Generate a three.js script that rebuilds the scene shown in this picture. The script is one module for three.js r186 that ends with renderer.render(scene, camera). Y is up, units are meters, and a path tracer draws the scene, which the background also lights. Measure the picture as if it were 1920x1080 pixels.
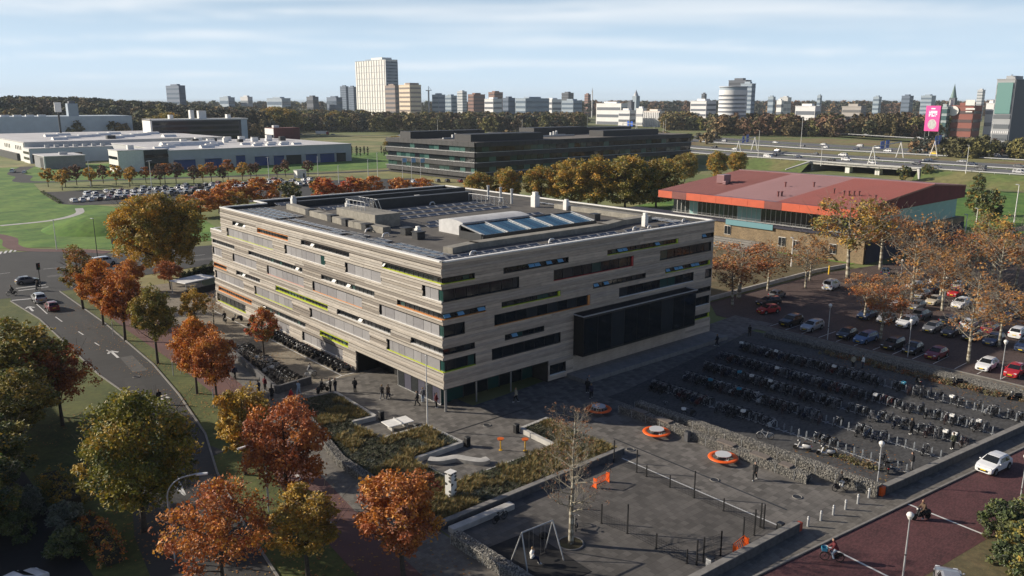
import * as THREE from 'three';
import { mergeGeometries } from 'three/addons/utils/BufferGeometryUtils.js';
import { MarchingCubes } from 'three/addons/objects/MarchingCubes.js';
import { RoundedBoxGeometry } from 'three/addons/geometries/RoundedBoxGeometry.js';

// ---------------------------------------------------------------- camera, sky, sun, exposure
// x runs along the shaded front of the school, -z along its sunlit side, the school's corner stands at 0,0,0; metres
const scene = new THREE.Scene();
const camera = new THREE.PerspectiveCamera(39.12, 16 / 9, 0.5, 12000);
camera.position.set(-50.2, 34.3, 70);
{
  const yaw = THREE.MathUtils.degToRad(40.7), pitch = THREE.MathUtils.degToRad(12.93);
  camera.lookAt(-50.2 + Math.sin(yaw) * Math.cos(pitch) * 100, 34.3 - Math.sin(pitch) * 100, 70 - Math.cos(yaw) * Math.cos(pitch) * 100);
}
const sunDir = (() => { const a = THREE.MathUtils.degToRad(50), e = THREE.MathUtils.degToRad(23); return new THREE.Vector3(-Math.cos(a) * Math.cos(e), Math.sin(e), -Math.sin(a) * Math.cos(e)); })();
const sun = new THREE.DirectionalLight(new THREE.Color().setRGB(1, 0.89, 0.74), 5);
sun.position.copy(sunDir).multiplyScalar(400); sun.target.position.set(0, 0, 0);
sun.castShadow = true; sun.shadow.mapSize.set(4096, 4096);
Object.assign(sun.shadow.camera, { left: -260, right: 260, top: 200, bottom: -200, near: 1, far: 1200 });
sun.shadow.radius = 1.2;
scene.add(sun, sun.target);
const renderer = new THREE.WebGLRenderer({ antialias: true });
renderer.toneMapping = THREE.LinearToneMapping;
renderer.toneMappingExposure = 1.3;
renderer.shadowMap.enabled = true;

function rng(seed) { let s = seed >>> 0; return () => { s = (s + 0x6D2B79F5) | 0; let t = Math.imul(s ^ (s >>> 15), 1 | s); t = (t + Math.imul(t ^ (t >>> 7), 61 | t)) ^ t; return ((t ^ (t >>> 14)) >>> 0) / 4294967296; }; }
const hash2 = (x, y, s) => { let h = Math.imul(x | 0, 374761393) + Math.imul(y | 0, 668265263) + Math.imul(s | 0, 974634777); h = Math.imul(h ^ (h >>> 13), 1274126177); return ((h ^ (h >>> 16)) >>> 0) / 4294967296; };
function vnoise(x, y, per, s = 1) {                                  // value noise, repeating every per cells
  const xi = Math.floor(x), yi = Math.floor(y), fx = x - xi, fy = y - yi, u = fx * fx * (3 - 2 * fx), v = fy * fy * (3 - 2 * fy);
  const w = (a) => per ? ((a % per) + per) % per : a;
  const a = hash2(w(xi), w(yi), s), b = hash2(w(xi + 1), w(yi), s), c = hash2(w(xi), w(yi + 1), s), d = hash2(w(xi + 1), w(yi + 1), s);
  return a + (b - a) * u + (c - a) * v + (a - b - c + d) * u * v;
}
function fbm(x, y, per, oct = 4, s = 1) { let t = 0, a = 0.5, n = 0; for (let i = 0; i < oct; i++) { t += a * vnoise(x, y, per, s + i * 7); n += a; a *= 0.5; x *= 2; y *= 2; per *= 2; } return t / n; }
const clamp = (v, a = 0, b = 1) => Math.min(b, Math.max(a, v)), lerp = (a, b, t) => a + (b - a) * t, smooth = (a, b, v) => { const t = clamp((v - a) / (b - a)); return t * t * (3 - 2 * t); };

{ // late autumn sky: pale and milky low down and towards the sun, thin streaks of cirrus, clear blue overhead
  const W = 1536, H = 768, data = new Float32Array(W * H * 4), d = new THREE.Vector3();
  for (let j = 0; j < H; j++) for (let i = 0; i < W; i++) {
    const el = ((j + 0.5) / H - 0.5) * Math.PI, az = ((i + 0.5) / W - 0.5) * Math.PI * 2;
    d.set(Math.cos(el) * Math.cos(az), Math.sin(el), Math.cos(el) * Math.sin(az));
    const up = Math.max(0, d.y), t = Math.exp(-Math.pow(up / 0.185, 2.4)), sd = clamp(d.dot(sunDir), -1, 1);
    let r = lerp(0.022, 0.47, t), g = lerp(0.055, 0.62, t), b = lerp(0.145, 0.76, t);
    const low = Math.pow(1 - up, 22) * 0.5; r = lerp(r, 0.66, low); g = lerp(g, 0.72, low); b = lerp(b, 0.76, low);
    const glow = Math.pow(Math.max(0, sd), 6) * 0.5 + Math.pow(Math.max(0, sd), 40) * 1.2; r += glow * 0.9; g += glow * 0.85; b += glow * 0.75;
    if (d.y > 0.01) {                                                // cirrus on a flat layer, drawn out along one wind direction
      const k = 1 / (d.y + 0.06), px = d.x * k, pz = d.z * k, u = (px * 0.758 + pz * 0.652) * 0.5, v = -px * 0.652 + pz * 0.758;
      const warp = fbm(u * 0.7 + 9, v * 0.7, 0, 3, 5) * 1.6;
      const n1 = fbm(u * 0.55 + warp * 0.4, v * 1.5 + warp, 0, 5, 11), n2 = fbm(u * 1.6, v * 3.2 + warp, 0, 4, 23);
      let c = smooth(0.44, 0.86, n1 * 0.8 + n2 * 0.2) * smooth(0.0, 0.06, d.y) * lerp(1, 0.45, smooth(0.5, 1, d.y));
      c *= 0.45 + 0.55 * smooth(-0.5, 0.6, sd); c = clamp(c * 1.25);
      const cb = 0.80 + glow * 0.4; r = lerp(r, cb, c * 0.9); g = lerp(g, cb * 1.02, c * 0.9); b = lerp(b, cb * 1.05, c * 0.85);
    }
    if (d.y < 0) { const k = smooth(-0.02, -0.12, d.y); r = lerp(r, 0.10, k); g = lerp(g, 0.10, k); b = lerp(b, 0.09, k); }
    const o = (j * W + i) * 4; data[o] = r; data[o + 1] = g; data[o + 2] = b; data[o + 3] = 1;
  }
  const sky = new THREE.DataTexture(data, W, H, THREE.RGBAFormat, THREE.FloatType);
  sky.mapping = THREE.EquirectangularReflectionMapping; sky.magFilter = sky.minFilter = THREE.LinearFilter; sky.wrapS = THREE.RepeatWrapping; sky.needsUpdate = true;
  scene.background = sky; scene.environment = sky;
}
scene.fog = new THREE.FogExp2(new THREE.Color().setRGB(0.70, 0.79, 0.88), 0.00007);

// ---------------------------------------------------------------- textures and materials
function dataTex(n, f, size, srgb = true) {                          // f(u, v) in 0..1 gives [r, g, b] linear; size in metres
  const a = new Uint8Array(n * n * 4), enc = (v) => { v = clamp(v); return Math.round(255 * (srgb ? (v <= 0.0031308 ? v * 12.92 : 1.055 * Math.pow(v, 1 / 2.4) - 0.055) : v)); };
  for (let j = 0; j < n; j++) for (let i = 0; i < n; i++) { const c = f(i / n, j / n), o = (j * n + i) * 4; a[o] = enc(c[0]); a[o + 1] = enc(c[1]); a[o + 2] = enc(c[2]); a[o + 3] = 255; }
  const t = new THREE.DataTexture(a, n, n, THREE.RGBAFormat); t.wrapS = t.wrapT = THREE.RepeatWrapping; t.magFilter = THREE.LinearFilter; t.minFilter = THREE.LinearMipmapLinearFilter; t.generateMipmaps = true;
  if (srgb) t.colorSpace = THREE.SRGBColorSpace;
  t.repeat.set(1 / size, 1 / size); t.needsUpdate = true; return t;
}
const std = (o) => new THREE.MeshStandardMaterial({ roughness: 0.85, metalness: 0, ...o });
const rgb = (r, g, b) => new THREE.Color().setRGB(r, g, b);
function noisy(c, amt, size, o = {}, n = 256, per = 8, seed = 3) {   // plain colour with fine and coarse unevenness
  return std({ map: dataTex(n, (u, v) => { const k = 1 + amt * (fbm(u * per, v * per, per, 4, seed) - 0.5) * 2 + amt * 0.6 * (hash2(u * n, v * n, seed) - 0.5); return [c[0] * k, c[1] * k, c[2] * k]; }, size), ...o });
}
function paving(c, amt, cells, joint, size, o = {}, seed = 5, aspect = 2) {   // laid pavers far below ten pixels: tone per paver, joints, stains
  const n = 512, rows = cells * aspect, H = [];
  const map = dataTex(n, (u, v) => {
    const ry = Math.floor(v * rows), off = (ry % 2) * 0.5, cx = Math.floor(u * cells + off) % cells, fy = v * rows - ry, fx = (u * cells + off) % 1;
    const j = (fx < joint || fy < joint * aspect * 0.9) ? 0.62 : 1;
    const k = j * (1 + amt * (hash2(cx, ry, seed) - 0.5) * 1.5 + amt * 1.6 * (fbm(u * 4, v * 4, 4, 5, seed + 2) - 0.5)); return [c[0] * k, c[1] * k, c[2] * k];
  }, size);
  return std({ map, ...o });
}
const stainTex = (size, seed, lo = 0.55) => dataTex(512, (u, v) => { const a = fbm(u * 5, v * 5, 5, 5, seed), k = lerp(lo, 1, smooth(0.25, 0.7, a)); return [k, k, k]; }, size, false);
function grassTex(c1, c2, c3, size, seed) {
  return dataTex(512, (u, v) => {
    const a = fbm(u * 6, v * 6, 6, 5, seed), b = fbm(u * 40, v * 40, 40, 3, seed + 3), l = hash2(u * 512, v * 512, seed);
    let c = [0, 1, 2].map((i) => lerp(c1[i], c2[i], smooth(0.3, 0.7, a))); const k = 0.65 + 0.7 * b;
    if (l > 0.965 && c3) return c3.map((q) => q * (0.7 + 0.6 * b));
    return c.map((q) => q * k);
  }, size);
}
const M = {};
M.asphalt = std({ map: dataTex(512, (u, v) => { const a = fbm(u * 4, v * 4, 4, 5, 21), b = hash2(u * 512, v * 512, 9), t = fbm(u * 3, v * 24, 3, 3, 31); const k = 0.036 * (0.72 + 0.5 * a + 0.25 * (b - 0.5) + 0.25 * (t - 0.5)); return [k, k * 0.985, k * 0.97]; }, 14), roughness: 0.8, bumpMap: dataTex(256, (u, v) => { const k = hash2(u * 256, v * 256, 4); return [k, k, k]; }, 3, false), bumpScale: 0.006 });
M.redPath = std({ map: dataTex(512, (u, v) => { const a = fbm(u * 4, v * 4, 4, 5, 33), b = hash2(u * 512, v * 512, 19), c = fbm(u * 24, v * 3, 3, 3, 51); const k = 0.72 + 0.5 * a + 0.3 * (b - 0.5) + 0.2 * (c - 0.5); return [0.125 * k, 0.062 * k, 0.056 * k]; }, 12), roughness: 0.85 });
M.redRoad = paving([0.088, 0.033, 0.034], 0.4, 24, 0.06, 5, { roughness: 0.82 }, 61);
M.plaza = paving([0.128, 0.119, 0.108], 0.4, 10, 0.05, 6, { roughness: 0.8 }, 71, 1);
M.forecourt = paving([0.22, 0.19, 0.145], 0.3, 14, 0.05, 6, { roughness: 0.85 }, 73);
M.court = paving([0.086, 0.080, 0.074], 0.34, 12, 0.035, 7.2, { roughness: 0.85 }, 75, 1);
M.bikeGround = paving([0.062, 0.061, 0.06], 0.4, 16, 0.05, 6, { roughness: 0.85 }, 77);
M.carPark = paving([0.08, 0.054, 0.048], 0.3, 22, 0.06, 6, { roughness: 0.85 }, 79);
M.sidewalk = paving([0.135, 0.124, 0.108], 0.28, 14, 0.05, 5, { roughness: 0.85 }, 81, 1);
M.grass = std({ map: grassTex([0.055, 0.075, 0.016], [0.085, 0.10, 0.024], [0.26, 0.15, 0.04], 13, 41), roughness: 0.95 });
M.lawn = std({ map: grassTex([0.05, 0.135, 0.012], [0.115, 0.21, 0.026], [0.12, 0.16, 0.04], 46, 43), roughness: 0.95 });
M.field = std({ map: grassTex([0.135, 0.165, 0.05], [0.25, 0.225, 0.095], [0.2, 0.19, 0.08], 190, 45), roughness: 0.95 });
M.embank = std({ map: grassTex([0.10, 0.145, 0.035], [0.17, 0.16, 0.06], [0.17, 0.14, 0.06], 60, 47), roughness: 0.95 });
M.brownField = std({ map: grassTex([0.20, 0.135, 0.07], [0.19, 0.18, 0.06], null, 70, 48), roughness: 0.95 });
M.leafy = std({ map: grassTex([0.10, 0.085, 0.04], [0.16, 0.115, 0.06], [0.3, 0.16, 0.05], 14, 46), roughness: 0.95 });
M.soil = std({ map: grassTex([0.05, 0.036, 0.022], [0.08, 0.07, 0.03], [0.2, 0.1, 0.03], 5, 49), roughness: 1 });
M.gravel = noisy([0.16, 0.145, 0.12], 0.5, 5, { roughness: 0.95 }, 256, 16, 53);
M.motorway = noisy([0.135, 0.135, 0.14], 0.2, 40, { roughness: 0.85 });
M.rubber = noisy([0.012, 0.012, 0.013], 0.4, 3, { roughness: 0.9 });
M.white = noisy([0.72, 0.71, 0.68], 0.12, 4, { roughness: 0.6 });
M.paint = std({ color: rgb(0.6, 0.6, 0.58), roughness: 0.7 });
M.concrete = noisy([0.42, 0.41, 0.385], 0.25, 4, { roughness: 0.85 });
M.darkStone = noisy([0.085, 0.085, 0.09], 0.4, 2.5, { roughness: 0.9 });
M.kerb = noisy([0.21, 0.2, 0.185], 0.25, 3, { roughness: 0.9 });
M.steel = std({ color: rgb(0.45, 0.46, 0.47), roughness: 0.35, metalness: 0.8 });
M.galv = noisy([0.42, 0.43, 0.44], 0.2, 1.5, { roughness: 0.5, metalness: 0.35 });
M.black = std({ color: rgb(0.006, 0.006, 0.007), roughness: 0.8 });
M.darkMetal = noisy([0.03, 0.032, 0.035], 0.25, 3, { roughness: 0.5 });
M.tyre = std({ color: rgb(0.012, 0.012, 0.012), roughness: 0.9 });
M.glass = new THREE.MeshPhysicalMaterial({ color: rgb(0.012, 0.016, 0.02), roughness: 0.06, metalness: 0, specularIntensity: 1, ior: 1.5 });
M.glassTeal = new THREE.MeshPhysicalMaterial({ color: rgb(0.02, 0.06, 0.055), roughness: 0.08, ior: 1.55 });
M.glassBlue = new THREE.MeshPhysicalMaterial({ color: rgb(0.03, 0.09, 0.15), roughness: 0.14, ior: 1.5 });
M.orange = std({ color: rgb(0.86, 0.125, 0.012), roughness: 0.45 });
M.lime = std({ color: rgb(0.48, 0.56, 0.03), roughness: 0.6 });
M.orangePanel = std({ color: rgb(0.66, 0.27, 0.08), roughness: 0.65 });
M.redPanel = std({ color: rgb(0.42, 0.035, 0.035), roughness: 0.6 });
M.pinkPanel = std({ color: rgb(0.6, 0.3, 0.24), roughness: 0.65 });
M.plate = std({ color: rgb(0.78, 0.55, 0.02), roughness: 0.5 });

// ---------------------------------------------------------------- building helpers
const counts = new Map();
function numbered(n) { const k = counts.get(n) || 0; counts.set(n, k + 1); return k ? n + '_' + String(k).padStart(3, '0') : n; }
function boxUV(g, s = 1) {                                           // uv in metres by the dominant side
  const p = g.attributes.position, n = g.attributes.normal, uv = new Float32Array(p.count * 2);
  for (let i = 0; i < p.count; i++) { const ax = Math.abs(n.getX(i)), ay = Math.abs(n.getY(i)), az = Math.abs(n.getZ(i)); let a, b; if (ay >= ax && ay >= az) { a = p.getX(i); b = p.getZ(i); } else if (ax > az) { a = p.getZ(i); b = p.getY(i); } else { a = p.getX(i); b = p.getY(i); } uv[i * 2] = a * s; uv[i * 2 + 1] = b * s; }
  g.setAttribute('uv', new THREE.BufferAttribute(uv, 2)); return g;
}
const place = (g, x = 0, y = 0, z = 0, ry = 0, rx = 0, rz = 0) => { if (rx || rz) g.applyMatrix4(new THREE.Matrix4().makeRotationFromEuler(new THREE.Euler(rx, 0, rz))); if (ry) g.rotateY(ry); g.translate(x, y, z); return g; };
const B = (w, h, d, x = 0, y = 0, z = 0, ry = 0) => place(new THREE.BoxGeometry(w, h, d), x, y + h / 2, z, ry);      // y is the foot
const RB = (w, h, d, r, x = 0, y = 0, z = 0, ry = 0) => place(new RoundedBoxGeometry(w, h, d, 2, r), x, y + h / 2, z, ry);
const C = (r1, r2, h, x = 0, y = 0, z = 0, n = 10) => place(new THREE.CylinderGeometry(r1, r2, h, n), x, y + h / 2, z);   // r1 top
function rod(a, b, r, r2 = r, n = 6) {                               // bar from a to b
  const A = new THREE.Vector3(...a), Bv = new THREE.Vector3(...b), d = Bv.clone().sub(A), g = new THREE.CylinderGeometry(r2, r, d.length(), n);
  g.applyQuaternion(new THREE.Quaternion().setFromUnitVectors(new THREE.Vector3(0, 1, 0), d.normalize())); g.translate((A.x + Bv.x) / 2, (A.y + Bv.y) / 2, (A.z + Bv.z) / 2); return g;
}
function tube(pts, r, seg = 12, n = 6, closed = false) { return new THREE.TubeGeometry(new THREE.CatmullRomCurve3(pts.map((p) => new THREE.Vector3(...p)), closed), seg, r, n, closed); }
function merge(list) {
  const flat = list.map((g) => { g = g.index ? g.toNonIndexed() : g; for (const k of Object.keys(g.attributes)) if (!['position', 'normal', 'uv', 'color'].includes(k)) g.deleteAttribute(k); if (!g.attributes.uv) boxUV(g); return g; });
  const col = flat.some((g) => g.attributes.color);
  if (col) for (const g of flat) if (!g.attributes.color) g.setAttribute('color', new THREE.BufferAttribute(new Float32Array(g.attributes.position.count * 3).fill(1), 3));
  return flat.length === 1 ? flat[0] : mergeGeometries(flat);
}
function part(name, geos, mat, parent, label) {                      // one named mesh of one or more merged shapes
  let g = Array.isArray(geos) ? boxUV(merge(geos)) : geos;
  const m = new THREE.Mesh(g, mat); m.name = parent === scene ? numbered(name) : name; m.castShadow = m.receiveShadow = true;
  if (label) m.userData.label = label; parent.add(m); return m;
}
function tag(o, label, category, group, kind) { o.userData.label = label; o.userData.category = category; if (group) o.userData.group = group; if (kind) o.userData.kind = kind; return o; }
function thing(name, label, category, pos = [0, 0, 0], ry = 0, group) { const o = new THREE.Group(); o.name = numbered(name); o.position.set(...pos); o.rotation.y = ry; scene.add(o); return tag(o, label, category, group); }
function copy(src, pos, ry, label, group) { const c = src.clone(); c.name = numbered(src.name.replace(/_\d{3}$/, '')); c.position.set(...pos); c.rotation.y = ry; c.userData = { ...src.userData }; if (label) c.userData.label = label; if (group) c.userData.group = group; scene.add(c); return c; }
function sheet(pts, y) {                                             // flat polygon of [x, z] points, uv in metres
  const s = new THREE.Shape(pts.map(([x, z]) => new THREE.Vector2(x, -z))), g = new THREE.ShapeGeometry(s); g.rotateX(-Math.PI / 2); g.translate(0, y, 0);
  return boxUV(g);
}
function struct(name, geos, mat, label) { const m = part(name, Array.isArray(geos) ? geos : [geos], mat, scene); m.userData.kind = 'structure'; m.userData.label = label; m.userData.category = name.replace(/_\d+$/, '').replaceAll('_', ' '); return m; }
function ribbon(line, w, y = 0.02) {                                 // strip along [x, z] or [x, z, y] points; w = width or [left, right]
  const c = new THREE.CatmullRomCurve3(line.map((p) => new THREE.Vector3(p[0], p[2] ?? y, p[1]))), n = line.length * 8, pos = [], idx = [], wl = Array.isArray(w) ? w[0] : w / 2, wr = Array.isArray(w) ? w[1] : w / 2;
  for (let i = 0; i <= n; i++) { const p = c.getPoint(i / n), t = c.getTangent(i / n); const l = Math.hypot(t.x, t.z), nx = -t.z / l, nz = t.x / l; pos.push(p.x - nx * wl, p.y, p.z - nz * wl, p.x + nx * wr, p.y, p.z + nz * wr); if (i) { const a = i * 2; idx.push(a - 2, a - 1, a, a - 1, a + 1, a); } }
  const g = new THREE.BufferGeometry(); g.setAttribute('position', new THREE.Float32BufferAttribute(pos, 3)); g.setIndex(idx); g.computeVertexNormals();
  const nn = g.attributes.normal; for (let i = 0; i < nn.count; i++) nn.setXYZ(i, 0, 1, 0);
  return boxUV(g.toNonIndexed());
}
// ---------------------------------------------------------------- ground, roads, pavements (each sheet a little above the one below)
{
  const g = new THREE.PlaneGeometry(8400, 8400, 1, 1); g.rotateX(-Math.PI / 2); g.translate(900, -0.06, -900); boxUV(g);
  struct('ground', [g], M.field, 'flat olive and brown land reaching the horizon');
}
struct('grass', [sheet([[-75, -97], [-14, -97], [-14, -30], [-20, 40], [-30, 75], [-75, 75]], -0.02)], M.grass, 'leaf-strewn grass on both sides of the grey side road');
struct('road', [sheet([[-26.2, -96], [-18.4, -96], [-18.3, -66], [-19.2, -40], [-20.6, -26], [-22.6, -12], [-25.2, -2], [-27.2, 9], [-28.7, 20], [-31, 45], [-40, 45], [-36.5, 20], [-34.6, 5], [-32, -5], [-28.6, -13], [-25.4, -20], [-25, -28], [-25.7, -40], [-25.4, -76], [-26.6, -93]], 0)], M.asphalt, 'grey asphalt side road curving down the left past the row of trees');
struct('road', [sheet([[-140, -131], [-60, -139], [-19.4, -149], [-9.4, -144.5], [0, -131], [22, -127], [80, -123], [80, -106], [20, -104], [-8, -100], [-14, -96], [-27, -96], [-60, -98], [-140, -92]], 0.002)], M.asphalt, 'wide grey road junction at the left behind the side road');
struct('cycle_path', [sheet([[-15.9, -96], [-16.7, -60], [-16.7, -39], [-17.2, -24], [-19.2, -8], [-22.4, 8], [-23.4, 18], [-24.6, 30], [-27, 55], [-22.5, 55], [-20.6, 30], [-19.2, 15], [-17.8, 4.3], [-15.8, -10], [-13.3, -25], [-11.6, -50], [-11, -78], [-10.8, -97]], 0.004)], M.redPath, 'dull red asphalt cycle path beside the tree-lined verge');
struct('pavement', [sheet([[-10.8, -97], [-11, -78], [-11.6, -50], [-13.3, -25], [-15.8, -10], [-17.8, 4.3], [-19.2, 15], [-20.6, 30], [-22.5, 55], [-17, 55], [-15.6, 30], [-15.1, 12], [-15, 3.5], [-12.6, -7.5], [-11, -14], [-11.2, -20], [-9, -39], [-8.5, -64], [-8.5, -97]], 0.008)], M.sidewalk, 'strip of grey paving slabs between cycle path and planting beds');
struct('forecourt', [sheet([[-11.4, -20], [-9.1, -39], [-8.6, -90], [4, -90], [4, -18], [-6, -19]], 0.012)], M.forecourt, 'pale brown paved forecourt along the sunlit side of the school');
struct('plaza', [sheet([[-15.2, -21], [4, -21], [4, 0], [62, -4], [62, 3], [56, 3], [22, 8], [18, 41.1], [60, 46], [60, 47.6], [7, 41.9], [-20, 38.8], [-17, 33], [-15.2, 24], [-15.1, 3.5], [-12.6, -7.5], [-11.2, -14]], 0.006)], M.plaza, 'dark grey slab paved school square with tables and stone planters');
struct('sports_court', [sheet([[-14.7, 20.5], [6.3, 20.5], [6.3, 39.1], [-14.7, 37]], 0.016)], M.court, 'smooth grey paved play yard inside the low fence');
struct('bicycle_yard', [sheet([[18, 8.2], [22, 8.0], [56, 3.1], [58.5, 46], [18.2, 41.2]], 0.012)], M.bikeGround, 'dark paved bicycle park filled with rows of racks');
struct('pavement', [sheet([[18.4, 41.9], [62, 46.9], [62, 48.3], [7, 41.75], [-20, 38.6], [-20, 37.6], [7.2, 39.4]], 0.014)], M.sidewalk, 'narrow grey pavement along the red brick road');
struct('road', [sheet([[-30, 38.1], [7, 41.9], [62, 48.4], [140, 58], [140, 74], [62, 56.4], [18, 50.2], [-30, 45]], 0.0)], M.redRoad, 'red brick road crossing the lower right corner');
struct('car_park', [sheet([[59.6, -6], [66, -12], [104, -12], [135, -6], [150, 10], [150, 70], [62, 50], [59.6, 40]], 0.0)], M.carPark, 'red-brown brick car park beside the bicycle park');
struct('gravel_strip', [sheet([[57.2, 2], [59.7, 2], [59.7, 47.5], [57.6, 47.5]], 0.018)], M.gravel, 'strip of grey-brown gravel between stone wall and parked cars');
{ // kerbs are real steps
  const k = (a, b, w = 0.18, h = 0.12) => { const L = Math.hypot(b[0] - a[0], b[1] - a[1]); return B(L, h, w, (a[0] + b[0]) / 2, 0, (a[1] + b[1]) / 2, -Math.atan2(b[1] - a[1], b[0] - a[0])); };
  const line = (p, m, lab) => { for (let i = 1; i < p.length; i++) { const a = p[i - 1], b = p[i]; m.push(k(a, b)); } };
  let m = []; line([[-18.3, -96], [-18.2, -66], [-19.1, -40], [-20.5, -26], [-22.5, -12], [-25.1, -2], [-27.1, 9], [-28.6, 20], [-30.9, 45]], m); struct('kerb', m, M.kerb, 'grey concrete kerb on the right of the curving side road');
  m = []; line([[-26.7, -93], [-25.5, -76], [-25.8, -40], [-25.1, -28], [-25.5, -20], [-28.7, -13.1]], m); struct('kerb', m, M.kerb, 'grey concrete kerb on the left of the side road');
  m = []; line([[-20, 38.9], [7, 41.95], [62, 48.45]], m); struct('kerb', m, M.kerb, 'long concrete kerb between grey pavement and red brick road');
  m = []; line([[59.6, 2], [59.6, 40]], m); struct('kerb', m, M.kerb, 'concrete kerb in front of the first row of parked cars');
}
struct('verge', [sheet([[-30, 44.9], [18, 50.1], [62, 56.3], [62, 90], [-30, 90]], -0.008)], M.leafy, 'leafy earth bank under the bushes in the lower right corner');
struct('lawn', [sheet([[-80, -156], [-19, -156], [-9, -150], [1, -137], [30, -133], [40, -190], [22, -232], [14, -242], [17, -290], [22, -330], [60, -318], [200, -300], [200, -250], [340, -230], [340, -420], [20, -440], [-60, -520], [-400, -300], [-300, -120]], 0.0)], M.lawn, 'bright green lawn beyond the junction and around the far parking lot');
struct('car_park', [sheet([[18, -289], [14, -242], [18, -234], [40, -226], [60, -205], [150, -205], [160, -245], [120, -262], [60, -277]], 0.02)], M.asphalt, 'far asphalt parking lot full of cars at the left');
struct('lawn', [sheet([[62, -95], [95, -95], [180, -115], [300, -150], [308, 40], [215, 30], [150, -12], [104, -13], [66, -13], [58, -40]], 0.002)], M.lawn, 'green grass around the brick hall with the red roof');
struct('verge', [sheet([[52, -62], [118, -70], [118, -13], [64, -12.8], [58, -8], [50, -4], [50, -62]], 0.006)], M.leafy, 'brown leaf covered ground between school and brick hall');
struct('path', [ribbon([[-60, -196], [-20, -186], [-14, -172], [-15.5, -158], [-14, -150], [-4, -139], [0, -133]], 3.4, 0.012)], M.redPath, 'dull red cycle path curving over the lawn at the far left');
struct('path', [ribbon([[-11.5, -198], [2, -200.5], [12, -212], [15.5, -226]], 2.4, 0.014)], M.concrete, 'pale winding footpath over the green lawn');
struct('road', [ribbon([[40, -440], [26, -392], [26, -372], [22, -340], [60, -324], [110, -306], [170, -290], [230, -282]], 7, 0.016)], M.asphalt, 'grey access road in front of the white warehouse');
struct('path', [ribbon([[150, -12], [190, -9], [235, 2], [262, 22], [268, 60]], 5, 0.012)], M.asphalt, 'dark path climbing the green slope at the right edge');

{ const c = new THREE.SphereGeometry(30, 40, 10, 0, Math.PI * 2, 0, 0.5); c.scale(1, 1, 1.25); c.translate(9, -30 + 3.6 - 0.05, -176); struct('mound', [c], M.lawn, 'round green grass mound beyond the junction'); }
struct('yard', [sheet([[-75, -22], [-39, -20], [-38.6, 12], [-40, 40], [-75, 40]], -0.006)], M.rubber, 'yard sheet with shade put into its near black colour at the lower left corner');  // near-black sheet over the grass, deepens the corner's shade by colour
// painted markings
{
  const lines = (list, w = 0.12, y = 0.026) => list.map(([x1, z1, x2, z2, ww]) => { const L = Math.hypot(x2 - x1, z2 - z1), g = new THREE.PlaneGeometry(L, ww || w); g.rotateX(-Math.PI / 2); return place(g, (x1 + x2) / 2, y, (z1 + z2) / 2, -Math.atan2(z2 - z1, x2 - x1)); });
  const mk = (label, list, w, y) => struct('road_marking', lines(list, w, y), M.paint, label);
  mk('white stop line across the side road at the junction', [[-26.4, -93.6, -23.6, -92.9]], 0.45, 0.008);
  mk('white centre line on the side road behind the waiting cars', [[-23.6, -92.5, -23.8, -79], [-23.2, -76, -23.1, -72], [-22.6, -64, -22.5, -61.5], [-22.3, -56, -22.2, -54], [-22, -51, -21.9, -49.5]], 0.16, 0.008);
  for (const [x, z, l] of [[-25.2, -85, 'first white turn arrow near the stop line'], [-21.8, -48.5, 'second white arrow halfway along the side road']]) mk(l, [[x, z + 2.4, x + 0.1, z - 1], [x - 0.55, z - 0.4, x + 0.1, z - 1.6], [x + 0.75, z - 0.3, x + 0.1, z - 1.6], [x - 0.3, z - 0.9, x + 0.45, z - 0.9]], 0.34, 0.008);
  mk('white give-way teeth and line on the side road near the walker', [[-25.6, -25.9, -21.6, -26.9], ...Array.from({ length: 6 }, (_, i) => [-25.4 + i * 0.68, -25 - i * 0.17, -25.1 + i * 0.68, -25.1 - i * 0.17, 0.55])], 0.28, 0.008);
  mk('white wedge of lines on the bend of the side road', [[-29, 0.5, -27.9, -6, 0.2], [-29, 0.5, -29.3, -5, 0.2], [-28.9, -2, -28.6, -3.6, 0.14]], 0.2, 0.008);
  mk('white crossing line on the red road near the scooter rider', [[18.4, 43.4, 17.9, 49.6]], 0.2, 0.008);
  mk('white crossing line on the red road near the basket cyclist', [[6.6, 41.9, 5.9, 48.5]], 0.2, 0.008);
  mk('dashed white marks on the cycle path', [[-19.6, 3.2, -19.7, 4.4], [-20.6, 8.2, -20.8, 9.3], [-21.4, 12.5, -21.6, 13.6], [-14.6, -36, -14.6, -35], [-14.2, -48, -14.2, -47]], 0.3, 0.012);
  mk('white line beside the court', [[6.45, 20.8, 6.45, 39.1]], 0.16, 0.024);
  mk('pale line between walkway and scooter parking', [[-2, -64, -2.2, -19.3], [-2.2, -19.3, -0.4, -19.3], [-2.3, -19.3, -5, -18.2]], 0.16, 0.02);
  mk('zebra stripes at the far left of the junction', Array.from({ length: 6 }, (_, i) => [-22 + i * 1.1, -146 - i * 0.5, -21 + i * 1.1, -149.5 - i * 0.5]), 0.5, 0.01);
  mk('white lane marks on the junction', [[-40, -120, -34, -121], [-28, -121, -22, -121.5], [-16, -121, -10, -120], [-4, -118, 2, -117], [10, -116, 16, -115.5], [-24, -104, -19, -104, 0.4], [-24, -101.5, -19, -101.5, 0.4], [-30, -112, -26, -112]], 0.16, 0.01);
  mk('white bay lines in the brick car park', Array.from({ length: 13 }, (_, i) => [60.4, 3.4 + i * 2.75, 65.4, 3.4 + i * 2.75]), 0.1, 0.008);
}

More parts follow.
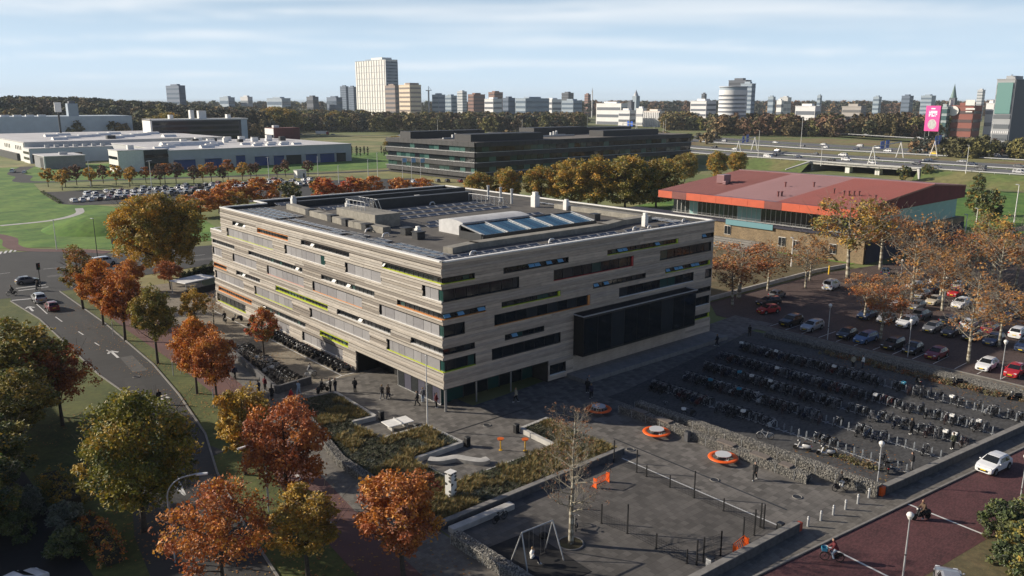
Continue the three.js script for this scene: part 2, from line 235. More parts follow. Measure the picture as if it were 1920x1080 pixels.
{ // repairs, drains and covers on the hard surfaces
  const r = rng(17), dark = noisy([0.042, 0.041, 0.04], 0.3, 4, { roughness: 0.85 }), pale = noisy([0.085, 0.083, 0.08], 0.3, 4, { roughness: 0.85 });
  const pt = (x, z, w, d, a) => { const s = Math.sin(a), c = Math.cos(a), q = (u, v) => [x + u * c - v * s + (r() - 0.5) * 0.3, z + u * s + v * c]; return sheet([q(-w, -d), q(w, -d), q(w, d), q(-w, d)], 0.006); };
  struct('road_patch', [[-22, -60, 1.1, 5, 0.05], [-23.4, -33, 0.9, 3.4, 0.1], [-24.6, -9, 1.2, 3, -0.25], [-28, 8, 1.3, 4, -0.15], [-20.6, -72, 0.7, 8, 0], [-31, 16, 1, 3, -0.1]].map((p) => pt(...p)), dark, 'darker tar repairs on the side road');
  struct('road_patch', [[-21, -42, 0.8, 4, 0.08], [-26.5, -1, 0.9, 3, -0.3], [-40, -116, 6, 1.4, 0.05], [-10, -112, 7, 1, 0], [14, -110, 5, 1.2, 0.05]].map((p) => pt(...p)), pale, 'paler worn patches on the grey roads');
  const cov = (x, z, l) => { const o = thing('manhole_cover', l, 'manhole cover', [x, 0.02, z]); part('cover', [C(0.36, 0.36, 0.02, 0, 0, 0, 18)], M.darkMetal, o); part('rim', [place(new THREE.TorusGeometry(0.4, 0.05, 4, 20), 0, 0.01, 0, 0, Math.PI / 2)], M.kerb, o); };
  [[8.6, 20, 'manhole cover left of the middle ring table'], [9.4, 29.6, 'manhole cover on the paving before the last ring table'], [-1.4, -9.4, 'manhole cover before the walking pair at the glass base'], [1.6, 5.6, 'manhole cover at the edge of the school shadow'], [12.2, 36.4, 'manhole cover in front of the bollards'], [-22.4, -36, 'manhole cover on the side road'], [-5, -38, 'manhole cover on the pale forecourt']].forEach((c) => cov(...c));
  struct('drain', [B(0.16, 0.02, 20, 9.4, 0.008, 27), B(14, 0.02, 0.16, 2, 0.008, 4.6)], M.darkMetal, 'thin metal drain lines in the paving of the square');
}
// ---------------------------------------------------------------- the school: board clad block on a square plan, x 0..49, z 0..-62
const woodTex = (c, seed) => dataTex(256, (u, v) => { const a = fbm(u * 6, v * 90, 6, 3, seed), b = fbm(u * 3, v * 3, 3, 4, seed + 4), g = hash2(Math.floor(u * 9), Math.floor(v * 30), seed); const k = 0.7 + 0.42 * a + 0.25 * (b - 0.5) + 0.1 * (g - 0.5); return [c[0] * k, c[1] * k, c[2] * k]; }, 5);
const woodMats = [[0.44, 0.40, 0.345], [0.35, 0.312, 0.265], [0.52, 0.475, 0.415], [0.23, 0.203, 0.175], [0.41, 0.378, 0.333]].map((c, i) => std({ map: woodTex(c, 100 + i * 9), roughness: 0.85 }));
const woodShadeSide = [[0.47, 0.385, 0.31], [0.38, 0.315, 0.255], [0.55, 0.45, 0.36], [0.43, 0.365, 0.31]].map((c, i) => std({ map: woodTex(c, 160 + i * 9), roughness: 0.85 }));  // warmer copy of the wood for the front, offsets its blue shade
const school = thing('school_building', 'large timber clad school with strip windows and a solar panel roof', 'school', [0, 0, 0]);
{
  const S = school, rr = rng(77), ROW = 0.3358, TOP = 17.35, F = 2.95;
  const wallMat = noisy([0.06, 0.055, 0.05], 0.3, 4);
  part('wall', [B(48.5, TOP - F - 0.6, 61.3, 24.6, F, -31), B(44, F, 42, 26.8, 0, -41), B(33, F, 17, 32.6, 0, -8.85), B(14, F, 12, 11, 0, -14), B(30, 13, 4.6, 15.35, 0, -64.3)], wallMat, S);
  const gravel = dataTex(256, (u, v) => { const a = fbm(u * 5, v * 5, 5, 4, 8), b = hash2(u * 256, v * 256, 3), k = 0.6 + 0.5 * a + 0.4 * (b - 0.5); return [0.115 * k, 0.106 * k, 0.095 * k]; }, 6);
  part('roof', [B(48.4, 0.14, 61.3, 24.6, TOP - 0.6, -31), B(29.8, 0.1, 4.4, 15.35, 13, -64.4)], std({ map: gravel, roughness: 0.95 }), S);
  part('coping', [B(0.5, 0.16, 62.2, 0.2, TOP, -31), B(49.4, 0.16, 0.5, 24.65, TOP, -0.15), B(0.5, 0.16, 67, 49.1, TOP, -33.4), B(41.2, 0.16, 0.5, 28.5, TOP, -66.7), B(0.5, 0.16, 4.6, 8, TOP, -64.3), B(8, 0.16, 0.5, 4.1, TOP, -61.95), B(0.5, 0.14, 4.8, 0.2, 13.3, -64.5), B(8, 0.14, 0.5, 4.1, 13.3, -66.7)], M.white, S);
  part('parapet_wall', [B(0.22, 0.7, 61.5, 0.36, TOP - 0.71, -31), B(48, 0.7, 0.22, 24.6, TOP - 0.71, -0.36), B(0.22, 4.6, 66, 48.9, TOP - 4.61, -33.4), B(40.6, 4.6, 0.22, 28.6, TOP - 4.61, -66.5), B(0.22, 4, 4.4, 8.2, TOP - 4.01, -64.3), B(8, 0.7, 0.2, 4.2, TOP - 0.71, -61.7)], M.darkMetal, S);
  // openings: [kind, from, to, top row, rows, colour of the reveals, options]
  const L = [ // along the sunlit side, metres from the near corner
    ['strip', 51.9, 57, 5], ['strip', 37.1, 47.6, 5, M.orangePanel, 'deep'], ['strip', 19.8, 33.1, 5], ['strip', 0, 12, 5, M.lime, 'corner'],
    ['screen', 42.4, 59.6, 9, M.lime], ['screen', 26.4, 38.4, 9, null, 'open'], ['screen', 12.4, 21, 9], ['screen', 0, 3.7, 9, null, 'corner'],
    ['strip', 57.1, 66.4, 17], ['strip', 33.3, 51.6, 17], ['strip', 14.2, 27.8, 17], ['strip', 0, 9.1, 17, M.orangePanel, 'corner'],
    ['screen', 62.6, 66.6, 21], ['screen', 48.8, 58, 21], ['screen', 33, 45, 21, M.pinkPanel], ['screen', 17.2, 30.4, 21, M.orangePanel], ['screen', 0, 13.1, 21, null, 'corner'],
    ['strip', 60.9, 66.6, 29, M.orangePanel, 'deep'], ['strip', 47.8, 56.9, 29], ['strip', 26.2, 42.3, 29, M.lime, 'deep'], ['strip', 10.6, 23.7, 29], ['strip', 0, 6.3, 29, null, 'corner'],
    ['screen', 54.3, 66.2, 33], ['screen', 37, 50.1, 33, M.lime], ['screen', 15.6, 31.6, 33], ['screen', 0, 11.6, 33, M.lime, 'corner'],
    ['strip', 51.7, 65.4, 41, M.orangePanel, 'deep'], ['strip', 33.3, 47.6, 41], ['strip', 21.2, 29, 41, M.lime, 'deep'],
    ['glass', 54.2, 66.2, 45, M.lime], ['screen', 38.5, 43.2, 45], ['screen', 22.7, 34.4, 45]];
  const R = [ // along the shaded front
    ['strip', 0, 4.5, 5, M.lime, 'corner'], ['strip', 8.7, 19.2, 5, null, 'tilt'], ['strip', 26.2, 40.8, 5, M.lime, 'tilt'], ['strip', 46.2, 49.1, 5, null, 'tilt'],
    ['glass', 0, 11.1, 9, null, 'corner'], ['glass', 16.7, 31.4, 9, M.redPanel], ['glass', 36.9, 48.6, 9],
    ['strip', 0, 6, 17, M.orangePanel, 'corner tilt'], ['strip', 8.4, 17.9, 17, M.lime, 'tilt'], ['strip', 23.7, 34, 17, null, 'tilt'], ['strip', 38.2, 48.6, 17, M.lime, 'tilt'],
    ['glass', 0, 3, 21, null, 'corner'], ['glass', 7.3, 23.2, 21, M.orangePanel], ['glass', 28.7, 44.7, 21, M.white], ['glass', 47.5, 49, 21],
    ['strip', 0, 4.4, 29, null, 'corner'], ['strip', 8.9, 15.2, 29, null, 'tilt'], ['strip', 45.4, 49, 29],
    ['glass', 0, 4.5, 33, M.lime, 'corner'], ['glass', 6.9, 18, 33], ['glass', 43.8, 48.8, 33, M.white],
    ['strip', 45.2, 49.1, 41, M.lime], ['glass', 16.2, 19, 45, M.white]];
  const rowsOf = (w) => w[0] === 'strip' ? 2 : 4;
  const yTop = (r) => TOP - r * ROW;
  const openSkyTint = new THREE.MeshPhysicalMaterial({ color: rgb(0.16, 0.34, 0.5), roughness: 0.15 });  // sky reflection put into the base colour of the open panes
  const dark = std({ color: rgb(0.02, 0.02, 0.022), roughness: 0.5 });
  const screenMats = [[0.25, 0.245, 0.25], [0.215, 0.21, 0.218], [0.28, 0.275, 0.28]].map((c, i) => noisy(c, 0.1, 3, { roughness: 0.75 }, 128, 8, 210 + i));
  const paneMats = [M.glass, new THREE.MeshPhysicalMaterial({ color: rgb(0.03, 0.035, 0.04), roughness: 0.1 }), M.glassTeal];
  const build = (list, side, mats, name, rows, floorRow) => {
    // to(u, y, d): u along the wall, d outwards; boxes are laid along the wall
    const bar = (u0, u1, y0, y1, d0, d1) => side === 'L' ? B(d1 - d0, y1 - y0, u1 - u0, -(d0 + d1) / 2, y0, -(u0 + u1) / 2) : B(u1 - u0, y1 - y0, d1 - d0, (u0 + u1) / 2, y0, (d0 + d1) / 2);
    for (const w of list) {
      const [kind, a0, b, r, colour, opt = ''] = w, n = rowsOf(w), y1 = yTop(r), y0 = yTop(r + n), corner = opt.includes('corner'), a = corner ? 0.02 : a0, t = 0.05, back = -0.33;
      const rev = [bar(a, b, y0 - 0.02, y0 + t, back, 0.07), bar(a, b, y1 - t, y1, back, 0.03), bar(b - t, b, y0 + t, y1 - t, back, 0.03)];
      if (!corner) rev.push(bar(a, a + t, y0 + t, y1 - t, back, 0.03));
      const deep = opt === 'deep' || (side === 'R' && colour);
      const flat = side === 'R' && colour && colour !== M.white, win = part('window', opt === 'deep' ? rev : rev.slice(1), opt === 'deep' ? colour : dark, S);
      if (opt === 'deep') part('sill', [bar(a + 0.02, b - 0.02, y0 - 0.05, y0 + 0.01, back, 0.12)], colour, win);
      else part('sill', [bar(a, b, y0 - 0.02, y0 + (flat ? 0.03 : t), back, corner ? 0.1 : 0.06)], colour || (side === 'R' ? dark : M.white), win);
      if (flat && !corner) part('end_reveal', [bar(b - 0.32, b - t, y0 + t, y1 - t, back, 0.02)], colour, win);
      const step = kind === 'strip' ? 0.95 : kind === 'screen' ? 2.05 : 1.7;
      let u = a + t; let k = 0;
      const glassD = kind === 'screen' ? -0.06 : -0.2;
      if (kind === 'screen') { part('pane', [bar(b - 0.4, b - t, y0 + t, y1 - t, -0.22, -0.18)], M.glass, win); if (corner) { part('pane', [bar(a, a + 0.7, y0 + t, y1 - t, -0.16, -0.1)], M.glassTeal, win); u = a + 0.72; } }
      const end = kind === 'screen' ? b - 0.42 : b - t;
      while (u < end - 0.2) {
        let du = Math.min(step * (kind === 'screen' ? 0.6 + 0.7 * rr() : 1), end - u); if (end - u - du < 0.3) du = end - u;
        const m = kind === 'screen' ? (opt === 'open' && k === 0 ? M.glassTeal : screenMats[Math.floor(rr() * 3)]) : paneMats[rr() < 0.8 ? 0 : rr() < 0.6 ? 1 : 2];
        const tilt = kind === 'strip' && (opt.includes('tilt') ? rr() < 0.33 : !deep && rr() < 0.07);
        const g = bar(u + 0.03, u + du - 0.03, y0 + t, y1 - t, glassD - 0.025, glassD + 0.025);
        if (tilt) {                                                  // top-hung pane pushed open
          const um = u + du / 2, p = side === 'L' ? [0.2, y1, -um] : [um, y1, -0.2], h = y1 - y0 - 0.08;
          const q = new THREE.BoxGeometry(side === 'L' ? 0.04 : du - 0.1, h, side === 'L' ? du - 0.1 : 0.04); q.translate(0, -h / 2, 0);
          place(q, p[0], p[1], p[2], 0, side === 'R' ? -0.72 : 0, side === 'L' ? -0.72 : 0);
          part('open_pane', [q], side === 'L' ? M.white : openSkyTint, win);
        } else part(kind === 'screen' ? 'screen' : 'pane', [g], m, win);
        u += du; k++;
      }
      if (kind !== 'screen') { const mm = []; for (let q = a + t + step; q < end - 0.3; q += step) mm.push(bar(q - 0.025, q + 0.025, y0 + t, y1 - t, -0.24, -0.13)); for (const q of mm) part('mullion', [q], dark, win); }
    }
    for (let r = 0; r < rows; r++) {                                 // boards, cut where a window or doorway stands
      const y1 = yTop(r), y0 = yTop(r + 1), cuts = list.filter((w) => r >= w[3] && r < w[3] + rowsOf(w)).map((w) => [w[1], w[2]]);
      const uMax = side === 'L' ? (r < 12 ? 62 : 66.8) : 49.15;
      if (y0 < F - 0.05) cuts.push(side === 'L' ? [0, 19.3] : [0, 16]);
      if (side === 'R' && r >= 27) cuts.push([20.3, 43.4]);
      cuts.sort((p, q) => p[0] - q[0]);
      let u = 0; const runs = [];
      for (const [a, b] of cuts) { if (a > u + 0.12) runs.push([u, a]); u = Math.max(u, b); }
      if (u < uMax - 0.12) runs.push([u, uMax]);
      const pieces = []; for (const [a, b] of runs) { const L0 = b - a, n = Math.max(1, Math.round(L0 / 15)), sh = n > 1 ? (rr() - 0.5) * 4 : 0; for (let k = 0; k < n; k++) pieces.push([k ? a + L0 * k / n + sh : a, k === n - 1 ? b : a + L0 * (k + 1) / n + sh]); }
      for (const [a, b] of pieces) {
        const pr = side === 'L' ? [0.0, 0.08, 0.15, 0.03, 0.1][(r * 3 + (r >> 2)) % 5] + rr() * 0.02 : 0.01 + rr() * 0.025;
        const gap = side === 'L' ? 0.05 + (r % 3 === 1 ? 0.06 : 0) : 0.022;
        part(name, [bar(a + (a > 0 ? 0.004 : 0), b - 0.004, y0 + gap, y1, -0.1, pr)], mats[side === 'L' ? [1, 0, 2, 3, 4][(r * 3 + (r >> 2) + (rr() < 0.22 ? 1 : 0)) % 5] : (r * 5 + Math.floor(rr() * 2.2)) % mats.length], S);
      }
    }
  };
  build(L, 'L', woodMats, 'cladding_board', 51, 0);
  build(R, 'R', woodShadeSide, 'front_board', 51, 0);
  // soffits and recessed ground floor by the corner
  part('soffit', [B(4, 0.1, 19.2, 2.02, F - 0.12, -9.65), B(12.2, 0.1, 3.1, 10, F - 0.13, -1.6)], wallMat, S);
  const gb = part('glass_base', [B(0.08, F - 0.15, 0.12, 1.3, 0, -11.5), B(0.1, F - 0.15, 0.12, 1.34, 0, -2.6), B(0.12, 0.12, 9.2, 1.32, 0, -7.1)], M.steel, S);
  for (let i = 0; i < 6; i++) part('pane', [B(0.05, F - 0.3, 1.4, 1.3, 0.12, -3.4 - i * 1.48)], i % 2 ? M.glass : std({ color: rgb(0.07, 0.07, 0.1), roughness: 0.2 }), gb);
  part('pane', [B(1.6, F - 0.3, 0.05, 2.1, 0.12, -2.62)], M.glassTeal, gb);
  const en = part('entrance_front', Array.from({ length: 8 }, (_, i) => B(0.1, F - 0.15, 0.1, 3 + i * 1.85, 0, -2.9)), M.darkMetal, S);
  for (let i = 0; i < 7; i++) part('pane', [B(1.7, F - 0.3, 0.05, 3.93 + i * 1.85, 0.1, -2.92)], i % 3 ? M.glass : M.glassTeal, en);
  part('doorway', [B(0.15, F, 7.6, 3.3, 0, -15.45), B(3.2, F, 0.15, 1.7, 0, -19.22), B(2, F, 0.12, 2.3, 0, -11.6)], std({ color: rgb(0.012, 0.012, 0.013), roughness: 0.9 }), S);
  part('column', [C(0.16, 0.16, F - 0.1, 0.6, 0, -0.6, 14), C(0.1, 0.1, F - 0.1, 5.2, 0, -0.8, 12), C(0.1, 0.1, F - 0.1, 10.5, 0, -0.8, 12)], M.steel, S);
  part('plinth', [B(0.2, 0.28, 47, -0.02, 0, -43)], M.kerb, S);
  // dark glazed box standing out of the front
  const bay = part('glazed_bay', [B(23, 5.2, 1.6, 31.8, 2.9, 0.9)], std({ color: rgb(0.014, 0.014, 0.015), roughness: 0.35 }), S);
  part('bay_coping', [B(23.3, 0.12, 0.18, 31.8, 8.1, 1.75), B(0.18, 0.12, 1.7, 20.25, 8.1, 0.8), B(0.18, 0.12, 1.7, 43.35, 8.1, 0.8)], M.galv, bay);
  part('bay_roof', [B(22.7, 0.06, 1.5, 31.8, 8.1, 0.85)], M.black, bay);
  for (let i = 0; i < 9; i++) part('pane', [B(2.42, 4.6, 0.04, 21.7 + i * 2.53, 3.2, 1.72)], i % 4 === 2 ? paneMats[1] : M.glass, bay);
  part('low_wall', [B(30.2, 2.6, 0.3, 34.3, 0, -0.15)], woodShadeSide[0], S); part('terrace', [B(30, 0.55, 3.4, 34.2, 0, 1.7)], M.kerb, S);
  // roof: solar panels in rows along the edges, upstands, skylight, vaulted plant room, flues
  const pm = [[0.018, 0.024, 0.04], [0.022, 0.026, 0.036]].map((c) => new THREE.MeshPhysicalMaterial({ color: rgb(...c), roughness: 0.18, ior: 1.5 }));
  const panelRim = std({ color: rgb(0.2, 0.21, 0.23), roughness: 0.5 }), pg = RB(1.62, 0.04, 1.0, 0.015), rimG = boxUV(merge([B(1.74, 0.05, 0.11, 0, 0.01, 0.51), B(1.74, 0.05, 0.11, 0, 0.01, -0.51), B(0.1, 0.05, 1.04, 0.82, 0.011, 0), B(0.1, 0.05, 1.04, -0.82, 0.011, 0), B(0.05, 0.2, 0.9, 0.5, -0.2, 0), B(0.05, 0.2, 0.9, -0.5, -0.2, 0)]));
  const solar = (x, z, ry, m) => { const p = part('solar_panel', pg, m || pm[rr() < 0.7 ? 0 : 1], S); p.position.set(x, 17.02, z); p.rotation.set(0.2 * (ry ? 0 : 1), ry, 0.0); if (ry) p.rotation.set(0, ry, 0); const f = part('frame', rimG, panelRim, p); f.position.y = 0.006; };
  for (let i = 0; i < 26; i++) for (let j = 0; j < 2; j++) { if ((i === 9 || i === 17) && j === 1) continue; const x = 2.2 + i * 1.78; if (x > 47 || (x > 36.5 && x < 41)) continue; solar(x, -1.8 - j * 1.35, 0); }
  for (let i = 0; i < 15; i++) for (let j = 0; j < 3; j++) { if (rr() < 0.12) continue; solar(1.5 + j * 1.35, -4.6 - i * 1.78 + 0.4 * j, Math.PI / 2); }
  const grey = new THREE.MeshPhysicalMaterial({ color: rgb(0.16, 0.165, 0.18), roughness: 0.25 });
  for (let i = 0; i < 9; i++) for (let j = 0; j < 2; j++) solar(2 + j * 1.9, -29.2 - i * 1.75, Math.PI / 2, grey);
  for (let i = 0; i < 8; i++) for (let j = 0; j < 4; j++) solar(1.9 + j * 1.45, -46.6 - i * 1.78, Math.PI / 2);
  for (let i = 0; i < 4; i++) for (let j = 0; j < 2; j++) solar(45.4 + j * 1.4, -3.4 - i * 1.8, Math.PI / 2);
  for (let i = 0; i < 14; i++) for (let j = 0; j < 2; j++) solar(11 + i * 1.8, -62.9 + j * 1.4, 0);
  for (let i = 0; i < 15; i++) for (let j = 0; j < 2; j++) solar(14 + i * 1.8, -52.6 + j * 1.5, 0); for (let i = 0; i < 12; i++) solar(16 + i * 1.85, -24.4, 0); for (let i = 0; i < 10; i++) solar(18 + i * 1.85, -27.2, 0); for (let i = 0; i < 12; i++) solar(46.4, -14 - i * 1.85, Math.PI / 2);
  for (let i = 0; i < 12; i++) for (let j = 0; j < 3; j++) solar(17.5 + i * 1.82, -34 - j * 4, 0);
  const up = (pts, w, h) => { const o = []; for (let i = 1; i < pts.length; i++) { const [a, b] = [pts[i - 1], pts[i]], l = Math.hypot(b[0] - a[0], b[1] - a[1]); o.push(B(l + w * 0.4, h, w, (a[0] + b[0]) / 2, 16.88, (a[1] + b[1]) / 2, -Math.atan2(b[1] - a[1], b[0] - a[0]))); } return o; };
  const upMat = noisy([0.25, 0.235, 0.2], 0.3, 3);
  part('roof_upstand', up([[5.7, -6.3], [10, -7.2], [33, -7.2], [38, -8.6], [44.2, -8.7], [44.4, -28]], 1.5, 0.75), upMat, S);
  part('roof_upstand', up([[8, -24], [7.6, -31], [8.4, -43], [9.6, -56]], 1.3, 0.9), upMat, S);
  part('roof_upstand', [B(4.2, 1.9, 11, 11.2, 16.88, -34), B(1.6, 1.2, 4, 14.6, 16.88, -37)], upMat, S);
  part('roof_upstand', up([[12, -58], [47, -58]], 1.2, 1.0), M.darkMetal, S); part('roof_upstand', up([[20, -47], [40, -47]], 1.4, 1.6), M.darkMetal, S);
  for (const [x, z] of [[7.2, -27.5], [7.4, -33.4], [7.9, -38.6], [8.6, -47], [9.4, -21], [8.6, -17], [38.5, -14]]) part('vent_hood', [B(1.2, 0.9, 1.2, x, 16.9, z), B(1.4, 0.12, 1.4, x, 17.8, z)], M.darkMetal, S);
  const skyPane = new THREE.MeshPhysicalMaterial({ color: rgb(0.05, 0.135, 0.21), roughness: 0.18 }), sky = part('skylight', [B(20.8, 0.8, 0.3, 23.5, 16.88, -9.4), B(20.8, 1.62, 0.3, 23.5, 16.88, -14.1), B(0.3, 1.05, 4.6, 13.2, 16.88, -11.8), B(0.3, 1.05, 4.6, 33.8, 16.88, -11.8), ...Array.from({ length: 6 }, (_, i) => place(new THREE.BoxGeometry(0.2, 0.14, 4.8), 13.4 + i * 4.04, 18.14, -11.75, 0, 0.165)), place(new THREE.BoxGeometry(20.6, 0.14, 0.2), 23.5, 17.75, -9.4), place(new THREE.BoxGeometry(20.6, 0.14, 0.2), 23.5, 18.56, -14.1)], M.darkMetal, S); for (let i = 0; i < 6; i++) part('glazing_bar', [place(new THREE.BoxGeometry(0.26, 0.1, 4.8), 13.4 + i * 4.04, 18.25, -11.75, 0, 0.165)], M.galv, sky);
  for (let i = 0; i < 5; i++) for (let j = 0; j < 3; j++) part('pane', [place(new THREE.BoxGeometry(1.26, 0.05, 4.7), 14.15 + i * 4.04 + j * 1.3 - 0.02, 18.13, -11.75, 0, 0.165)], j % 2 ? M.glassBlue : skyPane, sky);
  { // vaulted plant room
    const sh = new THREE.Shape(); sh.moveTo(0, 0); sh.lineTo(0, 1.75); sh.quadraticCurveTo(2.6, 2.35, 5.4, 1.6); sh.lineTo(5.4, 0); sh.closePath();
    const g = new THREE.ExtrudeGeometry(sh, { depth: 12, bevelEnabled: false }); g.rotateY(Math.PI / 2); g.translate(14.5, 16.88, -15.3);
    const v = part('plant_room', [g], noisy([0.5, 0.5, 0.5], 0.2, 5, { roughness: 0.6 }), S);
    for (const [x, w] of [[20.4, 0.9], [22.1, 1.9], [25.2, 1]]) part('louvre', [B(w, 0.8, 0.06, x, 17.5, -15.28)], M.black, v);
  }
  const flue = (x, z, h = 1.5, w = 0.75) => part('flue', [RB(w, h, w, 0.05, x, 16.9, z), RB(w * 0.7, h * 0.28, w * 0.7, 0.04, x, 16.9 + h, z)], M.white, S);
  flue(42.3, -31.5, 2, 1.1); flue(43.5, -25.2, 1.4, 0.8); flue(39.3, -4.9, 1.55, 0.7); flue(11.2, -58.2, 1.5, 0.8); flue(15.8, -48, 1.3, 0.7); flue(31, -50, 1, 1.4); flue(9.6, -18.6, 1.1, 0.7);
  { const rods = []; for (let i = 0; i < 6; i++) { const z = -33 - i * 1.1; rods.push(rod([10.2, 18.7, z], [10.2, 20.1, z], 0.05), rod([10.2, 20.1, z], [12.4, 20.3, z], 0.05), rod([12.4, 20.3, z], [13, 18.7, z], 0.05)); } rods.push(rod([10.2, 20.1, -33], [10.2, 20.1, -38.5], 0.04), rod([12.4, 20.3, -33], [12.4, 20.3, -38.5], 0.04), rod([10.2, 19.4, -33], [10.2, 19.4, -38.5], 0.04)); part('roof_railing', rods, M.galv, S); }
  for (const [x, z] of [[43, -45], [42.6, -41], [42.2, -37.5]]) part('roof_pipe', [C(0.22, 0.22, 2.4, x, 16.9, z, 12), C(0.3, 0.3, 0.2, x, 19.3, z, 12)], M.galv, S);
  { const rods = []; for (let i = 0; i < 9; i++) { rods.push(rod([39, 16.9, -36 - i * 1.2], [39, 18.3, -36 - i * 1.2], 0.05), rod([40.6, 16.9, -36 - i * 1.2], [39, 18.3, -36 - i * 1.2], 0.05)); } rods.push(rod([39, 18.3, -36], [39, 18.3, -45.6], 0.05)); part('roof_railing', rods, M.galv, S); }
  { const t = []; for (const [x, z] of [[6.2, -3], [19, -3.3], [34.6, -3], [46, -3.4], [5.6, -21], [6, -26], [37, -2.4], [17.5, -60.5], [30, -45]]) t.push(tube([[x, 16.92, z], [x + 0.3, 17.3, z - 0.2], [x + 1.2, 17.3, z - 0.5], [x + 1.5, 16.92, z - 0.6]], 0.11, 10, 6)); part('roof_duct', t, M.white, S); }
}
// ---------------------------------------------------------------- trees, hedges, bushes
const bark = noisy([0.055, 0.045, 0.036], 0.5, 1.2, { roughness: 0.95 });
const paleBark = std({ map: dataTex(256, (u, v) => { const a = fbm(u * 6, v * 6, 6, 4, 71), k = smooth(0.42, 0.6, a); return [lerp(0.42, 0.17, k), lerp(0.39, 0.145, k), lerp(0.31, 0.105, k)]; }, 1.5), roughness: 0.9 });
const leafMat = new THREE.MeshPhysicalMaterial({ color: 0xffffff, vertexColors: true, roughness: 0.9, side: THREE.DoubleSide, transmission: 0.3, thickness: 0 });
const PAL = {
  orange: [[0.60, 0.235, 0.03], [0.52, 0.17, 0.024], [0.64, 0.31, 0.04], [0.38, 0.13, 0.022]],
  rust: [[0.46, 0.15, 0.032], [0.38, 0.105, 0.028], [0.54, 0.21, 0.04], [0.27, 0.085, 0.026]],
  golden: [[0.475, 0.300, 0.035], [0.575, 0.325, 0.037], [0.375, 0.250, 0.037], [0.275, 0.213, 0.037]],
  olive: [[0.213, 0.194, 0.035], [0.288, 0.231, 0.037], [0.138, 0.150, 0.030], [0.375, 0.250, 0.037]],
  lime: [[0.250, 0.225, 0.027], [0.163, 0.169, 0.022], [0.338, 0.275, 0.031], [0.106, 0.125, 0.020], [0.425, 0.275, 0.031]],
  mixed: [[0.56, 0.30, 0.035], [0.30, 0.25, 0.035], [0.58, 0.34, 0.035], [0.22, 0.20, 0.03]],
  brown: [[0.34, 0.145, 0.034], [0.42, 0.19, 0.045], [0.25, 0.105, 0.03], [0.44, 0.23, 0.05]],
  red: [[0.625, 0.106, 0.037], [0.550, 0.150, 0.037], [0.450, 0.075, 0.031], [0.600, 0.213, 0.037]],
  green: [[0.069, 0.106, 0.027], [0.100, 0.131, 0.031], [0.050, 0.075, 0.022], [0.138, 0.150, 0.037]],
  grey: [[0.150, 0.175, 0.138], [0.200, 0.225, 0.175], [0.100, 0.125, 0.088], [0.125, 0.150, 0.100]],
  dull: [[0.200, 0.144, 0.069], [0.250, 0.175, 0.075], [0.150, 0.125, 0.062], [0.175, 0.163, 0.062]],
};
function leafGeo(clumps, per, size, pal, r, fill = 1) {              // clumps: [x, y, z, radius]; leaf-sized faces through each clump
  const n = clumps.length * per, pos = new Float32Array(n * 12), col = new Float32Array(n * 12), idx = new Uint32Array(n * 6), nor = new Float32Array(n * 12);
  let k = 0; const a = new THREE.Vector3(), b = new THREE.Vector3(), nn = new THREE.Vector3();
  for (const [cx, cy, cz, cr] of clumps) {
    const base = pal[Math.floor(r() * pal.length)], alt = pal[Math.floor(r() * pal.length)];
    for (let i = 0; i < per; i++, k++) {
      const th = r() * 6.283, ph = Math.acos(2 * r() - 1), q = cr * Math.pow(r(), 0.45) * fill, x = cx + q * Math.sin(ph) * Math.cos(th), y = cy + q * Math.cos(ph) * 0.8, z = cz + q * Math.sin(ph) * Math.sin(th);
      const s = size * (0.55 + 0.9 * r()); a.set(r() - 0.5, (r() - 0.5) * 0.9, r() - 0.5).normalize(); nn.set(r() - 0.5, r() * 0.9 - 0.2, r() - 0.5).normalize(); b.crossVectors(nn, a).normalize(); nn.crossVectors(a, b);
      const w = s * 0.5, h = s * 0.36, c = r() < 0.75 ? base : alt, br = 0.72 + 0.56 * r();
      const P = [[-w, 0], [0, -h], [w, 0], [0, h]];
      for (let j = 0; j < 4; j++) { const o = (k * 4 + j) * 3, lift = j % 2 ? 0 : s * 0.12; pos[o] = x + a.x * P[j][0] + b.x * P[j][1] + nn.x * lift; pos[o + 1] = y + a.y * P[j][0] + b.y * P[j][1] + nn.y * lift; pos[o + 2] = z + a.z * P[j][0] + b.z * P[j][1] + nn.z * lift; nor[o] = nn.x; nor[o + 1] = nn.y; nor[o + 2] = nn.z; col[o] = c[0] * br; col[o + 1] = c[1] * br; col[o + 2] = c[2] * br; }
      const e = k * 6, f = k * 4; idx[e] = f; idx[e + 1] = f + 1; idx[e + 2] = f + 2; idx[e + 3] = f; idx[e + 4] = f + 2; idx[e + 5] = f + 3;
    }
  }
  const g = new THREE.BufferGeometry(); g.setAttribute('position', new THREE.BufferAttribute(pos, 3)); g.setAttribute('normal', new THREE.BufferAttribute(nor, 3)); g.setAttribute('color', new THREE.BufferAttribute(col, 3)); g.setIndex(new THREE.BufferAttribute(idx, 1)); return g;
}
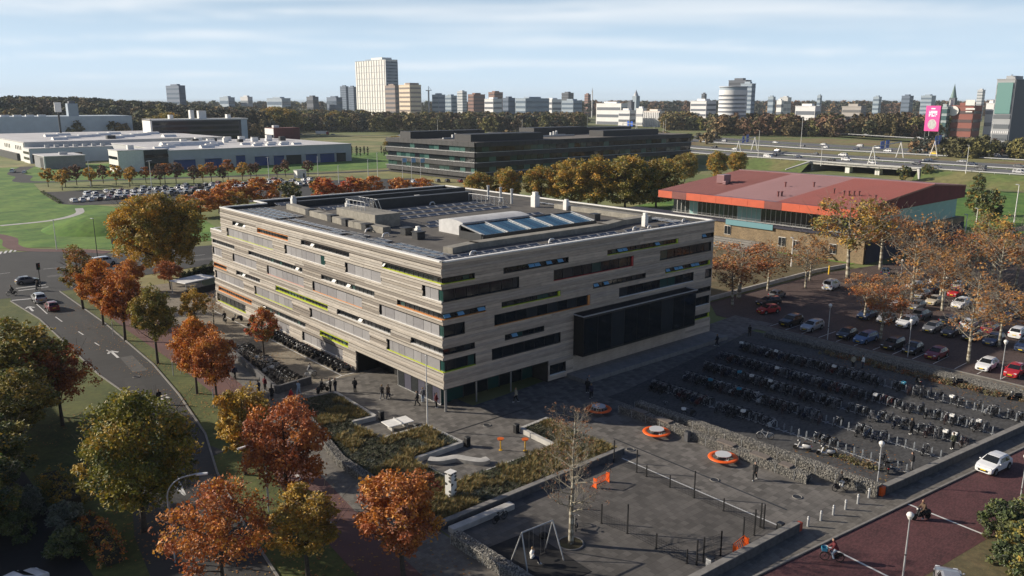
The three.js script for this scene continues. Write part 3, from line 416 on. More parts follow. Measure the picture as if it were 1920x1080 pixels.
function treeParts(o) {                                              // o: h, r, base, palette, clumps, per, size, seed, shape, bark, thick, bare
  const r = rng(o.seed), wood = [], clumps = [], top = o.h * 0.97, cb = o.base, mid = (cb + o.h) / 2, hh = (o.h - cb) / 2, lean = [(r() - 0.5) * 0.5, (r() - 0.5) * 0.5], tr = o.thick || o.h * 0.018;
  const trunkP = [[0, -0.1, 0], [lean[0] * 0.3, cb * 0.6, lean[1] * 0.3], [lean[0], cb + hh * 0.7, lean[1]], [lean[0] * 1.2, top - hh * 0.35, lean[1] * 1.3]];
  const radii = [tr * 1.25, tr, tr * 0.7, tr * 0.25];
  for (let i = 0; i < 3; i++) wood.push(rod(trunkP[i], trunkP[i + 1], radii[i], radii[i + 1], 7));
  const limbs = o.limbs || 14;
  for (let i = 0; i < limbs; i++) {
    const f = i / limbs, y0 = lerp(cb * 0.95, o.h * 0.82, f * 0.9 + 0.05 * r()), az = i * 2.4 + r() * 0.8, prof = Math.sqrt(Math.max(0.05, 1 - Math.pow((y0 + hh * 0.35 - mid) / hh, 2))), len = o.r * prof * (0.75 + 0.3 * r());
    const p0 = [lean[0] * (y0 / o.h), y0, lean[1] * (y0 / o.h)], p1 = [p0[0] + Math.cos(az) * len * 0.5, y0 + len * 0.32, p0[2] + Math.sin(az) * len * 0.5], p2 = [p0[0] + Math.cos(az) * len * 0.95, y0 + len * (0.45 + 0.3 * r()), p0[2] + Math.sin(az) * len * 0.95], lr = tr * lerp(0.42, 0.18, f);
    wood.push(rod(p0, p1, lr, lr * 0.7, 5), rod(p1, p2, lr * 0.7, lr * 0.2, 4));
    for (let q = 0; q < (o.twigs ?? 3); q++) { const t = [lerp(p1[0], p2[0], r()) , lerp(p1[1], p2[1], r()), lerp(p1[2], p2[2], r())]; wood.push(rod(t, [t[0] + (r() - 0.5) * len * 0.7, t[1] + r() * len * 0.5, t[2] + (r() - 0.5) * len * 0.7], lr * 0.35, 0.012, 3)); }
  }
  const lobes = Array.from({ length: o.lobes || 9 }, (_, i) => { const az = i * 2.4 + r() * 0.7, v = lerp(-0.75, 0.85, (i + 0.5 * r()) / (o.lobes || 9)), pr = Math.sqrt(1 - v * v); return [lean[0] * 0.8 + Math.cos(az) * o.r * pr * 0.62, mid + v * hh * 0.72, lean[1] * 0.8 + Math.sin(az) * o.r * pr * 0.62, o.r * (0.3 + 0.2 * r())]; });
  for (let i = 0; i < o.clumps; i++) {
    if (i % 10 < 7) { const L = lobes[Math.floor(r() * lobes.length)], a = r() * 6.283, v = 2 * r() - 1, q = Math.pow(r(), 0.4), cr = (o.clumpR || 0.13) * o.r * (0.8 + 0.9 * r()), pr = Math.sqrt(1 - v * v); clumps.push([L[0] + Math.cos(a) * pr * q * L[3], Math.min(o.h - cr * 0.5, Math.max(cb + cr * 0.3, L[1] + v * q * L[3] * 0.9)), L[2] + Math.sin(a) * pr * q * L[3], cr]); continue; }
    const az = r() * 6.283, v = 2 * Math.pow(r(), o.bottom || 0.9) - 1, wob = 0.78 + 0.34 * vnoise(az * 1.3 + 7, v * 2.2 + 5, 0, o.seed), prof = Math.sqrt(Math.max(0, 1 - v * v)) * (o.cone ? lerp(1, 0.55, (v + 1) / 2) : 1), q = Math.pow(r(), 0.5), rad = o.r * prof * wob * q;
    const cr = (o.clumpR || 0.16) * o.r * (1.1 + 0.9 * r()) ;
    clumps.push([lean[0] * 0.8 + Math.cos(az) * Math.max(0, rad - cr * 0.3), mid + v * (hh - cr * 0.4) * (0.9 + 0.12 * wob), lean[1] * 0.8 + Math.sin(az) * Math.max(0, rad - cr * 0.3), cr]);
  }
  return { trunk: boxUV(merge(wood)), crown: leafGeo(clumps, o.per, o.size, o.palette, r) };
}
const treeKinds = {};
function defTree(key, o) { treeKinds[key] = { ...treeParts(o), bark: o.bark || bark, h: o.h }; }
function plantTree(key, name, label, x, z, h, ry = 0, group, wide = 1) {
  const k = treeKinds[key], s = h / k.h, t = thing(name, label, 'tree', [x, 0, z], ry, group); t.scale.set(s * wide, s, s * wide);
  part('trunk', k.trunk, k.bark, t); part('crown', k.crown, leafMat, t); return t;
}
const near = { clumps: 170, per: 84, size: 0.25, limbs: 20, twigs: 5 };
defTree('orangeA', { ...near, h: 10, r: 3.7, base: 2.6, palette: PAL.orange, seed: 11 });
defTree('orangeB', { ...near, h: 10, r: 3.5, base: 2.9, palette: [...PAL.orange, ...PAL.rust], seed: 12, clumps: 150 });
defTree('rustA', { ...near, h: 10, r: 4.2, base: 2.8, palette: PAL.rust, seed: 13, clumps: 150, per: 66, lobes: 11 });
defTree('rustB', { ...near, h: 10, r: 4.6, base: 2.4, palette: [...PAL.rust, ...PAL.orange], seed: 14, clumps: 120, per: 60, lobes: 11 });
defTree('olive', { ...near, h: 11, r: 3.6, base: 3.0, palette: PAL.olive, seed: 15 });
defTree('lime', { ...near, h: 11.5, r: 4.6, base: 2.0, palette: PAL.lime, seed: 16, clumps: 300, per: 110, size: 0.23, lobes: 13 });
defTree('darkGreen', { ...near, h: 9, r: 3.8, base: 1.6, palette: [...PAL.green, ...PAL.olive], seed: 28, clumps: 150 });
defTree('golden', { ...near, h: 9, r: 3.1, base: 2.6, palette: PAL.golden, seed: 17, clumps: 120 });
defTree('goldenSparse', { ...near, h: 7, r: 2.3, base: 1.8, palette: PAL.golden, seed: 18, clumps: 70, per: 60, size: 0.23 });
defTree('mixedSparse', { ...near, h: 11, r: 3.0, base: 3.2, palette: [...PAL.olive, ...PAL.brown], seed: 19, clumps: 90, per: 60 });
defTree('redSmall', { ...near, h: 6.8, r: 2.3, base: 1.9, palette: [...PAL.rust, ...PAL.red, ...PAL.olive], seed: 20, clumps: 100, per: 64, size: 0.22 });
defTree('big', { h: 16.5, r: 9.3, base: 2.2, palette: [...PAL.mixed, ...PAL.golden, ...PAL.golden, ...PAL.olive.slice(0, 2)], seed: 21, clumps: 520, per: 80, size: 0.38, limbs: 30, clumpR: 0.09, thick: 0.4, lobes: 18 });
defTree('bigFlame', { h: 16.5, r: 6.5, base: 2, palette: PAL.mixed, seed: 22, clumps: 200, per: 60, size: 0.55, limbs: 18 });
defTree('bigOlive', { h: 16.5, r: 8, base: 1.5, palette: [...PAL.olive, ...PAL.golden, ...PAL.olive], seed: 23, clumps: 230, per: 60, size: 0.6, limbs: 18, clumpR: 0.13 });
defTree('bigGold', { h: 16.5, r: 7, base: 1.5, palette: [...PAL.golden, ...PAL.mixed, ...PAL.olive], seed: 29, clumps: 260, per: 60, size: 0.5, limbs: 18, clumpR: 0.12 });
defTree('planeBrown', { h: 10, r: 4.2, base: 3.4, palette: PAL.brown, seed: 24, clumps: 70, per: 26, size: 0.27, limbs: 24, twigs: 9, bark: paleBark });
defTree('planeOrange', { h: 11, r: 4.4, base: 3.6, palette: [...PAL.brown, ...PAL.rust], seed: 25, clumps: 85, per: 34, size: 0.27, limbs: 24, twigs: 8, bark: paleBark });
defTree('planeSparse', { h: 10, r: 3.8, base: 3.6, palette: PAL.brown, seed: 26, clumps: 30, per: 16, size: 0.3, limbs: 24, twigs: 9, bark: paleBark });
defTree('planeGold', { h: 10, r: 4.4, base: 3.2, palette: [...PAL.golden, ...PAL.brown, ...PAL.olive], seed: 27, clumps: 85, per: 34, size: 0.28, limbs: 22, twigs: 7, bark: paleBark });
const small = { clumps: 46, per: 30, size: 0.6, limbs: 9, twigs: 2 };
defTree('rowGold', { ...small, h: 8, r: 3.2, base: 2.2, palette: PAL.golden, seed: 31 });
defTree('rowBrown', { ...small, h: 8, r: 3.2, base: 2.2, palette: [[0.17, 0.085, 0.045], [0.21, 0.11, 0.05], [0.14, 0.075, 0.045]], seed: 32, clumps: 40 });
defTree('rowOrange', { ...small, h: 8, r: 3.0, base: 2.2, palette: [...PAL.brown, ...PAL.orange], seed: 33 });
defTree('farFlame', { ...small, h: 8, r: 3.8, base: 1, palette: PAL.orange, seed: 34, clumps: 70 });
defTree('farRed', { ...small, h: 7, r: 3.6, base: 1, palette: [...PAL.red, ...PAL.orange], seed: 35, clumps: 70 });
defTree('farGreen', { ...small, h: 9, r: 4, base: 0.8, palette: [...PAL.olive, ...PAL.green], seed: 36, clumps: 60, size: 0.7 });

// the row on the verge between road and cycle path, from the junction towards the viewer
const rowLabel = ['thin olive and brown tree, farthest of the verge row by the junction', 'orange tree second from the junction in the verge row', 'dense orange tree third from the junction in the verge row', 'olive green tree fourth from the junction in the verge row', 'orange tree on the verge beside the parked bicycles', 'rust orange tree with a post at its trunk near the walking pair', 'golden yellow tree on the verge below the parked bicycles', 'spreading rust coloured tree on the verge by the curved grey lamp'];
[['mixedSparse', -18.4, -78.7, 11.2], ['orangeA', -18.6, -65.7, 10.4, 0.9], ['orangeB', -18.6, -54.2, 11.2, 0.92], ['olive', -18.5, -39.9, 10.8, 0.85], ['orangeA', -18.7, -24.9, 9.4, 0.8], ['orangeB', -18.3, -19.6, 9.2, 0.82], ['golden', -23.2, 0, 9.0, 0.95], ['rustA', -24, 10.7, 10.6, 0.92]].forEach(([k, x, z, h, w], i) => plantTree(k, 'verge_tree', rowLabel[i], x, z, h, i * 1.7, null, w));
plantTree('golden', 'verge_tree', 'low golden green tree at the bottom edge left of the cycle path', -26.6, 19.4, 7.4, 2.2, null, 1.15);
plantTree('orangeB', 'verge_tree', 'bright orange oak at the bottom edge beside the stone wall', -21.6, 24.6, 9.0, 0.6, null, 1.1);
plantTree('rustB', 'verge_tree', 'loose rust orange tree at the bottom edge by the tall curved lamp', -32.4, 18, 8.8, 4.1);
plantTree('rustA', 'roadside_tree', 'rust red spreading tree left of the side road', -33.4, -24.4, 9.6, 1.1, null, 1.0);
plantTree('olive', 'roadside_tree', 'olive green tree at the left edge with orange leaves on top', -37.6, -25.5, 12.6, 2.4, null, 1.35);
plantTree('lime', 'roadside_tree', 'big yellow green tree on the grass island left of the road bend', -33.7, 4.6, 12, 0.4, null, 1.0);
plantTree('orangeA', 'roadside_tree', 'orange tree cut off by the left edge of the view', -40.6, -31, 10, 3);
plantTree('olive', 'roadside_tree', 'dark olive tree in the shade below the rust red one at the left edge', -38.6, -17.5, 9.4, 1.2, null, 1.3);
plantTree('darkGreen', 'roadside_tree', 'dark green tree at the left edge above the silver green bush', -42.6, -9.5, 8.4, 0.3, null, 1.3);
plantTree('darkGreen', 'roadside_tree', 'dark tree crown reaching in at the lower left edge', -43.8, -2.6, 7.0, 2.3, null, 1.25);
plantTree('olive', 'roadside_tree', 'dark olive tree between the rust red tree and the left edge', -36.2, -31, 9, 4.2, null, 1.25);
plantTree('big', 'maple_tree', 'huge round orange and olive tree at the far corner of the school', 0.2, -95.8, 16.8, 0.5);
plantTree('redSmall', 'forecourt_tree', 'small red and olive tree between parked bicycles and scooters', -6.5, -33.2, 7, 1);
plantTree('goldenSparse', 'forecourt_tree', 'thin golden tree beside the pavement at the far bicycles', -9.6, -50.5, 7.4, 2);
plantTree('planeSparse', 'forecourt_tree', 'nearly bare little tree on the pale forecourt', -5.7, -53.4, 5.4, 2);
plantTree('rustA', 'forecourt_tree', 'reddish tree by the white canopy beyond the forecourt', -2.2, -84, 5.6, 2, null, 1.2);
plantTree('orangeA', 'forecourt_tree', 'orange tree in front of the clipped hedge by the junction', -8.4, -86, 6.2, 4, null, 1.2);
const lotTrees = [['planeOrange', 72.4, -10.4, 10, 'rusty plane tree close to the right end of the school', 1.5], ['planeBrown', 81.9, -10.5, 8.8, 'brown half bare tree in front of the brick hall stairs'], ['planeSparse', 89.3, -7.1, 8, 'almost bare tree before the brick hall'], ['planeGold', 104.5, -6.6, 15.4, 'tall golden brown tree hiding the corner of the brick hall'], ['planeOrange', 117.3, -6.1, 13.4, 'wide orange brown tree right of the red roof corner'], ['planeBrown', 79.8, 15.2, 7.6, 'brown plane tree over the middle row of parked cars'], ['planeOrange', 75.2, 11.3, 7.6, 'rusty low tree at the head of the middle car row'], ['planeGold', 126.4, 12.3, 12, 'golden brown tree at the right edge of the car park'], ['planeSparse', 94.3, 10.5, 11.6, 'tall pale trunked bare tree in the middle of the car park'], ['planeBrown', 108.4, 5, 12.6, 'red-brown plane tree in the far part of the car park'], ['planeSparse', 107.5, 19.8, 11, 'bare white trunked tree near the right edge'], ['planeSparse', 64.5, 31, 8.6, 'leafless pale tree behind the white hatchback in the front row'], ['planeOrange', 66.2, 18.2, 8.4, 'rust coloured tree standing between the front row cars'], ['planeBrown', 75.6, 31, 8.6, 'thin brown tree between the rows near the right edge'], ['planeBrown', 91, 17, 9.4, 'brown tree behind the third row of cars'], ['planeSparse', 85.1, -20, 6.6, 'small bare tree by the foot of the hall wall'], ['planeBrown', 96, -10, 8.5, 'brown tree beside the low wall before the hall'], ['planeBrown', 67, -8, 8.4, 'brown tree touching the right end of the school'], ['planeBrown', 100, 13, 9.6, 'thin brown tree between the far cars and the tall bare tree'], ['planeOrange', 112, 13, 11, 'rusty plane tree among the far cars at the right'], ['planeSparse', 86, 24, 9, 'sparse pale trunked tree between third row and right edge'], ['planeOrange', 122, 18, 10, 'orange brown tree behind the far cars at the right edge']];
lotTrees.forEach(([k, x, z, h, l, w], i) => plantTree(k, 'plane_tree', l, x, z, h * 1.06, i * 2.1, null, (w || 1) * 1.2));
[['bigFlame', 127, -139, 13], ['bigFlame', 134, -129, 14], ['bigGold', 140, -121, 16], ['bigGold', 144.5, -114, 17.4], ['bigOlive', 151, -107, 17.8], ['bigOlive', 162, -103, 16.4], ['bigFlame', 121, -146, 11.5]].forEach(([k, x, z, h], i) => plantTree(k, 'autumn_tree', ['low orange tree at the left end of the group behind the school', 'orange brown tree second in the group behind the school', 'olive gold tree in the group in front of the black office', 'tall orange tree in the middle of the group behind the school', 'tallest dark gold tree between school and black office', 'round olive tree at the right end of the group behind the school', 'brownish tree just above the school roof edge'][i], x, z, h, i * 1.3, null, i === 4 || i === 5 ? 1.2 : 1.25));
[['bigOlive', 241, -152, 13], ['bigFlame', 262, -150, 13], ['bigFlame', 290, -160, 11], ['bigOlive', 305, -168, 10]].forEach(([k, x, z, h], i) => plantTree(k, 'autumn_tree', ['dark olive tree left behind the red roof', 'orange gold tree behind the left corner of the red roof', 'golden brown tree second right behind the red roof', 'olive tree right of the golden ones behind the red roof'][i], x, z, h, i * 1.9));
[['farFlame', 46, -184, 8], ['farFlame', 55, -196, 9], ['farFlame', 64, -192, 9.5], ['farGreen', 74, -192, 7.5], ['farRed', 88, -194, 8], ['farRed', 97, -190, 8], ['farFlame', 107, -193, 7.5], ['farFlame', 115, -186, 7], ['rowGold', 51, -180, 7], ['farFlame', 38, -178, 8], ['farGreen', 92, -204, 7], ['farFlame', 124, -184, 6.5]].forEach(([k, x, z, h], i) => plantTree(k, 'autumn_tree', ['first orange tree behind the left roof edge of the school', 'orange tree behind the roof edge in front of the far parking lot', 'bright orange tree in front of the far parked cars', 'green gold tree between orange ones before the far parking lot', 'vivid red tree before the far parking lot', 'second red tree right of the vivid red one', 'orange tree right of the red pair', 'last orange tree of the far lot row by the flags', 'low golden tree between the first orange trees behind the roof edge', 'orange tree nearest the huge round maple', 'yellow green tree behind the red pair before the far parking lot', 'orange brown tree right of the last far lot trees'][i], x, z, h, i * 2.3, null, 1.45));
[[23.8, -311, 8, 'rowGold'], [24.9, -292, 8.4, 'rowGold'], [29, -305, 8, 'rowBrown'], [34.6, -311, 8.6, 'rowBrown'], [38, -301, 8, 'rowGold'], [45.3, -312, 8, 'rowBrown'], [47.2, -300, 8.6, 'rowGold'], [49.2, -288, 8.4, 'rowGold'], [54.7, -304, 7.4, 'rowBrown'], [59.3, -300, 7, 'rowOrange'], [61.5, -288, 9, 'rowBrown'], [66, -296, 8.4, 'rowOrange'], [69, -291, 9.2, 'rowBrown'], [73.7, -283, 8, 'rowBrown'], [79.5, -288, 8, 'rowGold'], [82.5, -286, 8.6, 'rowOrange'], [86.5, -283, 7, 'rowBrown'], [92.7, -293, 9, 'rowOrange'], [96, -285, 8.4, 'rowGold'], [102, -290, 7, 'rowBrown'], [109, -300, 6.5, 'rowBrown'], [114, -288, 6, 'rowBrown'], [120, -292, 8, 'rowBrown'], [128, -285, 7.6, 'rowBrown']].forEach(([x, z, h, k], i) => plantTree(k, 'row_tree', { rowGold: 'golden tree in the row between far parked cars and warehouse', rowBrown: 'brown nearly bare tree in the row before the warehouse', rowOrange: 'orange brown tree in the row before the warehouse' }[k], x, z, h, i * 1.1, 'trees in the row before the warehouse, ' + k.slice(3).toLowerCase() + ' ones'));
[[204.6, -16.5, 10, 'farGreen'], [222, -26, 9, 'farGreen'], [296, -52, 7, 'farGreen'], [330, -86, 7, 'farGreen'], [316, -90, 7, 'farGreen'], [215, -2, 8, 'farGreen']].forEach(([x, z, h, k], i) => plantTree(k, 'dark_tree', ['dark green tree at the right end of the red roof', 'dark bushy tree behind the right end of the brick hall', 'small tree on the green embankment at the right', 'bushy tree right of the motorway bridge', 'low bushy tree on the slope beside the motorway bridge', 'dark tree beside the path at the right edge'][i], x, z, h, i));

{ // bare tree in the play yard: pale trunk, fine branches, a few leaves left at the top
  const r = rng(505), wood = [], tips = [];
  const grow = (p, d, len, rad, lvl) => {
    const q = p.clone().addScaledVector(d, len); wood.push(rod(p.toArray(), q.toArray(), rad, rad * 0.68, lvl < 2 ? 7 : lvl < 4 ? 4 : 3));
    if (lvl >= 6) { tips.push(q); return; }
    const n = lvl === 0 ? 0 : 2 + (r() < 0.55 ? 1 : 0);
    for (let i = 0; i < n; i++) { const e = d.clone().add(new THREE.Vector3(r() - 0.5, (r() - 0.35) * 0.9, r() - 0.5).multiplyScalar(1.5)).normalize(); grow(p.clone().addScaledVector(d, len * (0.55 + 0.45 * r())), e, len * (0.62 + 0.2 * r()), rad * 0.55, lvl + 1); }
  };
  const up = new THREE.Vector3(0.02, 1, 0.01).normalize(); let base = new THREE.Vector3(0, 0, 0), rad = 0.24;
  for (let i = 0; i < 8; i++) { const d = up.clone().add(new THREE.Vector3((r() - 0.5) * 0.12, 0, (r() - 0.5) * 0.12)).normalize(), q = base.clone().addScaledVector(d, 1.35); wood.push(rod(base.toArray(), q.toArray(), rad, rad * 0.86, 9)); if (i > 1) for (let k = 0; k < 7; k++) { const az = r() * 6.28; grow(base.clone().lerp(q, r()), new THREE.Vector3(Math.cos(az), 0.32 + 0.4 * r(), Math.sin(az)).normalize(), (1.5 - Math.abs(i - 3.4) * 0.12) * (0.8 + 0.35 * r()), rad * 0.34, 2); } base = q; rad *= 0.82; }
  const t = thing('bare_tree', 'leafless pale barked tree in the play yard beside the swing', 'tree', [-8.6, 0, 28.8], 0);
  part('trunk', boxUV(merge(wood)), paleBark, t);
  const pick = tips.filter((p) => r() < 0.17).map((p) => [p.x, p.y, p.z, 0.22]);
  part('crown', leafGeo(pick, 3, 0.14, [[0.30, 0.14, 0.06], [0.24, 0.12, 0.06]], r), leafMat, t);
  part('tree_pit', [place(new THREE.TorusGeometry(1.02, 0.07, 6, 28), 0, 0.05, 0, 0, Math.PI / 2)], M.kerb, t); part('soil', [C(1, 1, 0.05, 0, 0, 0, 24)], M.soil, t);
}
{ // clipped hedges and bushes at the lower edges
  const hedge = (label, x0, z0, x1, z1, w, h, pal, seed, cat = 'hedge', name = 'hedge', dens = 9) => {
    const r = rng(seed), cl = [], L = Math.hypot(x1 - x0, z1 - z0), n = Math.ceil(L * w * h * dens * 0.6), ax = (x1 - x0) / L, az = (z1 - z0) / L;
    for (let i = 0; i < n; i++) { const u = r() * L, s = (r() - 0.5) * w; cl.push([x0 + ax * u - az * s, 0.25 + r() * (h - 0.35), z0 + az * u + ax * s, 0.34]); }
    const g = leafGeo(cl, 16, 0.2, pal, r); const t = thing(name, label, cat, [0, 0, 0]); part('foliage', g, leafMat, t); part('stem', [B(L * 0.96, h * 0.7, w * 0.5, (x0 + x1) / 2, 0, (z0 + z1) / 2, -Math.atan2(z1 - z0, x1 - x0))], std({ color: rgb(0.03, 0.028, 0.018), roughness: 1 }), t); return t;
  };
  hedge('clipped yellowing hedge in the dark lower left corner', -37.6, -10, -37.2, -2.6, 2.4, 1.7, [...PAL.olive, ...PAL.golden], 61);
  hedge('clipped orange hedge in the lower left corner', -37, 0.6, -37, 8.4, 2.2, 1.5, [...PAL.rust, ...PAL.orange, ...PAL.olive], 62);
  hedge('dark clipped hedge by the junction at the end of the school', 1.5, -88.8, 12, -97, 2.2, 1.8, PAL.green, 63);
  hedge('low clipped hedge along the far parking lot', 16.8, -287, 13.6, -244, 1.4, 1.1, PAL.green, 64, 'hedge', 'hedge', 4);
  const bush = (label, x, z, r0, h, pal, seed, name = 'bush') => { const r = rng(seed), cl = []; for (let i = 0; i < 70; i++) { const a = r() * 6.28, q = Math.sqrt(r()) * r0, v = Math.pow(r(), 0.7); cl.push([Math.cos(a) * q * Math.sqrt(1 - v * v * 0.8), 0.2 + v * h * 0.9, Math.sin(a) * q * Math.sqrt(1 - v * v * 0.8), 0.42]); } const t = thing(name, label, 'bush', [x, 0, z]); part('foliage', leafGeo(cl, 48, 0.24, pal, r), leafMat, t); part('stem', [0, 1, 2, 3].map((i) => rod([0, 0, 0], [Math.cos(i * 1.6) * r0 * 0.5, h * 0.6, Math.sin(i * 1.6) * r0 * 0.5], 0.06, 0.02, 5)), bark, t); return t; };
  bush('silver green bush in the dark lower left corner', -40.4, -4.2, 1.5, 2.4, PAL.grey, 71); bush('grey green bush in front of the yellowing hedge', -38.6, 0.6, 1.6, 2.2, PAL.grey, 72); bush('dark bush behind the silver green one', -42, -1, 1.7, 2.2, PAL.green, 73); bush('dark green bush beside the orange hedge', -39.4, 4.6, 1.6, 1.9, PAL.green, 74);
  bush('dark green bush nearest the red road in the lower right', 18.4, 50.6, 1.7, 2.9, PAL.green, 75); bush('olive bush in the lower right corner', 17, 53, 2, 2.6, [...PAL.olive, ...PAL.green], 76); bush('tall olive green bush at the lower right edge', 21, 52, 2.2, 3, [...PAL.olive, ...PAL.green], 77); bush('orange leaved bush in the lower right corner', 18.4, 55.4, 1.6, 1.9, [...PAL.rust, ...PAL.olive], 78); bush('low dark bush left in the lower right group', 14.4, 52.8, 1.5, 1.5, PAL.green, 79); bush('dark green bush behind the cut off silver car', 13.2, 54.6, 1.7, 1.9, [...PAL.green, ...PAL.olive], 81); bush('rusty low bush at the bottom edge in the lower right', 15.4, 55.6, 1.5, 1.4, [...PAL.rust, ...PAL.olive], 82); bush('big dark olive bush filling the lower right corner', 21, 56, 2.4, 2.8, [...PAL.green, ...PAL.olive], 83); bush('broad olive bush by the right edge of the red road', 23.6, 54, 2.1, 2.6, PAL.olive, 80);
}
// ---------------------------------------------------------------- square: planters, stone walls, tables, court, bicycle yard edges
const wallBox = (a, b, h, t, y = 0) => { const L = Math.hypot(b[0] - a[0], b[1] - a[1]); return B(L, h, t, (a[0] + b[0]) / 2, y, (a[1] + b[1]) / 2, -Math.atan2(b[1] - a[1], b[0] - a[0])); };
const polyWall = (pts, h, t) => { const o = []; for (let i = 1; i < pts.length; i++) { o.push(wallBox(pts[i - 1], pts[i], h + (i % 2) * 0.003, t)); } return o; };
{
  const bedPts = [[-11, -13.8], [-6.4, -13.4], [-6.9, -3.8], [-9.4, -4], [-9.3, 2], [-4, 2.1], [-3.8, 8.2], [-9.6, 8.3], [-9.4, 14.6], [3, 14.7], [3.2, 9.5], [7.2, 9.2], [7.2, 20], [-15, 20.2], [-15.1, 11.7], [-15, 3.5], [-12.6, -7.5]];
  struct('planting_bed', [sheet(bedPts, 0.3)], M.soil, 'raised bed of ornamental grasses zigzagging across the square');
  const pw = (label, pts, h, t, m) => { const w = thing('planter_wall', label, 'low wall', [0, 0, 0]); for (let i = 1; i < pts.length; i++) part('wall_segment', [wallBox(pts[i - 1], pts[i], h + (i % 2) * 0.004, t)], m, w); return w; };
  pw('thin grey end wall of the planting bed nearest the parked bicycles', [[-11.1, -13.9], [-6.3, -13.5]], 0.5, 0.22, M.kerb);
  pw('white concrete planter wall beside the ping-pong table', [[-6.4, -13.4], [-6.8, -3.7], [-9.5, -3.95]], 0.52, 0.42, M.concrete);
  pw('thin pale kerb of the bed behind the ping-pong table', [[-9.45, -3.9], [-9.35, 2]], 0.36, 0.14, M.concrete);
  pw('white concrete planter wall around the flagpole', [[-9.3, 2.05], [-4, 2.15], [-3.8, 8.2], [-9.7, 8.3]], 0.52, 0.42, M.concrete);
  pw('thin pale kerb of the bed behind the white wavy bench', [[-9.6, 8.5], [-9.4, 14.6], [2.8, 14.75]], 0.36, 0.14, M.concrete);
  pw('white concrete planter corner by the two orange disc stools', [[3, 14.7], [3.2, 9.45], [7.3, 9.15]], 0.52, 0.42, M.concrete);
  const cw = pw('dark stone retaining wall between planting bed and play yard', [[-15, 20.25], [7.3, 20.1]], 0.62, 0.5, M.darkStone); part('coping', [wallBox([-15, 20.25], [7.3, 20.1], 0.08, 0.54, 0.63)], M.kerb, cw);
  // tufts of grass and low shrubs, too many to count
  const r = rng(31), inside = (x, z) => { let c = false; for (let i = 0, j = bedPts.length - 1; i < bedPts.length; j = i++) { const [xi, zi] = bedPts[i], [xj, zj] = bedPts[j]; if ((zi > z) !== (zj > z) && x < (xj - xi) * (z - zi) / (zj - zi) + xi) c = !c; } return c; };
  const tuft = (n, h, spread, seed, pal) => { const q = rng(seed), pos = [], col = []; for (let i = 0; i < n; i++) { const a = q() * 6.28, s = q() * 0.1, x = Math.cos(a) * s, z = Math.sin(a) * s, lx = Math.cos(a) * spread * (0.4 + q()), lz = Math.sin(a) * spread * (0.4 + q()), hh = h * (0.6 + 0.5 * q()), w = 0.022, px = -Math.sin(a) * w, pz = Math.cos(a) * w, c = pal[Math.floor(q() * pal.length)]; const A = [x - px, 0, z - pz], Bq = [x + px, 0, z + pz], Cq = [x + lx * 0.5 + px, hh * 0.7, z + lz * 0.5 + pz], D = [x + lx * 0.5 - px, hh * 0.7, z + lz * 0.5 - pz], E = [x + lx, hh, z + lz]; pos.push(...A, ...Bq, ...Cq, ...A, ...Cq, ...D, ...D, ...Cq, ...E); for (let k = 0; k < 9; k++) col.push(...c); } const g = new THREE.BufferGeometry(); g.setAttribute('position', new THREE.Float32BufferAttribute(pos, 3)); g.setAttribute('color', new THREE.Float32BufferAttribute(col, 3)); g.computeVertexNormals(); return g; };
  const kinds = [['golden brown ornamental grass filling the planting bed', tuft(26, 0.62, 0.3, 1, [[0.22, 0.165, 0.05], [0.30, 0.20, 0.06], [0.16, 0.13, 0.04], [0.13, 0.14, 0.035]]), 4200, (n) => n > 0.46], ['dark green ground cover between the ornamental grasses', tuft(22, 0.4, 0.34, 2, [[0.05, 0.075, 0.025], [0.08, 0.095, 0.03], [0.035, 0.05, 0.02], [0.10, 0.07, 0.035]]), 3600, (n) => n <= 0.52], ['grey green lavender mounds in the planting bed', tuft(30, 0.36, 0.3, 3, [[0.13, 0.155, 0.13], [0.10, 0.12, 0.10], [0.16, 0.18, 0.15]]), 1000, (n, m) => m > 0.6]];
  const mtx = new THREE.Matrix4(), qn = new THREE.Quaternion();
  for (const [label, g, n, ok] of kinds) {
    const list = []; let guard = 0; while (list.length < n && guard++ < n * 12) { const x = lerp(-15.2, 7.3, r()), z = lerp(-14, 20.3, r()); if (inside(x - 0.42, z) && inside(x + 0.42, z) && inside(x, z - 0.42) && inside(x, z + 0.42) && ok(fbm(x * 0.32 + 3, z * 0.32, 0, 3, 7), fbm(x * 0.28 + 40, z * 0.28, 0, 3, 9))) list.push([x, z]); }
    const im = new THREE.InstancedMesh(g, leafMat, list.length); list.forEach(([x, z], i) => { const s = 0.75 + 0.6 * r(); mtx.compose(new THREE.Vector3(x, 0.28, z), qn.setFromAxisAngle(new THREE.Vector3(0, 1, 0), r() * 6.28), new THREE.Vector3(s, s * (0.55 + 0.45 * r()), s)); im.setMatrixAt(i, mtx); });
    im.name = numbered('ornamental_grass'); im.castShadow = im.receiveShadow = true; tag(im, label, 'plants', null, 'stuff'); scene.add(im);
  }
  { // fallen leaves on verge and cycle path edges
    const lg = new THREE.BufferGeometry(); lg.setAttribute('position', new THREE.Float32BufferAttribute([-0.09, 0, 0, 0, 0.02, -0.06, 0.09, 0.01, 0, -0.09, 0, 0, 0.09, 0.01, 0, 0, 0.025, 0.06], 3)); lg.computeVertexNormals();
    const im = new THREE.InstancedMesh(lg, std({ color: 0xffffff, roughness: 0.95, side: THREE.DoubleSide }), 5200), cols = [rgb(0.36, 0.16, 0.04), rgb(0.28, 0.11, 0.03), rgb(0.36, 0.24, 0.06), rgb(0.18, 0.09, 0.04)];
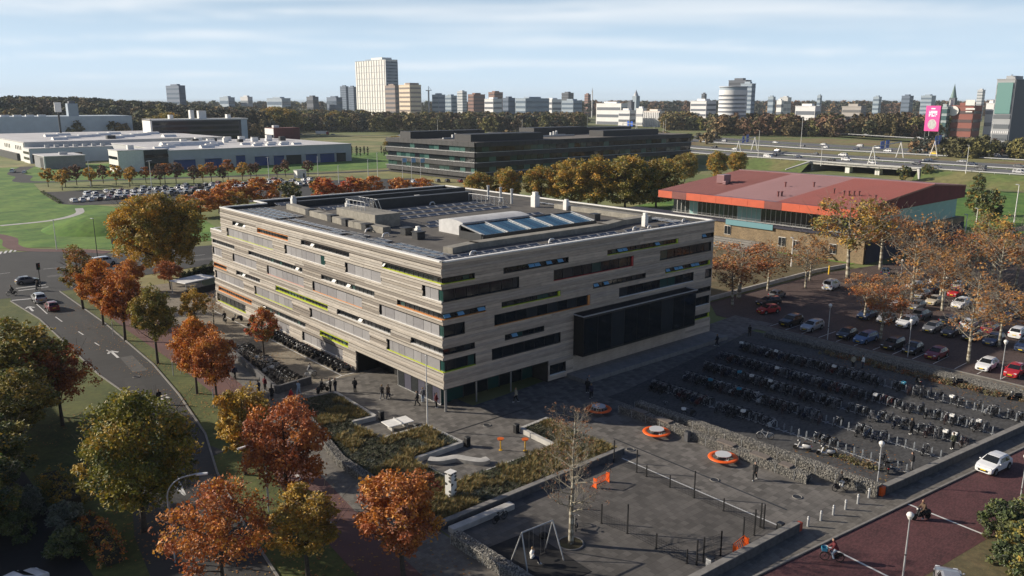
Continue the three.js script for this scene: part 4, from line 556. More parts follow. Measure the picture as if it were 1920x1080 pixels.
    const trees = [[-18.4, -78.7], [-18.6, -65.7], [-18.6, -54.2], [-18.5, -39.9], [-18.7, -24.9], [-18.3, -20], [-23.2, 0], [-24, 10.7], [-26.6, 19.4], [-21.6, 24.6], [-32.4, 18], [-33.7, 4.6], [-33.4, -24], [-6.5, -33], [22.9, 35.5], [54.4, 30], [54.6, 20], [54, 38], [66, 18], [76, 12], [80, 15], [92, 12]];
    for (let i = 0; i < 5200; i++) { const t = trees[Math.floor(r() * trees.length)], a = r() * 6.28, d = Math.pow(r(), 0.7) * 5.5, s = 0.6 + 0.8 * r(); mtx.compose(new THREE.Vector3(t[0] + Math.cos(a) * d, 0.03, t[1] + Math.sin(a) * d), qn.setFromAxisAngle(new THREE.Vector3(0, 1, 0), r() * 6.28), new THREE.Vector3(s, 1, s)); im.setMatrixAt(i, mtx); im.setColorAt(i, cols[Math.floor(r() * 4)]); }
    im.name = 'fallen_leaves'; tag(im, 'fallen orange and brown leaves under the trees', 'leaves', null, 'stuff'); scene.add(im);
  }
  // stone filled wire baskets
  const stoneG = [0, 1, 2].map((k) => { const g = new THREE.IcosahedronGeometry(0.5, 0), q = rng(90 + k), p = g.attributes.position, seen = {}; for (let i = 0; i < p.count; i++) { const key = [p.getX(i), p.getY(i), p.getZ(i)].map((v) => v.toFixed(2)).join(); const f = seen[key] || (seen[key] = 0.8 + 0.4 * q()); p.setXYZ(i, p.getX(i) * f, p.getY(i) * f * 0.8, p.getZ(i) * f); } g.computeVertexNormals(); return g; });
  const stoneMat = std({ color: 0xffffff, roughness: 0.9 });
  const gabion = (label, a, b, w, h, tone = 1, seed = 1) => {
    const L = Math.hypot(b[0] - a[0], b[1] - a[1]), t = thing('gabion_wall', label, 'stone wall', [a[0], 0, a[1]], -Math.atan2(b[1] - a[1], b[0] - a[0])), q = rng(seed * 131);
    part('core', [B(L - 0.1, h - 0.1, w - 0.12, L / 2, 0, 0)], M.darkStone, t);
    const pts = []; const st = 0.14;
    for (let u = 0; u < L; u += st) { for (let y = 0.06; y < h; y += st * 0.8) for (const s of [-1, 1]) pts.push([u + q() * 0.1, y, s * (w / 2 - 0.03)]); for (let v = -w / 2; v <= w / 2; v += st) pts.push([u + q() * 0.1, h - 0.03, v]); }
    const im = new THREE.InstancedMesh(stoneG[seed % 3], stoneMat, pts.length), cc = [[0.30, 0.285, 0.25], [0.22, 0.21, 0.19], [0.38, 0.36, 0.32], [0.15, 0.145, 0.135]].map((c) => rgb(c[0] * tone, c[1] * tone, c[2] * tone));
    pts.forEach((p, i) => { const s = 0.11 + 0.085 * q(); mtx.compose(new THREE.Vector3(p[0], p[1], p[2]), qn.setFromEuler(new THREE.Euler(q() * 6, q() * 6, q() * 6)), new THREE.Vector3(s, s, s)); im.setMatrixAt(i, mtx); im.setColorAt(i, cc[Math.floor(q() * 4)]); });
    im.name = 'stones'; im.userData.kind = 'stuff'; im.castShadow = im.receiveShadow = true; t.add(im);
    const wires = []; for (let u = 0; u <= L; u += 2) for (const s of [-1, 1]) wires.push(B(0.03, h, 0.03, u, 0, s * (w / 2 + 0.05))); part('wire_cage', wires, M.galv, t); return t;
  };
  gabion('lower stone basket wall behind the orange tables', [15.7, 12.4], [15.5, 35.5], 0.9, 0.85, 0.7, 1);
  gabion('long higher stone basket wall bordering the bicycle park', [17.6, 13.2], [17.9, 41], 0.95, 1.05, 0.7, 2);
  gabion('wide stone basket wall between bicycle park and parked cars', [55.7, 6], [55.6, 46], 2.0, 0.55, 0.65, 3);
  gabion('stone basket wall along the pavement left of the planting bed', [-12.9, -7.4], [-15.3, 4], 0.8, 0.75, 0.7, 4);
  gabion('stone basket wall beside the lowest part of the planting bed', [-15.3, 4], [-15.4, 20], 0.8, 0.75, 0.7, 5);
  gabion('stone basket wall at the bottom edge beside the swing', [-15.4, 22.6], [-15.2, 36], 0.9, 0.9, 0.9, 6);
  for (const [z, i] of [[15.2, 0], [18.6, 1], [26.6, 2], [30.4, 3], [33.2, 4]]) { const b = thing('wall_bench', ['brown seat slab on the stone wall nearest the school', 'brown seat slab on the stone wall by the second orange table', 'brown seat slab on the stone wall by the third orange table', 'brown seat slab above the walking man on the stone wall', 'brown seat slab near the end of the stone wall'][i], 'bench', [15.6, 0.88, z]); part('seat', [RB(0.9, 0.14, i === 4 ? 1.2 : 1.9, 0.03)], noisy([0.16, 0.135, 0.115], 0.3, 1), b); }
  const pwl = thing('retaining_wall', 'long low concrete wall between bicycle park and red road', 'low wall', [0, 0, 0]); part('wall_segment', [wallBox([18.6, 41.1], [63, 46.3], 0.75, 0.5)], M.darkStone, pwl); part('coping', [wallBox([18.6, 41.1], [63, 46.3], 0.07, 0.56, 0.755)], M.kerb, pwl); part('end_block', [B(0.55, 0.8, 0.45, 18.3, 0, 41.06)], M.orange, pwl, 'orange painted end of the concrete wall');
  const fwl = thing('retaining_wall', 'dark low wall at the bottom corner of the sports court', 'low wall', [0, 0, 0]); part('wall_segment', [wallBox([-16, 38.2], [6.8, 39.5], 0.8, 0.5)], M.darkStone, fwl); part('coping', [wallBox([-16, 38.2], [6.8, 39.5], 0.07, 0.56, 0.805)], M.kerb, fwl); part('end_block', [B(0.5, 0.7, 0.4, 7.05, 0, 39.52)], std({ color: rgb(0.4, 0.06, 0.03), roughness: 0.6 }), fwl);
  const bwl = thing('bicycle_bed_wall', 'dark curved-in wall around the bicycles parked left of the school', 'low wall', [0, 0, 0]); for (const [a, b] of [[[-9.2, -39.5], [-11.4, -18.7]], [[-11.5, -18.6], [-6.6, -19.2]]]) part('wall_segment', [wallBox(a, b, 0.95, 0.35)], M.darkStone, bwl);
}
{ // street furniture on the square
  const rr = rng(8);
  const pp = thing('ping_pong_table', 'white concrete ping-pong table between the planters', 'table', [-6.15, 0, -0.1], -0.08); part('tabletop', [RB(3.0, 0.09, 1.9, 0.03, 0, 0.7, 0)], M.white, pp); part('net', [B(0.06, 0.16, 1.9, 0, 0.79, 0)], M.galv, pp); for (const s of [-1, 1]) part('leg', [RB(0.25, 0.7, 1.1, 0.04, s * 0.85, 0, 0)], M.concrete, pp);
  const fp = thing('flagpole', 'tall thin white flagpole without a flag by the planter', 'pole', [-4.2, 0, 2.7]); part('pole', [C(0.045, 0.09, 8.4, 0, 0, 0, 10)], M.white, fp); part('finial', [place(new THREE.SphereGeometry(0.09, 10, 8), 0, 8.45, 0)], M.white, fp); part('base', [C(0.2, 0.22, 0.12, 0, 0, 0, 12)], M.steel, fp);
  { // wavy bench: one swept concrete band
    const curve = new THREE.CatmullRomCurve3([[-8.6, 0, 9.2], [-7.9, 0, 10.0], [-7.1, 0, 10.3], [-6.3, 0, 10.6], [-5.7, 0, 11.7], [-4.9, 0, 12.8], [-4.2, 0, 12.9]].map((p) => new THREE.Vector3(...p)));
    const sh = new THREE.Shape(); sh.moveTo(0, -0.36); sh.lineTo(-0.46, -0.46); sh.quadraticCurveTo(-0.56, 0, -0.46, 0.46); sh.lineTo(0, 0.36); sh.closePath();
    const g = new THREE.ExtrudeGeometry(sh, { steps: 48, extrudePath: curve, bevelEnabled: false }); g.computeBoundingBox(); g.translate(0, -g.boundingBox.min.y, 0);
    const b = thing('wave_bench', 'white concrete wave shaped bench in front of the planting bed', 'bench'); part('seat', boxUV(g), M.concrete, b);
  }
  const disc = (x, z, l) => { const d = thing('disc_stool', l, 'stool', [x, 0, z]); part('post', [C(0.06, 0.07, 1.15, 0, 0, 0, 12), C(0.2, 0.2, 0.03, 0, 0, 0, 14)], std({ color: rgb(0.62, 0.36, 0.03), roughness: 0.5 }), d); part('disc', [C(0.36, 0.3, 0.12, 0, 1.15, 0, 22), C(0.3, 0.1, 0.08, 0, 1.07, 0, 22)], std({ color: rgb(0.6, 0.12, 0.02), roughness: 0.5 }), d); };
  disc(-1.4, 11.5, 'left orange disc on a yellow post on the paving'); disc(0.4, 13.2, 'right orange disc on a yellow post nearer the planter');
  const mt = (x, z, l) => { const t = thing('ring_table', l, 'picnic table', [x, 0, z]); part('tabletop', [place(new THREE.CylinderGeometry(0.78, 0.76, 0.07, 36), 0, 0.76, 0)], std({ color: rgb(0.55, 0.56, 0.57), roughness: 0.4 }), t); part('ring_seat', [place(new THREE.TorusGeometry(1.22, 0.24, 12, 44), 0, 0, 0, 0, Math.PI / 2).scale(1, 0.42, 1).translate(0, 0.45, 0)], M.orange, t); for (let i = 0; i < 4; i++) { const a = i * 1.571 + 0.4; part('leg', [rod([Math.cos(a) * 0.6, 0.72, Math.sin(a) * 0.6], [Math.cos(a) * 0.66, 0, Math.sin(a) * 0.66], 0.05), rod([Math.cos(a) * 0.6, 0.42, Math.sin(a) * 0.6], [Math.cos(a) * 1.1, 0.42, Math.sin(a) * 1.1], 0.04)], M.galv, t); } };
  mt(13.6, 10.9, 'round white table with an orange ring seat nearest the school, in shade'); mt(13.4, 19.4, 'middle of the three round tables with orange ring seats'); mt(13.4, 27.7, 'round table with orange ring seat nearest the walking man');
  const bin = (x, z, l, h = 0.85, m = M.black) => { const b = thing('litter_bin', l, 'litter bin', [x, 0, z]); part('body', [RB(0.5, h, 0.5, 0.05)], m, b); part('lid', [RB(0.54, 0.1, 0.54, 0.04, 0, h, 0)], M.darkMetal, b); };
  bin(-6.3, -3.2, 'black litter bin at the planter corner by the ping-pong table', 0.95); bin(-3.4, 8.6, 'black litter bin at the planter corner by the wavy bench', 0.95); bin(-4.9, 1.6, 'low grey bin beside the flagpole', 0.6, M.darkMetal); bin(2.7, 9.2, 'black litter bin at the white planter corner by the disc stools', 0.9); bin(14.7, 22.4, 'dark litter bin with a pale front against the stone wall', 1.0, M.darkStone); bin(-2.9, 38, 'grey bin at the corner of the sports court fence', 0.7, M.galv); bin(6.0, 38.5, 'small dark box at the end of the court line', 0.55, M.darkMetal);
  { // column with black spots
    const tex = dataTex(256, (u, v) => { const cx = Math.floor(u * 4), cy = Math.floor(v * 8), q = hash2(cx, cy, 5), d = Math.hypot((u * 4) % 1 - 0.5, ((v * 8) % 1 - 0.5) * 1.0); const k = q < 0.55 && d < 0.4 + 0.1 * hash2(cx, cy, 8) ? 0.05 : 0.66; return [k, k, k * 0.97]; }, 2.6);
    const c = thing('spotted_column', 'square white column with black spots standing in the grass bed', 'column', [-11.6, 0.28, 16.9], 0.2); part('shaft', [RB(0.72, 2.5, 0.72, 0.02)], std({ map: tex, roughness: 0.6 }), c); part('cap', [B(0.78, 0.06, 0.78, 0, 2.5, 0)], M.white, c);
  }
  // fence round the court
  const post = (f, x, z, h) => part('post', [B(0.09, h, 0.09, x, 0, z), B(0.2, 0.03, 0.2, x, 0, z)], M.black, f);
  const meshPanel = (f, a, b, h) => { const o = [], L = Math.hypot(b[0] - a[0], b[1] - a[1]); for (let y = 0.1; y < h; y += 0.2) o.push(rod([a[0], y, a[1]], [b[0], y, b[1]], 0.008, 0.008, 3)); for (let u = 0; u < L; u += 0.16) { const t = u / L; o.push(rod([lerp(a[0], b[0], t), 0.06, lerp(a[1], b[1], t)], [lerp(a[0], b[0], t), h, lerp(a[1], b[1], t)], 0.006, 0.006, 3)); } part('mesh_panel', o, M.black, f); };
  const run = (label, pts, h) => { const f = thing('court_fence', label, 'fence'); pts.forEach((p) => post(f, p[0], p[1], p[2] || h)); for (let i = 1; i < pts.length; i++) meshPanel(f, pts[i - 1], pts[i], h - 0.05); };
  run('black mesh fence of the court along the white painted line', [[5.15, 20.9, 2.3], [5.15, 23.8, 2.3], [5.15, 25], [5.1, 27.8, 1.2], [5.1, 30.5, 2.6], [5.1, 33.6, 1.2], [5.1, 37.2, 2.2]], 1.15);
  run('black mesh fence of the court on the swing side', [[-4.6, 24.6], [-4.4, 28.2, 1.8], [-4, 30.7, 2.6], [-4, 33.7, 1.3], [-3.9, 36.6, 1.2]], 1.15);
  run('tall black mesh fence at the bottom end of the court, left piece', [[-3.5, 37.2, 2.1], [-2.8, 37.3, 2.1], [-1, 37.6, 2.1]], 2.0);
  run('tall black mesh fence at the bottom end of the court, right piece', [[2, 37.6, 2.2], [3.6, 37.6, 2.3], [5.1, 37.5, 2.2]], 2.1);
  const goal = (x, z, ry, l) => { const g = thing('football_goal', l, 'goal', [x, 0, z], ry), w = 0.9, r = 0.035; part('frame', [rod([-w, 0, 0], [-w, 1.05, 0], r), rod([w, 0, 0], [w, 1.05, 0], r), rod([-w, 1.05, 0], [w, 1.05, 0], r), rod([-w, 1.05, 0], [-w, 0, -0.55], r), rod([w, 1.05, 0], [w, 0, -0.55], r), rod([-w, 0.03, -0.55], [w, 0.03, -0.55], r)], M.orange, g); for (let i = 0; i < 7; i++) part('slat', [rod([-w + 0.25 * (i + 0.6), 1.05, -0.02], [-w + 0.25 * (i + 0.6), 0.03, -0.54], 0.022)], M.orange, g); for (const s of [-1, 1]) part('side_panel', [B(0.03, 0.9, 0.4, s * w, 0.06, -0.18)], M.orange, g); };
  goal(0.7, 23.6, 0.05, 'orange metal football goal at the far end of the court'); goal(0.5, 38.2, Math.PI + 0.1, 'orange metal football goal at the bottom end of the court');
  const sw = thing('swing', 'white steel swing frame on a black safety mat', 'swing', [-12.4, 0, 29], -0.06); part('safety_mat', [B(4.6, 0.03, 7.4, 0.1, 0.018, -0.2)], M.rubber, sw); part('beam', [rod([-1.5, 3, 0], [1.5, 3, 0], 0.06, 0.06, 10)], M.galv, sw); for (const [sx, sz] of [[-1, 1], [-1, -1], [1, 1], [1, -1]]) part('leg', [rod([sx * 1.5, 3, 0], [sx * 1.75, 0, sz * 1.1], 0.055, 0.055, 8)], M.galv, sw);
  for (const x of [-0.6, 0.55]) { const s = part('seat', [RB(0.45, 0.05, 0.2, 0.02, x, 0.5, 0)], M.black, sw); part('chain', [rod([x - 0.2, 0.52, 0], [x - 0.2, 3, 0], 0.01, 0.01, 4), rod([x + 0.2, 0.52, 0], [x + 0.2, 3, 0], 0.01, 0.01, 4)], M.steel, s); }
  const bl = thing('rubbish_sack', 'black sack lying on the paving beside the swing', 'sack', [-9.6, 0, 26.7]); part('sack', [place(new THREE.IcosahedronGeometry(0.34, 2).scale(1.2, 0.75, 1), 0, 0.22, 0)], M.black, bl);
  const wb = thing('long_bench', 'long white concrete bench at the foot of the dark retaining wall', 'bench', [-11.6, 0, 21.3]); part('seat', [RB(6.6, 0.5, 0.75, 0.05)], M.concrete, wb);
  [[8.2, 39.7], [9.9, 39.9], [11.6, 40.1], [13.3, 40.3], [15.1, 40.5], [16.9, 40.6]].forEach(([x, z], i) => { const b = thing('bollard', ['leftmost grey bollard in the line by the red road', 'second bollard from the left by the red road', 'third bollard from the left by the red road', 'fourth bollard from the left by the red road', 'fifth bollard from the left near the cyclist', 'rightmost bollard beside the orange wall end'][i], 'bollard', [x, 0, z]); part('post', [C(0.09, 0.1, 0.86, 0, 0, 0, 14), place(new THREE.SphereGeometry(0.09, 12, 6, 0, 6.29, 0, 1.57), 0, 0.86, 0)], M.galv, b); part('collar', [C(0.105, 0.105, 0.05, 0, 0.7, 0, 14)], M.white, b); });
  // lamps
  const globe = (x, z, h, l) => { const t = thing('street_lamp', l, 'street lamp', [x, 0, z]); part('pole', [C(0.045, 0.075, h - 0.2, 0, 0, 0, 10)], M.galv, t); part('lamp_head', [place(new THREE.CylinderGeometry(0.26, 0.12, 0.3, 16), 0, h - 0.1, 0), place(new THREE.SphereGeometry(0.26, 16, 8, 0, 6.29, 0, 1.57), 0, h + 0.05, 0)], M.white, t); part('collar', [C(0.07, 0.07, 0.12, 0, h * 0.35, 0, 10)], M.darkMetal, t); };
  globe(6.9, 48.1, 4.9, 'white headed street lamp in the lower right by the red road'); globe(20, 39.9, 4.0, 'small lamp in the bicycle park corner by the orange wall end'); globe(25.3, 49.9, 4.6, 'street lamp pole at the right edge beside the red road');
  globe(60.3, 13.1, 5.2, 'lamp by the parked cars nearest the school'); globe(60.8, 24.6, 5.1, 'lamp in the middle of the front car row'); globe(60.5, 36.4, 4.9, 'lamp in front of the red car at the right'); globe(94, 16, 5, 'lamp among the far parked cars'); globe(104, 4, 5, 'lamp near the dark lane behind the car park');
  const arm = (x, z, h, ry, l, reach = 2.2) => { const t = thing('street_lamp', l, 'street lamp', [x, 0, z], ry); part('pole', [tube([[0, 0, 0], [0, h * 0.5, 0], [0, h * 0.84, 0], [reach * 0.35, h * 0.97, 0], [reach, h * 1.02, 0]], 0.06, 22, 7)], M.galv, t); part('lamp_head', [RB(0.85, 0.14, 0.3, 0.05, reach + 0.3, h * 1.0, 0)], M.white, t); };
  arm(-33.4, 11, 7, -0.5, 'tall curved grey street lamp in the lower left'); arm(-23.9, 6.6, 5.8, 3.3, 'curved lamp beside the rust coloured verge tree', 1.8); arm(-17.6, -33.6, 4, 0.3, 'small curved lamp at the olive verge tree', 1); arm(-24, 6.9, 5.6, -0.2, 'second arm lamp over the cycle path by the rust tree', 1.6);
  for (const [x, z, l] of [[-19.2, -58, 'thin grey post on the verge beyond the orange trees'], [-18.6, -33.5, 'thin grey post on the verge near the olive tree'], [-18.9, -19, 'short grey post at the trunk of the rust orange tree'], [-24.6, 8.2, 'short grey bollard on the grass under the rust tree']]) { const p = thing('post', l, 'post', [x, 0, z]); part('pole', [C(0.06, 0.06, 2.2, 0, 0, 0, 8), C(0.07, 0.07, 0.08, 0, 2.2, 0, 8)], M.galv, p); }
  for (const [x, z, h, l, ry] of [[-20.2, -102, 4.6, 'traffic light beside the stop line', 0.3], [-13, -100, 4.4, 'traffic light at the corner of the cycle path', 1.2], [-2, -121, 5, 'traffic light on the far side of the junction', 2]]) { const t = thing('traffic_light', l, 'traffic light', [x, 0, z], ry); part('pole', [C(0.07, 0.09, h - 0.6, 0, 0, 0, 8)], M.darkMetal, t); part('housing', [RB(0.4, 1.1, 0.3, 0.04, 0, h - 1.1, 0.16), B(0.7, 1.3, 0.04, 0, h - 1.2, 0)], M.black, t); for (const [i, c] of [[0, [0.3, 0.02, 0.02]], [1, [0.25, 0.14, 0.01]], [2, [0.01, 0.18, 0.08]]]) part('lens', [place(new THREE.CylinderGeometry(0.11, 0.11, 0.04, 12), 0, h - 0.22 - i * 0.33, 0.33, 0, 1.571)], std({ color: rgb(...c), roughness: 0.3 }), t); }
  for (const [x, z, h, l] of [[-8.4, -144.7, 7, 'white lamp post on the far side of the junction'], [-4.1, -126.2, 9, 'dark lamp post near the white canopy'], [3.6, -140, 6.6, 'grey post on the lawn behind the junction']]) { const t = thing('lamp_post', l, 'street lamp', [x, 0, z], 2); part('pole', [C(0.06, 0.1, h, 0, 0, 0, 8)], h > 8 ? M.darkMetal : M.white, t); part('lamp_head', [RB(0.9, 0.12, 0.3, 0.04, 0.4, h, 0)], M.galv, t); }
  const ysg = thing('sign_post', 'small yellow sign post by the wall of the brick hall', 'sign', [104.4, 0, -10.6]); part('post', [B(0.3, 1.8, 0.2)], std({ color: rgb(0.7, 0.45, 0.03), roughness: 0.5 }), ysg);
  const cn = thing('canopy', 'white roofed shelter at the end of the forecourt', 'shelter', [0.6, 0, -79.4], 0.32); part('roof', [RB(7, 0.2, 4.6, 0.08, 0, 2.3, 0)], M.white, cn); part('side_wall', [B(6.8, 1.2, 0.15, 0, 0, 2.2)], M.darkMetal, cn); for (const [a, b] of [[-1, 1], [1, 1], [-1, -1], [1, -1]]) part('post', [C(0.07, 0.07, 2.3, a * 3.2, 0, b * 2.0, 8)], M.galv, cn);
}
// ---------------------------------------------------------------- bicycles, racks, mopeds
const bikeMats = [[0.015, 0.015, 0.017], [0.03, 0.03, 0.035], [0.02, 0.035, 0.07], [0.45, 0.46, 0.46], [0.10, 0.02, 0.02], [0.02, 0.06, 0.05]].map((c) => std({ color: rgb(...c), roughness: 0.35 }));
const wheelG = boxUV(merge([new THREE.TorusGeometry(0.33, 0.034, 5, 20), ...[0, 1, 2].map((i) => { const g = new THREE.BoxGeometry(0.64, 0.006, 0.006); g.rotateZ(i * 1.047); return g; }), place(new THREE.CylinderGeometry(0.03, 0.03, 0.1, 8), 0, 0, 0, 0, 1.571)]));
const frameG = boxUV(merge([rod([-0.15, 0.28, 0], [-0.3, 0.86, 0], 0.032), rod([-0.15, 0.28, 0], [0.36, 0.78, 0], 0.035), rod([-0.28, 0.74, 0], [0.34, 0.88, 0], 0.03), tube([[-0.9, 0.42, 0], [-0.8, 0.68, 0], [-0.56, 0.77, 0], [-0.3, 0.66, 0]], 0.03, 8, 4), tube([[0.86, 0.5, 0], [0.7, 0.72, 0], [0.52, 0.77, 0], [0.3, 0.66, 0]], 0.03, 8, 4), B(0.34, 0.3, 0.04, -0.34, 0.22, 0.05), B(0.36, 0.26, 0.1, -0.58, 0.42, 0.1), rod([-0.56, 0.34, 0.03], [-0.15, 0.28, 0], 0.014), rod([-0.56, 0.34, 0.03], [-0.28, 0.76, 0], 0.012), rod([0.33, 0.95, 0], [0.5, 0.34, 0.03], 0.018), rod([-0.75, 0.72, 0], [-0.28, 0.72, 0], 0.02), B(0.42, 0.02, 0.13, -0.55, 0.71, 0), rod([-0.72, 0.72, 0.04], [-0.57, 0.36, 0.04], 0.01), B(0.5, 0.012, 0.06, -0.56, 0.685, 0), B(0.1, 0.02, 0.2, -0.13, 0.27, 0)]));
const barG = boxUV(merge([rod([0.31, 0.9, 0], [0.28, 1.05, 0], 0.016), tube([[0.12, 1.02, 0.29], [0.28, 1.06, 0.2], [0.31, 1.06, 0], [0.28, 1.06, -0.2], [0.12, 1.02, -0.29]], 0.014, 10, 5), place(new THREE.SphereGeometry(0.045, 8, 6), 0.4, 0.86, 0)]));
const saddleG = boxUV(merge([RB(0.26, 0.06, 0.17, 0.025, -0.33, 0.92, 0), rod([-0.28, 0.74, 0], [-0.33, 0.93, 0], 0.014)]));
const crateG = boxUV(merge([B(0.38, 0.02, 0.44, 0.58, 0.86, 0), B(0.38, 0.24, 0.02, 0.58, 0.87, 0.21), B(0.38, 0.24, 0.02, 0.58, 0.87, -0.21), B(0.02, 0.24, 0.4, 0.77, 0.87, 0), B(0.02, 0.24, 0.4, 0.39, 0.87, 0)]));
function makeBike(label, mat, crate) {
  const t = thing('bicycle', label, 'bicycle'); part('frame', frameG, mat, t); for (const x of [0.52, -0.56]) { const w = part('wheel', wheelG, M.tyre, t); w.position.set(x, 0.36, 0); }
  part('handlebar', barG, M.steel, t); part('saddle', saddleG, M.black, t); if (crate) part('crate', crateG, crate, t); scene.remove(t); counts.set('bicycle', 0); return t;
}
const crateMats = [std({ color: rgb(0.75, 0.75, 0.73), roughness: 0.5 }), std({ color: rgb(0.05, 0.28, 0.42), roughness: 0.5 }), std({ color: rgb(0.02, 0.02, 0.02), roughness: 0.6 }), std({ color: rgb(0.2, 0.34, 0.25), roughness: 0.5 })];
const bikeProtos = { black: makeBike('black bicycle', bikeMats[0]), grey: makeBike('dark grey bicycle', bikeMats[1]), blue: makeBike('dark blue bicycle', bikeMats[2]), silver: makeBike('silver bicycle', bikeMats[3]), red: makeBike('dark red bicycle', bikeMats[4]), white_crate: makeBike('bicycle with white crate', bikeMats[0], crateMats[0]), blue_crate: makeBike('bicycle with blue crate', bikeMats[0], crateMats[1]), black_crate: makeBike('bicycle with black crate', bikeMats[1], crateMats[2]) };
function bike(kind, x, z, ry, label, group, lean = 0) { const c = copy(bikeProtos[kind], [x, 0, z], ry, label, group); c.name = numbered('bicycle'); c.rotation.set(0, ry, 0); c.rotateX(lean); return c; }
{
  const rr = rng(900), hoop = boxUV(merge([tube([[0, 0, 0.0], [0.02, 0.5, 0], [0.06, 0.86, 0], [0.16, 0.95, 0], [0.24, 0.86, 0], [0.2, 0.4, 0], [0.34, 0.05, 0]], 0.028, 14, 5)])), guide = boxUV(merge([B(0.75, 0.04, 0.03, 0.35, 0.02, 0.06), B(0.75, 0.04, 0.03, 0.35, 0.02, -0.06), rod([0.2, 0.4, -0.06], [0.2, 0.4, 0.06], 0.02)]));
  const rackMat = std({ color: rgb(0.30, 0.33, 0.36), roughness: 0.45, metalness: 0.25 });
  const rows = [[24.3, 9.6, 40.6, 'nearest the stone wall'], [30.0, 10.4, 41.4, 'second from the stone wall'], [35.2, 9.4, 42, 'third from the stone wall'], [40.4, 8, 42.6, 'fourth from the stone wall'], [46.5, 7.4, 43.4, 'closest to the parked cars']];
  let first = null; const crowd = [];
  rows.forEach(([x, z0, z1, where], ri) => {
    const rail = thing('rack_rail', 'low metal rail under the rack row ' + where, 'rail', [x, 0, 0]); part('rail', [B(0.06, 0.05, z1 - z0, 0.3, 0.012, (z0 + z1) / 2)], M.galv, rail);
    for (let z = z0; z < z1; z += 0.86) {
      const lab = 'grey metal bicycle rack hoop in the row ' + where;
      if (!first) { first = thing('bicycle_rack', lab, 'bicycle rack', [x, 0, z], 0, 'rack hoops in the row ' + where); part('hoop', hoop, rackMat, first); part('wheel_guide', guide, M.galv, first); } else copy(first, [x, 0, z], 0, lab, 'rack hoops in the row ' + where);
      const p = (z < 20 ? 0.94 : z < 27 ? 0.74 : z < 33 ? 0.48 : 0.3) * (ri === 0 ? (z < 17 ? 1 : z < 30 ? 0.6 : 0.35) : 1);
      for (let two = 0; two < 2; two++) { if (ri > 0 && two && rr() < p * 0.9) { crowd.push([x - 0.3 + (rr() - 0.5) * 0.4, z + 0.5 + (rr() - 0.5) * 0.2, (rr() - 0.5) * 0.5, (rr() - 0.5) * 0.3]); continue; } if (ri > 1 && !two && rr() < 0.3) crowd.push([x + 1.0 + (rr() - 0.5) * 0.5, z + (rr() - 0.5) * 0.3, Math.PI + (rr() - 0.5) * 0.7, (rr() - 0.5) * 0.3]); if (rr() < p * (two ? (z < 22 ? 0.62 : 0.2) : 1)) { const q = rr(), kind = q < 0.54 ? 'black' : q < 0.72 ? 'grey' : q < 0.79 ? 'blue' : q < 0.85 ? 'silver' : q < 0.89 ? 'red' : q < 0.93 ? 'white_crate' : q < 0.95 ? 'blue_crate' : 'black_crate'; const kw = { black: 'black bicycle', grey: 'dark grey bicycle', blue: 'dark blue bicycle', silver: 'silver bicycle', red: 'dark red bicycle', white_crate: 'black bicycle with a white crate', blue_crate: 'black bicycle with a blue crate', black_crate: 'bicycle with a black crate' }[kind]; bike(kind, x + (two ? -0.25 : 0.7) + (rr() - 0.5) * 0.3, z + (two ? 0.48 : 0.2) + (rr() - 0.5) * 0.14, (two ? 0 : Math.PI) + (rr() - 0.5) * 0.3, kw + ' parked in the rack row ' + where, kw + 's in the row ' + where, (rr() - 0.5) * 0.3); } }
      if (rr() < p) { const q = rr(), kind = q < 0.5 ? 'black' : q < 0.68 ? 'grey' : q < 0.76 ? 'blue' : q < 0.83 ? 'silver' : q < 0.87 ? 'red' : q < 0.92 ? 'white_crate' : q < 0.95 ? 'blue_crate' : 'black_crate', side = rr() < 0.75; const kw = { black: 'black bicycle', grey: 'dark grey bicycle', blue: 'dark blue bicycle', silver: 'silver bicycle', red: 'dark red bicycle', white_crate: 'black bicycle with a white crate', blue_crate: 'black bicycle with a blue crate', black_crate: 'bicycle with a black crate' }[kind]; bike(kind, x + (side ? 0.55 : 0.05) + (rr() - 0.5) * 0.2, z + 0.2 + (rr() - 0.5) * 0.12, (side ? Math.PI : 0) + (rr() - 0.5) * 0.2, kw + ' parked in the rack row ' + where, kw + 's in the row ' + where, (rr() - 0.5) * 0.2); }
    }
  });
  { const wh = (x) => { const w = wheelG.clone(); w.translate(x, 0.36, 0); return w; }, g = boxUV(merge([frameG.clone(), barG.clone(), saddleG.clone(), wh(0.52), wh(-0.56)])), im = new THREE.InstancedMesh(g, std({ color: 0xffffff, roughness: 0.45 }), crowd.length), m = new THREE.Matrix4(), cc = [rgb(0.012, 0.012, 0.014), rgb(0.02, 0.02, 0.024), rgb(0.015, 0.02, 0.04), rgb(0.09, 0.09, 0.095), rgb(0.04, 0.02, 0.02)];
    crowd.forEach(([x, z, ry, lean], i) => { m.compose(new THREE.Vector3(x, 0, z), new THREE.Quaternion().setFromEuler(new THREE.Euler(lean, ry, 0, 'YXZ')), new THREE.Vector3(1, 1, 1)); im.setMatrixAt(i, m); im.setColorAt(i, cc[Math.floor(rr() * 5)]); }); im.name = 'bicycle_crowd'; im.castShadow = im.receiveShadow = true; tag(im, 'tangle of further dark bicycles pushed in between the racks', 'bicycles', null, 'stuff'); scene.add(im); }
